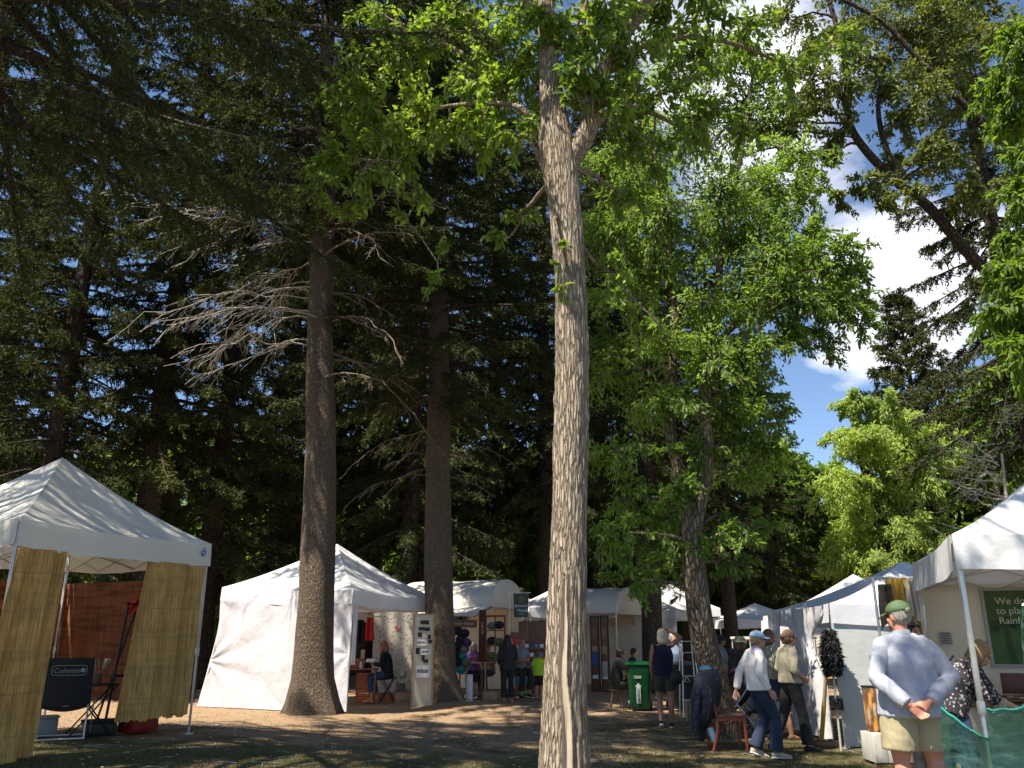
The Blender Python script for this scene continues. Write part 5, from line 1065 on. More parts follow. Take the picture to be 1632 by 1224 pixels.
# high chairs of the hat booth
def high_chair(loc, rz, label):
    r = thing('tall_chair', loc, label, 'chair', 'tall wooden chairs of the hat booth', rz=rz); MB().box(-.2, .2, -.2, .2, .58, .61, bev=.01).build('seat', m_redwood, r)
    for sx in (-1, 1): MB().tube([(sx * .22, -.22, 0), (sx * .17, .14, .85), (sx * .17, .2, 1.08)], .014, 6).build('rear_leg', m_redwood, r); MB().tube([(sx * .22, .24, 0), (sx * .18, -.18, .6)], .014, 6).build('leg', m_redwood, r)
    MB().box(-.2, .2, .155, .175, .86, 1.02, bev=.005).build('backrest', m_redwood, r)
high_chair(G(757, 22.6), R(150), 'tall wooden chair under the woman in purple'); high_chair(G(827, 22.4), R(-150), 'tall wooden chair under the man in grey')
r = thing('wooden_box', G(781, 22.0), 'orange brown wooden box on the ground under the window frame', 'box', rz=.2); MB().box(-.17, .17, -.14, .14, 0, .22, bev=.006).build('body', m_wood, r); MB().box(-.18, .18, -.15, .15, .223, .25, bev=.005).build('lid', m_redwood, r)
r = thing('umbrella_tube', G(749, 21.2), 'white upright tube standing by the window frame post', 'tube'); MB().lathe([(.085, 0), (.085, .62), (.075, .62), (.075, .05)], 18).build('tube', m_paper, r); MB().lathe([(.09, .60), (.09, .64), (.075, .64)], 18).build('rim', m_alu, r)
# ================================================================ right side
# ---- nearest right tent
NR, LR = Vector((3.70, 7.0)), Vector((4.70, 9.85)); er = LR - NR; nr_ = Vector((er.y, -er.x)).normalized() * 3.05
cR = [NR, LR, LR + nr_, NR + nr_]
tr_, Lr, eR = tent('market_tent', cR, 2.03, 3.45, 'nearest white canopy on a silver pole at the right edge', seed=21, val=.30, gh=0.0)
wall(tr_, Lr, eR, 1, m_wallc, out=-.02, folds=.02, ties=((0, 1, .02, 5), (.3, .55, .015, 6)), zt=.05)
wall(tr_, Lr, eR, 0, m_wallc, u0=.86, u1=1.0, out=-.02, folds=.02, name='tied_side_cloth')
ey = Vector((Lr[2] - Lr[1])).normalized()
def onback(px, z, off=.06):
    """point on the back wall of the nearest right tent in column px"""
    s = (px - 816) / 1373; a = LR; d = Vector((ey.x, ey.y)); t = (s * a.y - a.x) / (d.x - s * d.y) ; p = a + d * t; n = Vector((-d.y, d.x)); n = n if n.dot(Vector((0, -1))) > 0 else -n; p = p + n * off; return Vector((p.x, p.y, z))
rzb = math.atan2(ey.y, ey.x)
sg0 = onback(1576, 1.22, .07); r = thing('green_sign', sg0, 'dark green framed sign with white lettering on the cream tent wall', 'sign', rz=rzb)
m_sign = M_plain('sign_green', (.035, .085, .018), .5, .35, 2.5, bmp=0)
MB().box(0, 1.25, -.0, .02, 0, .78).build('panel', m_sign, r); fb = MB(); fb.box(-.035, 0, -.012, .026, -.035, .815); fb.box(0, 1.25, -.010, .024, -.035, 0); fb.box(0, 1.25, -.010, .024, .78, .815); fb.box(1.25, 1.285, -.012, .026, -.035, .815); fb.build('frame', M_plain('grey_frame', (.28, .28, .29), .5, .05, 9), r)
m_sil = M_plain('sign_shade', (.016, .05, .012), .6, .1, 9, bmp=0)
tm_ = MB(); tm_.add([(x, -.0035, z) for x, z in [(.17, .0), (.24, .0), (.21, .2), (.19, .38), (.15, .38), (.15, .2)]], (), (), [list(range(6))])
for x, z, w_, h_ in [(.1, .42, .09, .05), (.2, .44, .1, .06), (.28, .40, .07, .04), (.06, .36, .05, .03)]: tm_.add([(x + w_ * math.cos(a), -.0035, z + h_ * math.sin(a) * (1 + .2 * math.sin(a * 5))) for a in np.linspace(0, 6.28, 18)[:-1]], (), (), [list(range(17))])
tm_.build('tree_picture', m_sil, r, smooth=False)
m_let = M_plain('sign_lettering', (.50, .52, .46), .6, .05, 9, bmp=0)
for k, (tx, x) in enumerate([('We donate', .10), ('to plant', .10), ('Rainforest', .11)]): text('sign_lettering', tx, .105, Matrix.Translation((x, -.004, .635 - .105 * k)) @ Matrix.Rotation(math.pi / 2, 4, 'X'), m_let, r)
r = thing('small_notice', onback(1506, 1.42, .05), 'small grey notice pinned on the cream tent wall left of the pole', 'notice', rz=rzb); MB().box(-.06, .06, 0, .004, 0, .14).build('sheet', M_plain('grey_notice', (.34, .32, .33), .8, .05, 9), r)
mb = MB()
for k in range(5): mb.box(-.05, .045 - .01 * (k % 2), -.002, -.0005, .02 + k * .024, .028 + k * .024)
mb.build('printed_lines', m_ink, r)
# table with dark board and wood pieces
tb = onback(1625, 0, .75); table(tb, rzb, 1.9, .6, .86, 'dark display table under the green sign', top=m_woodd)
bdp = onback(1572, .87, .42); r = thing('dark_red_case', bdp, 'open dark red wooden case standing on the table below the green sign', 'case', rz=rzb); MB().box(0, .95, 0, .03, 0, .27, bev=.006).build('lid', M_plain('dark_red_case', (.085, .022, .015), .4, .2, 6), r); MB().box(0, .95, -.30, -.002, 0, .03, bev=.006).build('tray', m_woodd, r)
for k in range(6):
    o = MB().box(-.16 + .02 * (k % 2), .16 + .03 * (k % 3), -.02, .02, 0, .018, bev=.004).build('wooden_stick', m_wood if k % 3 else m_woodd); p = onback(1585 + 6 * k, .905 + .02 * (k % 2), .55 + .035 * k); o.location = p; o.rotation_euler = (0, 0, .2 * k - .4 + rzb)
    tag(o, 'flat carved wooden piece on the dark table, ' + ['leftmost', 'second from the left', 'third from the left', 'third from the right', 'second from the right', 'rightmost'][k] + ' in the fanned row', 'wooden piece', 'carved wooden pieces on the dark table')
# ---- green glass sculptures
def M_glassy(name, col):
    m, nt, b = newmat(name); n = noise(nt, 5, 6, .65, stretch=(.8, 2, 3.5)); r = ramp(nt, n.outputs['Fac'], [(.3, tuple(c * .7 for c in col)), (.55, col), (.75, (.75, .92, .85))]); nt.links.new(r.outputs[0], b.inputs['Base Color'])
    b.inputs['Roughness'].default_value = .12; b.inputs['Specular IOR Level'].default_value = .6; b.inputs['Coat Weight'].default_value = .5; b.inputs['IOR'].default_value = 1.2
    tw = mth(nt, 'SUBTRACT', 1.12, mth(nt, 'MULTIPLY', n.outputs['Fac'], .42), clamp=True); nt.links.new(tw, b.inputs['Transmission Weight']); bump(nt, b, n.outputs['Fac'], .35, .01)
    tr = nd(nt, 'ShaderNodeBsdfTransparent'); tr.inputs[0].default_value = (.62, .86, .78, 1); ms = nd(nt, 'ShaderNodeMixShader'); rf = ramp(nt, n.outputs['Fac'], [(.35, (.80, .80, .80)), (.62, (.38, .38, .38))]); nt.links.new(rf.outputs[0], ms.inputs[0])
    nt.links.new(b.outputs[0], ms.inputs[1]); nt.links.new(tr.outputs[0], ms.inputs[2]); nt.links.new(ms.outputs[0], nt.nodes['Material Output'].inputs[0]); return m
m_tg = M_glassy('teal_glass', (.26, .52, .44)); m_tg2 = M_glassy('teal_glass_dark', (.20, .44, .38)); m_tge = M_plain('glass_edge', (.03, .30, .22), .2, .2, 9, bmp=0, spec=.7)
def glass_sheet(label, pts, thick, mat, d, cv=.12, seed=0, foot=None):
    """curved slab of glass: outline corner points (px,py) TL,TR,BR,BL at distance d"""
    q = [P(px, py, d) for px, py in pts]; c = sum(q, Vector()) / 4; base = Vector((c.x, c.y, min(v.z for v in q)))
    def fn(u, v):
        p = q[3].lerp(q[2], u).lerp(q[0].lerp(q[1], u), v); dy = -cv * math.sin(math.pi * u) + .5 * cv * math.sin(math.pi * v) + .03 * float(fbm(np.array([u * 4, v * 4, seed]), 3))
        edge = .03 * float(fbm(np.array([u * 9, v * 9, seed + 5.0]), 3)) * (1 if v in (0, 1) or u in (0, 1) else 0)
        return (p.x - base.x, p.y - base.y + dy, p.z - base.z - .10 * math.sin(math.pi * u) * cv * 6 * (1) + edge)
    r = thing('glass_sculpture', base, label, 'glass sculpture'); MB().grid(fn, 44, 30, thick=thick).build('slab', mat, r)
    rim = MB(); rim.tube([fn(u, 1.0) for u in np.linspace(0, 1, 40)], .008, 6); rim.build('rim', m_tge, r); return r
glass_sheet('curved dish of rippled green glass in front of the silver pole', [(1500, 1128), (1578, 1178), (1600, 1262), (1512, 1235)], .02, m_tg, 5.9, .07, 1)
glass_sheet('upright slab of teal glass at the bottom right corner', [(1572, 1130), (1650, 1112), (1660, 1262), (1590, 1262)], .02, m_tg2, 5.75, .05, 2)
glass_sheet('tall sliver of bright teal glass at the right edge', [(1629, 965), (1665, 940), (1668, 1090), (1634, 1075)], .02, m_tg, 5.0, .02, 3)
pd = P(1590, 1262, 5.85); r = thing('glass_display_table', (pd.x + .1, pd.y, 0), 'black display table carrying the green glass slabs', 'table')
MB().box(-.62, .7, -.32, .30, pd.z - .045, pd.z - .02, bev=.006).build('tabletop', m_blackp, r)
for sx in (-.56, .64):
    for sy in (-.27, .25): MB().box(sx - .02, sx + .02, sy - .02, sy + .02, 0, pd.z - .046).build('leg', m_blackp, r)
sd_ = P(1650, 1090, 5.0); r = thing('glass_stand', (sd_.x, sd_.y, 0), 'dark post holding the tall teal glass sliver', 'stand'); MB().tube([(0, 0, 0), (0, 0, sd_.z + .02)], .02, 8).build('post', m_blackp, r); MB().lathe([(.2, 0), (.2, .02), (.03, .05)], 18).build('base', m_blackp, r)
# ---- second right tent: grey wall and peaked roof
A2 = G(1327, 12.6).xy; B2 = Vector((A2.x + 3.6, A2.y - .15)); c4_ = [A2, B2, B2 + Vector((.15, 3.2)), A2 + Vector((.15, 3.2))]
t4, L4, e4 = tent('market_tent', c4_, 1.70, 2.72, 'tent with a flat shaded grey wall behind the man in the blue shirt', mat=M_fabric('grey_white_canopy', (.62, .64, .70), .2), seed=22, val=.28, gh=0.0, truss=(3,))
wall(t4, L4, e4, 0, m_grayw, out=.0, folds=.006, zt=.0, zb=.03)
# gathered white curtain on the path side (edge 3: from back corner to A2)
def cur(root, L, e, i, u0, u1, label_, ztop, zb, pinch, mat, pw=.5, amp=.045, k=10):
    a, b = L[i], L[(i + 1) % 4]; n = Vector((b.y - a.y, a.x - b.x, 0)).normalized(); n = n if n.dot(a + b) > 0 else -n
    def fn(u, v):
        g_ = 1 - pinch * math.exp(-((v - pw) / .16) ** 2); uu = u0 + (u1 - u0) * (.5 + (u - .5) * g_); p = a.lerp(b, uu) + n * (.06 + amp * math.sin(u * k * 2 + v * 2) * (.6 + .4 * g_))
        return (p.x, p.y, zb + (ztop - zb) * v)
    return MB().grid(fn, 90, 40, thick=.006).build(label_, mat, root)
cur(t4, L4, e4, 3, .30, .95, 'curtain', 1.95, .05, .55, m_wallw, .72)
cur(t4, L4, e4, 3, -.02, .16, 'curtain', 1.95, .05, .2, m_wallw, .6, k=4)
# ---- third right tent with bright roof, and cream booth, and low awning
tent('market_tent', [(5.8, 17.2), (9.2, 17.0), (9.4, 20.4), (6.0, 20.6)], 1.6, 2.85, 'tent with a bright sunlit roof slope behind the grey walled tent', seed=23, gh=0)
r = thing('cream_booth', G(1285, 21.0), 'cream canvas booth top beyond the gathered white curtain', 'booth')
MB().box(-.45, 1.6, 0, 2.0, .9, 2.05, bev=.05).build('canvas', m_cream, r); mb = MB()
for x, y in ((-.42, .03), (1.57, .03), (-.42, 1.97), (1.57, 1.97)): mb.box(x - .02, x + .02, y - .02, y + .02, 0, .9)
mb.build('legs', m_alu, r)
r = thing('awning', G(1222, 19.0), 'thin flat cream awning between the two walking women', 'awning'); MB().grid(lambda u, v: (-.4 + 1.5 * u, 1.6 * v, 1.52 - .05 * math.sin(math.pi * u)), 16, 6, thick=.05).build('canopy', m_cream, r)
mb = MB()
for x, y in ((-.37, .03), (1.07, .03), (-.37, 1.57), (1.07, 1.57)): mb.tube([(x, y, 0), (x, y, 1.46)], .015, 6)
mb.build('poles', m_alu, r)
o = MB().box(-.6, .8, 0, .6, 0, .95, bev=.04).build('covered_table', M_plain('dark_blue_cover', (.04, .05, .09), .8, .4, 5)); o.location = G(1222, 18.6); tag(o, 'dark blue covered table under the flat cream awning', 'table')
# black feather boa bunch on post
fp = G(1321, 12.35); r = thing('feather_display', fp, 'bunch of black feather boas hanging on a post by the grey tent wall', 'feather display')
MB().tube([(0, 0, 0), (0, 0, 1.62)], .016, 8).build('post', m_truss, r)
rs = np.random.RandomState(4); n_ = 2600; zz = rs.uniform(0, 1, n_); rad = .10 * np.sin(np.pi * (zz * .8 + .15)) + .02; aa = rs.uniform(0, 6.28, n_)
O = np.stack([np.cos(aa) * rad * rs.rand(n_) ** .5, np.sin(aa) * rad * rs.rand(n_) ** .5, 1.0 + zz * .62], -1); D = np.stack([np.cos(aa), np.sin(aa), rs.uniform(-1.2, -.1, n_)], -1)
V, fc = scatter(BLADE, O, D, rs.normal(size=O.shape), rs.uniform(.05, .11, n_), np.full(n_, .022)); mesh_np('feathers', V, fc, m_black, r)
n2_ = 500; aa = rs.uniform(0, 6.28, n2_); O = np.stack([np.cos(aa) * .04, np.sin(aa) * .04, rs.uniform(.55, .72, n2_)], -1); V, fc = scatter(BLADE, O, np.stack([np.cos(aa), np.sin(aa), aa * 0 - .6], -1), rs.normal(size=O.shape), np.full(n2_, .07), np.full(n2_, .02)); mesh_np('lower_feathers', V, fc, m_black, r)
# wooden prop pole
p0 = G(1291, 12.9); p1 = P(1317, 1065, 12.5); r = thing('prop_pole', p0, 'yellow wooden pole leaning against the white curtain', 'pole'); MB().tube([(0, 0, .0), tuple((p1 - p0) * .5), tuple(p1 - p0)], [.03, .028, .026], 10).build('shaft', m_wood, r); MB().tube([(0, 0, 0), tuple((p1 - p0) * .55)], .0315, 10).build('painted_end', M_plain('yellow_paint', (.55, .36, .05), .5, .15, 9), r)
p_ = G(1284, 14.2); r = thing('picture_strip', p_, 'tall white strip with orange artworks inside the curtain opening', 'display strip'); MB().box(-.12, .12, 0, .02, .5, 1.55, bev=.003).build('board', m_paper, r); MB().box(.0, .09, -.012, -.002, .85, 1.5).build('artwork', M_plain('orange_art', (.75, .28, .05), .5, .2, 9), r); mb = MB(); mb.box(-.02, .02, .005, .03, 0, .5); mb.build('post', m_truss, r)
r = thing('wicker_tray', G(1300, 12.9), 'low wicker tray on the grass at the foot of the curtain', 'tray'); MB().lathe([(.001, .005), (.17, .005), (.2, .07), (.185, .07), (.16, .02), (.001, .02)], 24, sy=.7).build('body', m_card, r); mb = MB(); mb.tube([(.19 * math.cos(a), .13 * math.sin(a), .075) for a in np.linspace(0, 6.28, 28)], .012, 6, cap=False); mb.build('rim', m_woodd, r)
# garment rack with golden garments beside the nearest tent
gp = G(1442, 10.4); r = thing('garment_rack', gp, 'white rack standing between the grey wall and the nearest right tent', 'rack')
for sx in (-.30, .34): MB().tube([(sx, 0, 0), (sx, 0, 2.2)], .016, 8).build('post', m_alu, r)
MB().tube([(-.30, 0, 2.2), (.34, 0, 2.2)], .016, 8).build('rail', m_alu, r); MB().tube([(-.30, 0, 1.72), (.34, 0, 1.72)], .012, 8).build('rail', m_alu, r)
def garment(x, w_, top, h_, mat, lab, y=0, k=3):
    o = MB().grid(lambda u, v: ((u - .5) * w_ * (1.1 - .2 * v), y + .035 * math.sin(u * k * 5 + v * 2), -h_ * (1 - v) * (1 + .08 * math.sin(u * 7 + k))), 30, 14, thick=.012).build('hanging_garment', mat); o.location = gp + Vector((x, 0, top)); return tag(o, lab, 'garment', 'garments on the white rack')
garment(-.02, .30, 2.19, .62, M_plain('golden_silk', (.62, .36, .05), .5, .35, 5), 'golden yellow garment hanging highest on the white rack', -.04)
garment(-.2, .16, 2.12, .5, M_plain('brown_silk', (.16, .11, .06), .6, .6, 14), 'brown patterned scarf at the left of the white rack', -.08, 2)
garment(.16, .20, 2.17, .45, m_wallc, 'cream garment with dark edge on the white rack', -.07, 4)
garment(.10, .40, 1.70, .55, M_plain('ochre_cloth', (.55, .40, .16), .7, .2, 6), 'ochre cloth hanging from the lower rail of the white rack', -.02, 5)
garment(.32, .26, 1.55, .95, m_wallc, 'pale cloth hanging at the right end of the white rack', -.05, 3)
# plank box with photo print panel
bx = G(1392, 11.2); r = thing('plank_box', bx, 'weathered white plank box on the grass beside the man in shorts', 'box', rz=0); mb = MB()
for k in range(3): mb.box(-.24 + .165 * k, -.24 + .165 * (k + 1) - .006, -.2, .2, .03, .36, bev=.006)
mb.build('planks', M_plain('weathered_white', (.48, .46, .42), .8, .2, 7, stretch=(2, 2, .4)), r); mb = MB(); mb.box(-.25, .26, -.19, -.16, 0, .028); mb.box(-.25, .26, .16, .19, 0, .028); mb.build('skids', m_woodd, r)
r = thing('print_panel', (bx.x - .02, bx.y - .02, .37), 'printed fabric panel in gold and brown streaks standing on the plank box', 'panel'); MB().box(-.21, .21, 0, .03, 0, .52, bev=.004).build('print', M_pattern('gold_streaks', (.12, .05, .02), [(.75, .35, .05), (.45, .22, .06), (.6, .5, .35)], 11, (.25, .55), stretch=(1.6, 1, .35)), r); MB().box(-.22, .22, -.006, .036, .522, .545, bev=.003).build('top_rail', m_blackp, r)
# ---- recycling bin
def bin_(loc, rz, mat, lab, letters=True, lid=None):
    r = thing('recycling_bin', loc, lab, 'bin', rz=rz); s = 1
    mb = MB()
    rings = [(0.05, .20, .24), (.10, .215, .255), (.80, .27, .31), (.86, .285, .325), (.92, .285, .325)]; pr = []
    V = []; n = 24
    for z, rx, ry in rings:
        for k in range(n): a = 2 * math.pi * k / n; c_, s_ = math.cos(a), math.sin(a); V.append((rx * math.copysign(abs(c_) ** .35, c_), ry * math.copysign(abs(s_) ** .35, s_), z))
    q = [(i * n + j, i * n + (j + 1) % n, (i + 1) * n + (j + 1) % n, (i + 1) * n + j) for i in range(len(rings) - 1) for j in range(n)]
    mb.add(V, q, (), [list(range(n))[::-1], [(len(rings) - 1) * n + j for j in range(n)]]).build('body', mat, r)
    mb = MB(); mb.grid(lambda u, v: ((u - .5) * .60, (v - .5) * .70, .925 + .07 * math.sin(math.pi * v) ** .7 * math.sin(math.pi * u) ** .4), 16, 16, thick=-.02); mb.build('lid', lid or mat, r)
    for sx in (-1, 1): MB().lathe([(.02, -.025), (.10, -.025), (.105, 0), (.10, .025), (.02, .025)], 20, TR(sx * .23, .24, .105, 0, 90)).build('wheel', m_blackp, r)
    MB().tube([(-.2, .35, .88), (-.2, .39, .90), (.2, .39, .90), (.2, .35, .88)], .014, 8).build('handle', mat, r)
    if letters:
        Mx = Matrix.Rotation(math.pi / 2, 4, 'X')
        text('number', '1060', .085, Matrix.Translation((-.13, -.318, .66)) @ Mx, m_alu, r, extrude=.004)
        mb = MB(); v = [(.0, .57), (.07, .50), (.045, .50), (.045, .16), (-.045, .16), (-.045, .50), (-.07, .50)]; v = [(x - .03, -.292 - (z - .1) * .07 - .004, z) for x, z in v]; mb.add(v, (), (), [list(range(7))]); ar = mb.build('arrow', m_alu, r, smooth=False)
        text('arrow_lettering', 'RECYCLE', .066, Matrix.Translation((-.008, -.306, .19)) @ Mx @ Matrix.Rotation(-.0, 4, 'Y') @ Matrix.Rotation(math.pi / 2, 4, 'Z') , m_ink, r, extrude=.018)
    else:
        mb = MB(); mb.tube([(.07 * math.cos(a), -.325, .64 + .07 * math.sin(a)) for a in np.linspace(math.pi / 2, math.pi / 2 + 2 * math.pi, 4)], .008, 5); mb.build('emblem', m_truss, r)
    return r
bin_(G(1016, 19.0), R(-8), M_plain('green_bin_plastic', (.004, .045, .016), .35, .12, 6, bmp=.05), 'green wheeled recycling bin with an upright white arrow label')
bin_(G(1082, 18.8), R(10), m_blackp, 'black wheeled bin with a faint triangle emblem right of the white haired woman', letters=False)
# white metal display stand near trunk
r = thing('metal_stand', G(1094, 17.6), 'thin white metal display stand left of the forked trunk', 'stand')
for sx, sy in ((-.12, -.1), (.12, -.1), (-.12, .15), (.12, .15)): MB().tube([(sx * 1.5, sy * 1.5, 0), (sx, sy, 1.45)], .013, 6).build('leg', m_alu, r)
for z in (.3, .75, 1.2, 1.42): MB().box(-.15, .15, -.12, .17, z, z + .012).build('shelf', m_alu, r)
o = MB().grid(lambda u, v: ((u - .5) * .3, .03 * math.sin(u * 9), .35 * v + .0), 12, 6, thick=.05).build('pale_bag', m_card); o.location = G(1101, 16.6); tag(o, 'pale tan bag on the ground left of the forked trunk', 'bag')
# ---- dining chair with jacket
ch = G(1150, 12.45)
def dining_chair(loc, rz):
    r = thing('dining_chair', loc, 'red brown dining chair with a jacket over its back on the grass', 'chair', rz=rz)
    for sx in (-1, 1):
        MB().tube([(sx * .19, -.20, 0), (sx * .20, -.19, .24), (sx * .20, -.18, .45)], [.018, .021, .024], 8).build('front_leg', m_redwood, r)
        MB().tube([(sx * .19, .27, 0), (sx * .19, .20, .24), (sx * .19, .19, .46), (sx * .18, .24, .72), (sx * .17, .29, .94)], .020, 8).build('back_leg', m_redwood, r)
    MB().box(-.22, .22, -.23, .21, .445, .475, bev=.012).build('seat', m_woodd, r); mb = MB(); mb.box(-.19, .19, -.205, -.185, .40, .444); mb.box(-.205, -.185, -.18, .18, .40, .444); mb.box(.185, .205, -.18, .18, .40, .444); mb.build('apron', m_redwood, r)
    MB().box(-.17, .17, .265, .29, .80, .94, bev=.01).build('top_rail', m_redwood, r)
    mb = MB(); mb.tube([(0, -.1, .36), (0, .06, .30), (0, .19, .18)], .012, 6); mb.build('brace', m_redwood, r)
dining_chair(ch, R(90))
def jacket():
    r = thing('jacket', ch + Vector((-.30, 0, .1)), 'dark patterned jacket draped over the dining chair back', 'jacket')
    def fn(u, v):
        a = 2 * math.pi * u; w_ = .10 + .17 * math.sin(math.pi * min(1, (1 - v) * 1.1 + .06)) ** .7 - .04 * (1 - v); 
        x = math.cos(a) * w_ * .72 - .10 * (1 - v) + .05 * v; y = math.sin(a) * w_ * 1.05; fold = 1 + .12 * math.sin(a * 5 + v * 4) + .06 * math.sin(a * 11 + v * 9)
        return (x * fold + .02, y * fold, .05 + .92 * v - .06 * math.sin(a * 2) * (1 - v))
    m = MB().grid(fn, 64, 36).build('shell', m_jacketp, r)
    MB().ball((.04, 0, .955), (.10, .12, .07), 14).build('collar', M_plain('jacket_lining', (.10, .18, .28), .8, .3, 15), r)
    MB().tube([(-.12, -.16, .62), (-.20, -.2, .35), (-.20, -.18, .12)], [.06, .055, .045], 12).build('sleeve', m_jacketp, r); MB().tube([(.02, -.1, .2), (.08, -.12, .02)], [.05, .04], 10).build('denim_cuff', M_plain('denim_pale', (.14, .25, .36), .8, .3, 15), r)
jacket()
# ---- stroller
def stroller(loc, rz):
    r = thing('stroller', loc, 'dark jogging stroller with spoked wheels behind the dining chair', 'stroller', rz=rz)
    for sx, y, rad in ((-.28, .3, .2), (.28, .3, .2), (0, -.45, .19)):
        mb = MB(); Mx = TR(sx, y, rad, 0, 90); mb.tube([tuple(xf(np.array([(rad * .93 * math.cos(a), rad * .93 * math.sin(a), 0)]), Mx)[0]) for a in np.linspace(0, 2 * math.pi, 33)], .018, 8, cap=False); w_ = mb.build('wheel', m_blackp, r)
        mb = MB()
        for k in range(8): a = k * math.pi / 4; mb.tube([xf(np.array([(0, 0, 0)]), Mx)[0], xf(np.array([(rad * .92 * math.cos(a), rad * .92 * math.sin(a), 0)]), Mx)[0]], .004, 4)
        mb.build('spokes', m_alu, w_)
    mb = MB()
    for sx in (-.24, .24): mb.tube([(sx * .2, -.45, .19), (sx, .0, .42), (sx, .42, .98)], .014, 8); mb.tube([(sx * 1.1, .3, .2), (sx, .05, .48)], .013, 8)
    mb.tube([(-.24, .42, .98), (.24, .42, .98)], .016, 8); mb.build('frame', m_alu, r)
    MB().grid(lambda u, v: ((u - .5) * .42, -.25 + .55 * v, .40 + .42 * v ** 2 - .06 * math.sin(math.pi * u)), 12, 12, thick=.03).build('seat', m_black, r)
    MB().grid(lambda u, v: ((u - .5) * .46, .28 - .42 * math.sin(v * 1.9) * (1), .78 + .30 * math.cos(v * 1.7) * math.sin(math.pi * (.15 + .7 * u)) ** .5), 14, 12, thick=.01).build('hood', M_plain('dark_hood', (.06, .02, .03), .8, .3, 9), r)
stroller(G(1166, 14.2), R(-115))
# ================================================================ people
def loft(mb, pts, rx, ry, right, n=20):
    pts = np.array([tuple(p) for p in pts], float); T = np.gradient(pts, axis=0); T /= np.linalg.norm(T, axis=1)[:, None]
    right = np.array(right, float); k = len(pts); V = []
    for i in range(k):
        a = right - T[i] * T[i].dot(right); a /= np.linalg.norm(a); b = np.cross(T[i], a)
        th = np.linspace(0, 2 * np.pi, n, endpoint=False); V.append(pts[i] + np.outer(np.cos(th), a) * rx[i] + np.outer(np.sin(th), b) * ry[i])
    V = np.vstack(V); i = np.arange(k - 1)[:, None] * n; j = np.arange(n)[None]; j2 = (j + 1) % n
    return mb.add(V, np.stack([i + j, i + j2, i + n + j2, i + n + j], -1).reshape(-1, 4), (), [list(range(n))[::-1], [(k - 1) * n + x for x in range(n)]])
def limb(mb, pts, r, n=14, round_=True):
    """tapered limb with rounded joints"""
    pts = [Vector(p) for p in pts]
    for a, b, ra, rb in zip(pts, pts[1:], r, r[1:]):
        m = a.lerp(b, .38); mb.tube([a, m, b], [ra, max(ra, rb) * 1.0 if ra > rb else ra * 1.05, rb], n)
    if round_:
        for p, q in zip(pts, r): mb.ball(p, q * .99, 12)
def remesh(mb, name, mat, parent, vox, smooth=3, folds=0.0, fs=(9, 9, 5), seed=0):
    o = mb.build(name, mat, None, smooth=False)
    m = o.modifiers.new('r', 'REMESH'); m.mode = 'VOXEL'; m.voxel_size = vox; m.use_smooth_shade = True
    if smooth: s = o.modifiers.new('s', 'SMOOTH'); s.iterations = smooth; s.factor = .5
    dg = bpy.context.evaluated_depsgraph_get(); dg.update(); me = bpy.data.meshes.new_from_object(o.evaluated_get(dg))
    old = o.data; o.modifiers.clear(); o.data = me; bpy.data.meshes.remove(old); me.name = name
    if not me.materials: me.materials.append(mat)
    n = len(me.vertices)
    if folds and n:
        co = np.empty(n * 3, np.float32); me.vertices.foreach_get('co', co); co = co.reshape(-1, 3).astype(float); no = np.empty(n * 3, np.float32); me.vertices.foreach_get('normal', no); no = no.reshape(-1, 3)
        q = co * np.array(fs); q[:, 2] += co[:, 0] * 5; f = fbm(q + seed, 3); f = 1 - np.abs(f) * 6; co = co + no * (np.clip(f, -.4, 1) * folds + folds * .25)[:, None]
        me.vertices.foreach_set('co', co.astype(np.float32).ravel())
    me.polygons.foreach_set('use_smooth', np.ones(len(me.polygons), dtype=bool)); me.update(); o.parent = parent; return o
def hand(mb, w, d, pn, side, curl=.5, s=1.0, spread=.12):
    """w wrist, d hand direction, pn palm normal, side = thumb side direction"""
    w = Vector(w); d = Vector(d).normalized(); pn = Vector(pn); pn = (pn - d * pn.dot(d)).normalized(); sd = d.cross(pn); sd = sd if sd.dot(Vector(side)) > 0 else -sd
    M = Matrix((sd, d, pn)).transposed().to_4x4(); M.translation = w
    loft(mb, [M @ Vector((0, -.01, 0)), M @ Vector((0, .02 * s, 0)), M @ Vector((.002, .055 * s, 0)), M @ Vector((0, .085 * s, 0))], [.024 * s, .034 * s, .041 * s, .038 * s], [.018 * s, .017 * s, .015 * s, .012 * s], sd, 12)
    for k, (x, L) in enumerate([(.030, .072), (.010, .080), (-.010, .075), (-.029, .058)]):
        a = curl * (.9 + .12 * k); p = Vector((x * s, .083 * s, 0)); dr = Vector((x * spread * 8 * .3, 1, 0)).normalized(); pts = [p]
        for j, f in enumerate((.45, .32, .23)):
            ang = a * (j + .6); dd = Vector((dr.x, math.cos(ang), math.sin(ang))); p = p + dd * L * s * f; pts.append(p)
        pts = [M @ q for q in pts]; mb.tube(pts, [.0095 * s, .009 * s, .0085 * s, .0065 * s], 8); mb.ball(pts[-1], .0066 * s, 8)
    pts = [M @ Vector((.022 * s, .02 * s, .004)), M @ Vector((.045 * s, .048 * s, .014 * s)), M @ Vector((.052 * s, .075 * s, .024 * s)), M @ Vector((.048 * s, .098 * s, .032 * s))]; mb.tube(pts, [.015 * s, .012 * s, .0105 * s, .008 * s], 8); mb.ball(pts[-1], .008 * s, 8)
def strands(name, col): return M_plain(name, col, .55, .4, 30, bmp=.5, stretch=(3, 3, .35))
HAIR = dict(blonde=strands('blonde_hair', (.50, .40, .25)), brown=strands('brown_hair', (.14, .075, .04)), auburn=strands('auburn_hair', (.24, .10, .045)), dark=strands('dark_hair', (.02, .015, .012)), grey=strands('grey_hair', (.28, .25, .22)), light=strands('light_brown_hair', (.27, .17, .09)), white=strands('white_blonde_hair', (.58, .50, .36)))
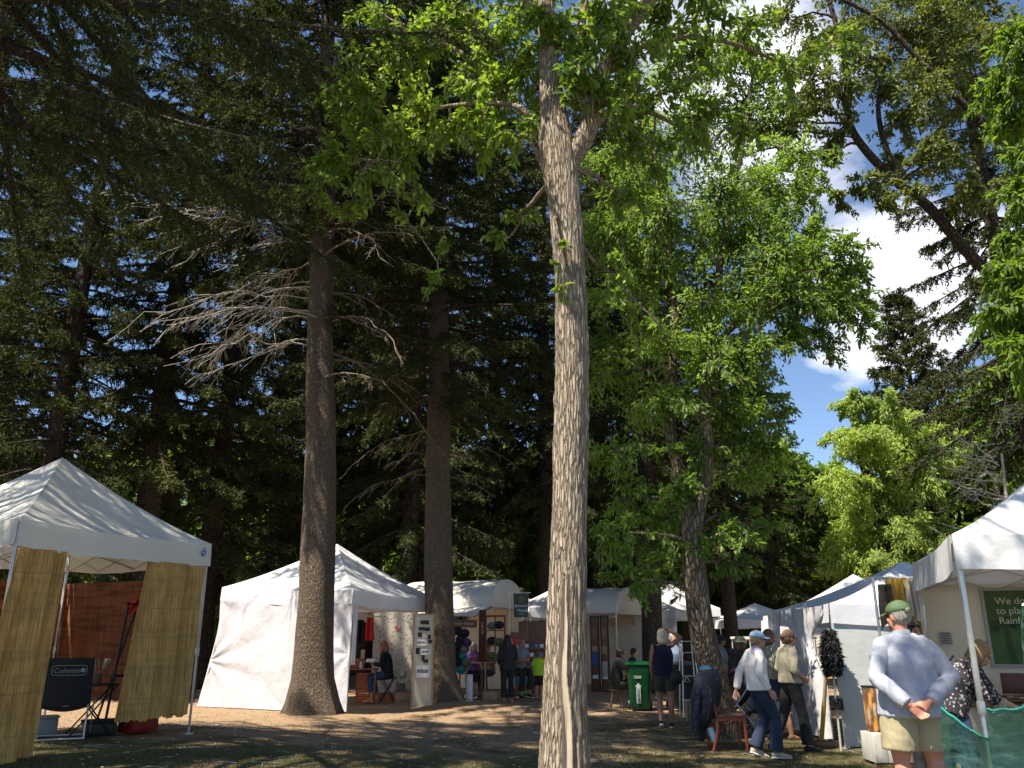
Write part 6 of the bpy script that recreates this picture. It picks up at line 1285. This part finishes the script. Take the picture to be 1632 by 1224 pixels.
def person(loc, rz, H, J, look, label, vox=.011, group=None):
    s = H / 1.7; r = thing('person', loc, label, 'person', group, rz=R(rz)); r.scale = (s, s, s)
    D = dict(pel=(0, 0, .93), wst=None, che=(0, 0, 1.24), nck=(0, -.005, 1.425), hed=(0, .02, 1.575), sL=(-.175, -.01, 1.39), sR=(.175, -.01, 1.39), eL=(-.225, -.04, 1.12), eR=(.225, -.04, 1.12), wL=(-.235, .03, .88), wR=(.235, .03, .88),
             hL=(-.09, 0, .90), hR=(.09, 0, .90), kL=(-.10, .02, .50), kR=(.10, .02, .50), aL=(-.10, -.02, .09), aR=(.10, -.02, .09), tL=(-.03, 1, -.02), tR=(.03, 1, -.02), yaw=0, pitch=0)
    D.update(J); V = {k: Vector(v) for k, v in D.items() if isinstance(v, (tuple, list, Vector))}
    g = look.get('girth', 1.0); fem = look.get('fem', False)
    pel, che, nck, hed = V['pel'], V['che'], V['nck'], V['hed']; wst = pel.lerp(che, .5); rgt = (V['hR'] - V['hL']).normalized(); rgs = (V['sR'] - V['sL']).normalized()
    up = (che - pel).normalized(); low = pel - up * .10
    tor = [low, pel - up * .03, pel + up * .03, wst, che - (che - wst) * .15, che.lerp(nck, .45), che.lerp(nck, .85), nck]
    trx = [.09 * g, .16 * g, .165 * g, (.125 if fem else .145) * g, .152 * g, (.15 if fem else .182), (.10 if fem else .125), .056]; try_ = [.07, .115 * g, .115 * g, .095 * g, .115 * g, .105, .07, .055]
    body = MB(); loft(body, tor, trx, try_, rgt)
    if fem:
        f_ = rgt.cross(up); f_ = -f_ if f_.dot(Vector((0, 1, 0))) < 0 and abs(f_.y) > .3 else f_
        for sx in (-1, 1): body.ball(che + up * .02 + rgt * .07 * sx + f_ * .075, .062, 12)
    loft(body, [nck - (hed - nck) * .35, nck.lerp(hed, .3), hed - (hed - nck) * .2], [.062, .052, .052], [.058, .054, .054], (1, 0, 0))
    MH = Matrix.Translation(hed) @ Matrix.Rotation(R(D['yaw']), 4, 'Z') @ Matrix.Rotation(R(D['pitch']), 4, 'X')
    body.ball((0, -.012, .022), (.074, .092, .098), 20, MH); body.ball((0, .028, -.045), (.058, .064, .068), 16, MH); body.ball((0, .055, -.088), (.026, .024, .022), 10, MH)
    body.tube([MH @ Vector((0, .088, .02)), MH @ Vector((0, .108, -.018)), MH @ Vector((0, .100, -.030))], [.009, .015, .013], 8); body.ball((0, .078, .036), (.052, .018, .012), 10, MH); body.ball((0, .086, -.058), (.024, .012, .010), 10, MH)
    for sx in (-1, 1): body.ball((sx * .076, -.010, -.005), (.010, .020, .032), 10, MH); body.ball((sx * .036, .066, -.02), (.024, .02, .022), 10, MH)
    ar = look.get('arm', 1.0)
    for sfx in 'LR':
        S_, E_, W_ = V['s' + sfx], V['e' + sfx], V['w' + sfx]; body.tube([nck.lerp(che, .12), S_], [.052, .046], 14); limb(body, [S_, E_, W_], [.048 * ar, .039 * ar, .027])
        hd = V.get('hd' + sfx, (W_ - E_).normalized()); pn = V.get('pn' + sfx, Vector((1 if sfx == 'L' else -1, 0, 0)))
        hand(body, W_ + hd.normalized() * .012, hd, pn, V.get('th' + sfx, Vector((0, 1, .3))), D.get('cu' + sfx, .45), 1.0)
        hp, K_, A_ = V['h' + sfx], V['k' + sfx], V['a' + sfx]; lg_ = look.get('leg', 1.0)
        limb(body, [hp, K_], [.088 * g, .056 * lg_]); calf = K_.lerp(A_, .33) + (Vector((0, -.018, 0)) if K_.z > A_.z + .1 else Vector()); limb(body, [K_, calf, A_], [.054 * lg_, .056 * lg_, .034])
        td = V['t' + sfx].normalized(); body.ball(A_ - td * .03 + Vector((0, 0, -.045)), (.03, .035, .035), 10); body.tube([A_ + Vector((0, 0, -.02)), A_ + td * .08 + Vector((0, 0, -.05)), A_ + td * .16 + Vector((0, 0, -.065))], [.034, .032, .022], 10)
    skin = look.get('skin', m_skin); b = remesh(body, 'body', skin, r, vox * .8, 2)
    ey = MB()
    for sx in (-1, 1): ey.ball((sx * .031, .0815, .006), (.012, .008, .008), 10, MH)
    ey.build('eyes', m_eye, b); MB().ball((0, .096, -.058), (.022, .006, .007), 10, MH).build('lips', m_lip, b)
    # ---- top
    if look.get('top'):
        mat, slv, hem, mg = look['top']; m_ = MB(); k0 = hem; base = pel + up * k0  # hem: metres above pelvis along torso (negative = below)
        pts = [base] + [p for p in [pel + up * .0, wst, che - (che - wst) * .15, che.lerp(nck, .45), che.lerp(nck, .85)] if (p - pel).dot(up) > k0 + .03]
        w0 = {5: (.185, .14), 4: (.165, .125)}.get(len(pts) - 1, (.17 * g, .13 * g))
        rx = [trx[2] + mg + .012] + [{0: trx[2] + mg + .004, 1: trx[3] + mg + .018, 2: trx[4] + mg + .008, 3: trx[5] + mg, 4: trx[6] + mg + .01}[5 - (len(pts) - 1) + i] for i in range(len(pts) - 1)]
        ry = [try_[2] + mg + .015] + [{0: try_[2] + mg + .006, 1: try_[3] + mg + .022, 2: try_[4] + mg + .008, 3: try_[5] + mg, 4: try_[6] + mg + .006}[5 - (len(pts) - 1) + i] for i in range(len(pts) - 1)]
        pts.append(nck + (nck - che) * look.get('neckline', .02)); rx.append(.066 + mg * .4); ry.append(.066 + mg * .4); loft(m_, pts, rx, ry, rgt, 28)
        if fem:
            for sx in (-1, 1): m_.ball(che + up * .02 + rgt * .07 * sx + f_ * .072, .062 + mg, 12)
        for sfx in 'LR':
            S_, E_, W_ = V['s' + sfx], V['e' + sfx], V['w' + sfx]
            if slv > 0: m_.tube([nck.lerp(che, .15), nck.lerp(che, .15).lerp(S_, .5), S_], [.052 + mg * .6, .056 + mg * .6, .048 + mg * .55], 16)
            if slv == 0:
                m_.ball(S_ * .82 + che.lerp(nck, .7) * .18, .052, 10)   # shoulder strap
            elif slv <= .5: e = S_.lerp(E_, slv * 2); m_.ball(S_, .048 + mg * .6, 14); m_.tube([S_, S_.lerp(e, .5), e], [.048 + mg * .6, .049 + mg * .8, .047 + mg * 1.3], 16)
            else:
                e = E_.lerp(W_, (slv - .5) * 2); m_.ball(S_, .048 + mg * .55, 14); m_.tube([S_, S_.lerp(E_, .5), E_], [.048 + mg * .55, .046 + mg * .7, .041 + mg * .7], 16); m_.ball(E_, .041 + mg * .7, 14); m_.tube([E_, E_.lerp(e, .6), e], [.041 + mg * .7, .037 + mg * .7, .030 + mg * .7], 16)
        remesh(m_, look.get('topname', 'shirt'), mat, r, vox, 2, look.get('fold', .006), seed=H * 10)
    if look.get('collar'):
        c = MB(); loft(c, [nck + (nck - che) * .0, nck + (hed - nck) * .30], [.074, .064], [.074, .066], (1, 0, 0), 20); c.build('collar', look['top'][0] if look['collar'] is True else look['collar'], r)
    # ---- bottom
    if look.get('bot'):
        mat, frac, flare = look['bot']; m_ = MB(); loft(m_, [low - up * .015, pel - up * .03, pel + up * .03, pel + up * .085], [.10 * g, .172 * g, .175 * g, .150 * g + .01], [.10, .130 * g, .128 * g, .115 * g + .01], rgt, 24)
        for sfx in 'LR':
            hp, K_, A_ = V['h' + sfx], V['k' + sfx], V['a' + sfx]
            if frac <= .5: e = hp.lerp(K_, frac * 2); m_.ball(hp, .100 * g, 14); m_.tube([hp, hp.lerp(e, .5), e], [.100 * g, .096 * g + flare * .5, .084 * g + flare], 18)
            else: e = K_.lerp(A_, (frac - .5) * 2); m_.ball(hp, .100 * g, 14); m_.tube([hp, hp.lerp(K_, .5), K_], [.100 * g, .088 * g, .070], 18); m_.ball(K_, .070, 14); m_.tube([K_, K_.lerp(e, .5), e], [.070, .064 + flare * .5, .056 + flare], 18)
        remesh(m_, look.get('botname', 'trousers'), mat, r, vox, 2, .005, fs=(8, 8, 7), seed=H * 7)
    if look.get('shoe'):
        for sfx in 'LR':
            A_ = V['a' + sfx]; td = V['t' + sfx].normalized(); m_ = MB(); dn = Vector((0, 0, -.058)); u2 = Vector((0, 0, 1)); sdv = td.cross(u2).normalized()
            loft(m_, [A_ - td * .07 + dn, A_ - td * .03 + dn * .8, A_ + td * .05 + dn * .9, A_ + td * .13 + dn * 1.15, A_ + td * .20 + dn * 1.25], [.030, .042, .045, .048, .028], [.030, .046, .040, .030, .018], sdv, 16); m_.tube([A_ + dn * .2, A_ + dn * .7], [.044, .048], 14)
            so = remesh(m_, 'shoe', look['shoe'], r, vox * .8, 2)
            sl = MB(); loft(sl, [A_ - td * .075 + Vector((0, 0, -.088)), A_ + td * .05 + Vector((0, 0, -.088)), A_ + td * .205 + Vector((0, 0, -.090))], [.034, .046, .034], [.010, .010, .008], sdv, 14); sl.build('sole', look.get('sole', m_paper), so)
    # ---- hair, hats
    hr = look.get('hair')
    if hr:
        col, style = hr; m_ = MB(); hk = .945 if style == 'crop' else 1; m_.ball((0, -.022, .036), (.083 * hk, .096 * hk, .098 * hk), 18, MH); (m_.ball((0, -.045, -.005), (.079, .07, .08), 14, MH) if style != 'crop' else m_.ball((0, -.03, .01), (.0785, .08, .075), 14, MH))
        if style in ('bob', 'long'):
            for sx in (-1, 1): m_.ball((sx * .066, -.018, -.03), (.026, .058, .085), 12, MH)
            m_.ball((0, -.062, -.06), (.080, .045, .09), 14, MH)
        if style == 'long':
            Z = MH.to_translation(); bk = (MH.to_3x3() @ Vector((0, -1, 0))); loft(m_, [Z + bk * .06, Z + bk * .085 + Vector((0, 0, -.12)), Z + bk * .09 + Vector((0, 0, -.24)), Z + bk * .08 + Vector((0, 0, -.36))], [.078, .092, .085, .04], [.05, .045, .038, .02], rgs, 16)
            fw = -bk
            for sx in (-1, 1): loft(m_, [Z + rgs * .07 * sx + Vector((0, 0, -.02)), Z + rgs * .085 * sx + fw * .02 + Vector((0, 0, -.16)), Z + rgs * .08 * sx + fw * .06 + Vector((0, 0, -.30))], [.03, .035, .015], [.03, .03, .012], rgs, 12)
        if style == 'bun': m_.ball((0, -.115, .03), (.045, .04, .045), 12, MH); m_.ball((0, -.10, -.03), (.04, .03, .05), 12, MH)
        remesh(m_, 'hair', HAIR[col], r, vox * .8, 1, .006, fs=(28, 28, 9), seed=3)
    if look.get('cap'):
        mat = look['cap']; m_ = MB(); prof = [(.094 * math.cos(a), .085 * math.sin(a)) for a in np.linspace(0, math.pi / 2 - .05, 8)]
        m_.lathe([(.088, -.012)] + prof + [(.004, .087)], 26, MH @ TR(0, -.014, .048, -6), 1.0, 1.16)
        cp = m_.build('cap', mat, r)
        bl_ = MB(); bl_.grid(lambda u, v: tuple(MH @ Vector(((u - .5) * .15 * (1 - .25 * v ** 2), .062 + .105 * v * (1 - .55 * (2 * u - 1) ** 2 * 1.0) + .02 * (1 - (2 * u - 1) ** 2), .052 - .018 * v - .022 * (2 * u - 1) ** 2))), 16, 8, thick=.006); bl_.build('bill', look.get('bill', mat), cp)
        MB().ball((0, -.014, .134), (.008, .008, .005), 8, MH).build('button', mat, cp)
        if look.get('strapgap'):
            g_ = MB(); g_.ball((0, -.112, .052), (.030, .012, .020), 12, MH); g_.build('back_opening', HAIR['grey'], cp); g_ = MB(); g_.tube([tuple(MH @ Vector((.035 * t, -.122 + .012 * abs(t) ** 2, .034))) for t in (-1, -.5, 0, .5, 1)], .006, 6); g_.build('back_strap', mat, cp)
    if look.get('brim'):
        m_ = MB(); m_.lathe([(.10, .0), (.155, -.022), (.157, -.016), (.102, .012), (.096, .07), (.06, .092), (.002, .094)], 26, MH @ TR(0, -.01, .055, -4)); m_.build('sun_hat', look['brim'], r)
    if look.get('glasses'):
        m_ = MB()
        for sx in (-1, 1): m_.tube([tuple(MH @ Vector((sx * (.033 + .019 * math.cos(a)), .098, .006 + .015 * math.sin(a)))) for a in np.linspace(0, 6.283, 17)], .0028, 5, cap=False); m_.tube([tuple(MH @ Vector((sx * .052, .096, .01))), tuple(MH @ Vector((sx * .082, .0, .008)))], .0026, 5)
        m_.tube([tuple(MH @ Vector((-.014, .1, .01))), tuple(MH @ Vector((.014, .1, .01)))], .0026, 5); m_.build('glasses', m_glass_dark, r)
    if look.get('shades'):   # dark sunglasses, z offset
        z = look['shades']; m_ = MB()
        for sx in (-1, 1): m_.ball((sx * .034, .092 - abs(z) * .3, .006 + z), (.028, .012, .019), 12, MH); m_.tube([tuple(MH @ Vector((sx * .056, .085, .01 + z))), tuple(MH @ Vector((sx * .086, -.01, .01 + z)))], .005, 6)
        m_.build('sunglasses', m_glass_dark, r)
    return r, V, MH
KH = M_plain('khaki_cloth', (.36, .31, .19), .85, .12, 8); KHS = M_plain('khaki_shirt', (.36, .325, .235), .8, .1, 8); SW = M_plain('white_sweater', (.80, .74, .70), .85, .06, 30); NV = M_plain('navy_denim', (.018, .028, .062), .85, .2, 30); JN = M_plain('blue_jeans', (.035, .06, .12), .85, .25, 25)
NT = M_plain('navy_tank', (.007, .009, .032), .85, .15, 20); OL = M_plain('dark_olive', (.045, .042, .028), .85, .15, 12); LB = M_plain('light_blue_cap', (.34, .55, .72), .8, .06, 20); GC = M_plain('green_cap', (.075, .12, .055), .8, .3, 14); GY = M_plain('grey_shirt', (.20, .22, .25), .85, .12, 12)
PU = M_plain('purple_shirt', (.14, .06, .22), .85, .12, 12); LM = M_plain('lime_shirt', (.42, .75, .03), .75, .06, 12); CD = M_plain('black_cardigan', (.008, .009, .012), .9, .2, 25); BLS = M_plain('pale_blue_shirt', (.25, .32, .42), .8, .1, 12); DB = M_plain('dark_bag', (.02, .02, .018), .6, .3, 15)
# 1 man in blue shirt, hands clasped behind
pM, VM, HM = person((3.35, 7.4, 0), 2, 1.80, dict(eL=(-.305, -.10, 1.12), eR=(.305, -.10, 1.12), wL=(-.145, -.245, .925), wR=(.03, -.235, .945), sL=(-.188, -.01, 1.345), sR=(.188, -.01, 1.345), yaw=18, pitch=-4,
    hdL=(.72, -.10, -.62), hdR=(-.75, -.12, -.60), pnL=(0, -1, .1), pnR=(0, 1, 0), thL=(.3, 0, 1), thR=(-.3, 0, 1), cuL=.55, cuR=.35, hL=(-.11, 0, .90), hR=(.11, 0, .90), kL=(-.13, .01, .50), kR=(.13, .01, .50), aL=(-.13, -.02, .09), aR=(.14, -.02, .09)),
    dict(girth=1.32, arm=1.15, leg=1.1, top=(m_plaid, .97, -.10, .022), collar=True, bot=(KH, .40, .022), botname='shorts', shoe=m_woodd, hair=('grey', 'crop'), cap=GC, strapgap=True, fold=.013, skin=M_plain('ruddy_skin', (.50, .22, .15), .5, .1, 25, bmp=.05)),
    'man from behind in pale blue shirt, khaki shorts and green cap, hands clasped behind', vox=.0095)
cf = MB()
for sfx in 'LR': W_, E_ = VM['w' + sfx], VM['e' + sfx]; q = W_.lerp(E_, .06); d_ = (E_ - W_).normalized(); cf.tube([q, q + d_ * .055], [.050, .053], 18)
cf.build('cuffs', m_plaid, pM); pk = MB()
for sx in (-1, 1): pk.grid(lambda u, v, sx=sx: (sx * .095 + (u - .5) * .10, -.158 - .02 * (1 - (2 * u - 1) ** 2) * .4, .80 + .09 * v), 4, 3, thick=.004)
# 2 walking woman with light blue cap
pW, VW, HW = person((3.27, 11.7, 0), -86, 1.585, dict(pel=(0, .02, .93), che=(0, .0, 1.25), nck=(0, .03, 1.43), hed=(0, .075, 1.575), eL=(-.23, -.16, 1.13), wL=(-.22, -.23, .885), eR=(.22, -.02, 1.11), wR=(.22, .10, .90), hL=(-.09, .02, .90), hR=(.09, .02, .90), kL=(-.10, .12, .51), aL=(-.10, -.06, .13), tL=(0, 1, -.35),
    kR=(.10, .20, .53), aR=(.10, .17, .10), sL=(-.175, -.01, 1.39), sR=(.175, .01, 1.39), pitch=-2, yaw=4), dict(fem=True, girth=1.06, top=(SW, .96, -.03, .020), topname='sweater', collar=M_plain('lavender_collar', (.30, .32, .75), .8, .1, 9), bot=(NV, 1.0, .035), shoe=M_plain('beige_shoe', (.45, .40, .30), .8, .1, 12), hair=('light', 'short'), cap=LB, shades=.0, fold=.006),
    'woman walking right in a light blue cap, pale sweater and dark blue jeans', vox=.0105)
# 3 woman with glasses in khaki shirt
pK, VK, HK = person((3.93, 12.35, 0), -82, 1.60, dict(che=(0, .0, 1.25), nck=(0, .02, 1.43), hed=(0, .055, 1.575), eL=(-.24, -.05, 1.14), wL=(-.16, .17, 1.02), hdL=(.5, .8, -.2), eR=(.24, -.05, 1.13), wR=(.14, .18, 1.0), hdR=(-.6, .7, -.2), kL=(-.10, -.10, .50), aL=(-.10, -.32, .11), tL=(0, 1, -.2), kR=(.10, .10, .50), aR=(.10, .14, .09), yaw=2),
    dict(fem=True, girth=1.02, top=(KHS, .62, .02, .026), collar=True, bot=(m_black, .98, .030), shoe=m_black, sole=m_blackp, hair=('brown', 'bun'), glasses=True, fold=.012),
    'woman in khaki shirt and black trousers with glasses and hair bun, looking right', vox=.0105)
MB().box(-.06, .06, .13, .17, .90, 1.0, bev=.01).build('waist_pouch', DB, pK); MB().tube([(.10, .06, 1.42), (-.05, .14, 1.2), (-.16, .05, .98)], .007, 6).build('bag_strap', m_blackp, pK)
# 4 person walking behind them with bare legs
person((4.05, 13.6, 0), -75, 1.62, dict(kR=(.10, .14, .50), aR=(.10, .20, .09), kL=(-.10, -.02, .50), aL=(-.10, -.24, .12), eL=(-.22, .0, 1.12), wL=(-.20, .16, .95)), dict(fem=True, top=(M_plain('striped_top', (.32, .30, .22), .8, .3, 20), .75, .0, .02), bot=(NV, .36, .02), botname='shorts', shoe=m_woodd, hair=('brown', 'bob')),
    'bare legged person in dark shorts half hidden between the two walking women', vox=.014)
# 5 woman, hand on head
pH, VH, HH = person((2.70, 15.5, 0), -6, 1.64, dict(sR=(.165, .0, 1.42), eR=(.33, .05, 1.55), wR=(.13, .06, 1.70), hdR=(-.95, -.05, .12), pnR=(0, -.2, -1), thR=(0, 1, 0), cuR=.2, eL=(-.225, .02, 1.13), wL=(-.22, .12, .92), kL=(-.10, .06, .50), aL=(-.10, -.06, .12), tL=(0, 1, -.5), kR=(.10, .0, .50), aR=(.10, .02, .09), yaw=-8, hed=(0, .02, 1.58)),
    dict(fem=True, girth=1.08, skin=m_skin_d, top=(NT, 0, -.04, .012), topname='tank_top', bot=(OL, .34, .02), botname='shorts', shoe=m_black, hair=('white', 'bob')), 'woman from behind in navy tank top and shorts, one hand on her pale hair', vox=.012)
o = MB(); o.ball((.20, -.10, .86), (.13, .07, .14), 16); bag = remesh(o, 'shoulder_bag', DB, None, .012, 2, .006); bag.location = pH.location; bag.rotation_euler = pH.rotation_euler; bag.scale = pH.scale; tag(bag, 'dark slouchy shoulder bag on the hip of the woman in the navy tank top', 'bag')
MB().tube([(.20, -.12, .96), (.05, -.135, 1.2), (-.10, -.12, 1.38), (-.15, -.02, 1.45)], .010, 6).build('strap', DB, bag)
# 6 seated man left of the bin
SIT = dict(pel=(0, 0, .50), che=(0, .08, .83), nck=(0, .12, 1.01), hed=(0, .16, 1.15), sL=(-.175, .11, .97), sR=(.175, .11, .97), eL=(-.22, .16, .72), eR=(.22, .16, .72), wL=(-.10, .38, .66), wR=(.10, .38, .66), hL=(-.09, .02, .49), hR=(.09, .02, .49), kL=(-.12, .42, .50), kR=(.12, .42, .50), aL=(-.12, .44, .09), aR=(.12, .44, .09))
def stool(loc, h, label, mat=m_woodd, rz=0):
    r = thing('stool', loc, label, 'stool', rz=rz); MB().lathe([(.001, h - .03), (.16, h - .03), (.165, h), (.001, h)], 20).build('seat', mat, r)
    for k in range(4): a = k * math.pi / 2 + .78; MB().tube([(.11 * math.cos(a), .11 * math.sin(a), h - .03), (.17 * math.cos(a), .17 * math.sin(a), 0)], .014, 6).build('leg', mat, r)
p_ = G(978, 19.6); person(p_, -80, 1.68, SIT, dict(skin=m_skin_d, top=(m_black, .3, -.02, .016), bot=(OL, .42, .02), botname='shorts', shoe=m_woodd, hair=('dark', 'short')), 'person seated left of the green bin in a dark shirt and shorts', vox=.015); stool(p_, .40, 'low stool under the person left of the green bin')
# 7 person behind, jeans
person(G(1072, 19.6), -160, 1.60, dict(), dict(girth=1.1, top=(BLS, .4, -.05, .02), bot=(JN, .97, .015), shoe=m_black, hair=('grey', 'short')), 'person in a pale blue grey shirt and jeans behind the white haired woman', vox=.015)
person(G(1001, 24.0), -100, 1.62, {k: v for k, v in SIT.items()}, dict(top=(m_black, .4, -.02, .018), bot=(JN, .95, .0), hair=('dark', 'short')), 'dark haired seated person in shade behind the green bin', vox=.018)
# 8 couple with stroller
person(G(1146, 16.4), -80, 1.55, dict(), dict(top=(GY, .4, -.04, .02), bot=(OL, .42, .02), botname='shorts', shoe=m_black, hair=('dark', 'short'), cap=m_black, shades=.0, skin=m_skin_d), 'man in a dark cap and sunglasses standing behind the forked trunk', vox=.014)
person(G(1167, 15.0), -85, 1.55, dict(che=(0, .04, 1.22), nck=(0, .10, 1.39), hed=(0, .15, 1.52), eL=(-.22, .12, 1.12), eR=(.22, .12, 1.12), wL=(-.18, .34, 1.02), wR=(.18, .34, 1.02), kR=(.1, .12, .5), aR=(.1, .08, .09), aL=(-.1, -.18, .11)), dict(fem=True, top=(m_black, .4, -.03, .02), bot=(OL, .40, .02), botname='shorts', shoe=m_woodd, hair=('brown', 'bob'), brim=KHS, skin=m_skin_d), 'woman in a tan brimmed hat pushing the dark stroller', vox=.014)
# 10 reader in the white tent
ps_ = G(620, 20.7); S2 = dict(SIT); S2.update(pel=(0, 0, .68), che=(0, .04, 1.0), nck=(0, .08, 1.18), hed=(0, .13, 1.32), sL=(-.165, .07, 1.14), sR=(.165, .07, 1.14), eL=(-.20, .10, .90), eR=(.20, .10, .90), wL=(-.09, .32, .92), wR=(.09, .32, .92), hL=(-.09, .02, .67), hR=(.09, .02, .67), kL=(-.10, .40, .62), kR=(.10, .38, .60), aL=(-.09, .34, .16), aR=(.09, .26, .12), pitch=-22)
pR_, VR_, HR_ = person(ps_, 84, 1.66, S2, dict(fem=True, top=(CD, .95, -.10, .020), topname='cardigan', bot=(JN, .86, .01), shoe=m_orange, hair=('auburn', 'long')), 'long haired woman in black cardigan reading on a stool in the white tent', vox=.012)
o = MB().box(-.10, .10, -.075, .075, 0, .012, TR(0, 0, 0, 25)).build('papers', m_paper); o.location = ps_ + Vector((-.42, -.02, .97)); tag(o, 'white papers held by the long haired reader', 'papers')
# 11-13 at the hat booth
S3 = dict(S2); S3.update(pitch=-8); p_ = G(757, 22.6); person(p_, 170, 1.62, S3, dict(fem=True, skin=m_skin, top=(PU, .35, -.06, .02), bot=(m_black, .7, .02), shoe=m_woodd, hair=('grey', 'bob')), 'woman in a purple shirt seated on a tall chair left of the window frame', vox=.015)
person(G(827, 22.4), -150, 1.74, S3, dict(girth=1.15, skin=m_skin, top=(GY, .35, -.05, .02), bot=(OL, .9, .02), shoe=m_black, hair=('grey', 'short')), 'man in a grey shirt seated on a tall chair right of the dark standing figure', vox=.015)
person(G(809, 21.0), 20, 1.56, dict(wL=(-.18, .16, .98), wR=(.18, .16, .98)), dict(fem=True, girth=1.05, skin=m_skin_d, top=(m_black, .95, -.12, .028), bot=(m_black, .93, .03), shoe=M_plain('tan_shoe', (.35, .2, .12), .7, .1, 9), hair=('dark', 'long')), 'person all in black standing beside the red window frame', vox=.013)
person(G(780, 22.9), 150, 1.6, S3, dict(skin=m_skin_d, top=(M_plain('tan_top', (.2, .14, .1), .8, .2, 9), .5, -.05, .02), bot=(OL, .95, .01), shoe=m_black, hair=('brown', 'short')), 'shaded person seated behind the red window frame', vox=.016)
# 14 child in lime shirt
pc, Vc, Hc = person(G(859, 21.8), -25, 1.16, dict(hed=(0, .02, 1.585)), dict(top=(LM, .35, -.06, .03), bot=(m_black, .45, .04), botname='shorts', shoe=m_woodd, hair=('auburn', 'short'), leg=1.1, arm=1.15), 'child in a lime green shirt and black shorts beside the foremost trunk', vox=.016)
# 15 woman in floral top, bending over table
pF, VF, HF = person((4.20, 8.30, 0), -98, 1.62, dict(pel=(0, -.08, .92), che=(0, .06, 1.19), nck=(0, .17, 1.32), hed=(0, .275, 1.415), sL=(-.175, .13, 1.28), sR=(.175, .13, 1.28), eL=(-.23, .22, 1.02), eR=(.23, .24, 1.02), wL=(-.17, .44, .93), wR=(.16, .46, .93), hdL=(.2, 1, -.25), hdR=(-.1, 1, -.25), pnL=(0, -.2, -1), pnR=(0, -.2, -1), thL=(1, 0, 0), thR=(-1, 0, 0), pitch=-36, yaw=0, hL=(-.09, -.08, .89), hR=(.09, -.08, .89)),
    dict(fem=True, girth=1.12, top=(m_floral, .62, -.06, .024), topname='floral_blouse', bot=(JN, .95, .0), shoe=m_black, hair=('light', 'bob'), skin=m_skin, fold=.010, neckline=-.05), 'woman in a black floral blouse with fringed sleeves bending over the dark table', vox=.0095)
fr_ = MB(); rs = np.random.RandomState(2)
for sfx in 'LR':
    c = VF['e' + sfx].lerp(VF['w' + sfx], .26)
    for k in range(46): a = rs.uniform(0, 6.28); q = c + Vector((.058 * math.cos(a), .05 * math.sin(a) + .02 * rs.rand(), .02 * math.sin(a))); fr_.tube([q, q + Vector((rs.normal() * .012, rs.normal() * .012, -.05)), q + Vector((rs.normal() * .02, rs.normal() * .02, -.09 - .03 * rs.rand()))], .0035, 4, cap=False)
fr_.build('cream_fringe', m_wallc, pF)
o = MB(); o.ball((-.12, -.20, .86), (.07, .17, .17), 16); bg2 = remesh(o, 'handbag', NV, None, .011, 2, .006); bg2.location = pF.location; bg2.rotation_euler = pF.rotation_euler; tag(bg2, 'navy blue bag hanging at the side of the woman in the floral blouse', 'bag'); MB().tube([(-.12, -.2, .99), (-.15, -.05, 1.18), (-.17, .08, 1.33)], .008, 6).build('strap', NV, bg2)
# 16 man behind with sunglasses on his hair
person((4.03, 8.75, 0), -140, 1.67, dict(yaw=-10), dict(top=(M_plain('dark_shirt', (.05, .05, .06), .8, .2, 9), .35, -.05, .02), bot=(m_blackp, .95, .01), shoe=m_black, hair=('dark', 'short'), skin=m_skin_d, shades=.055), 'dark haired man with sunglasses on his head behind the man in the green cap', vox=.012)
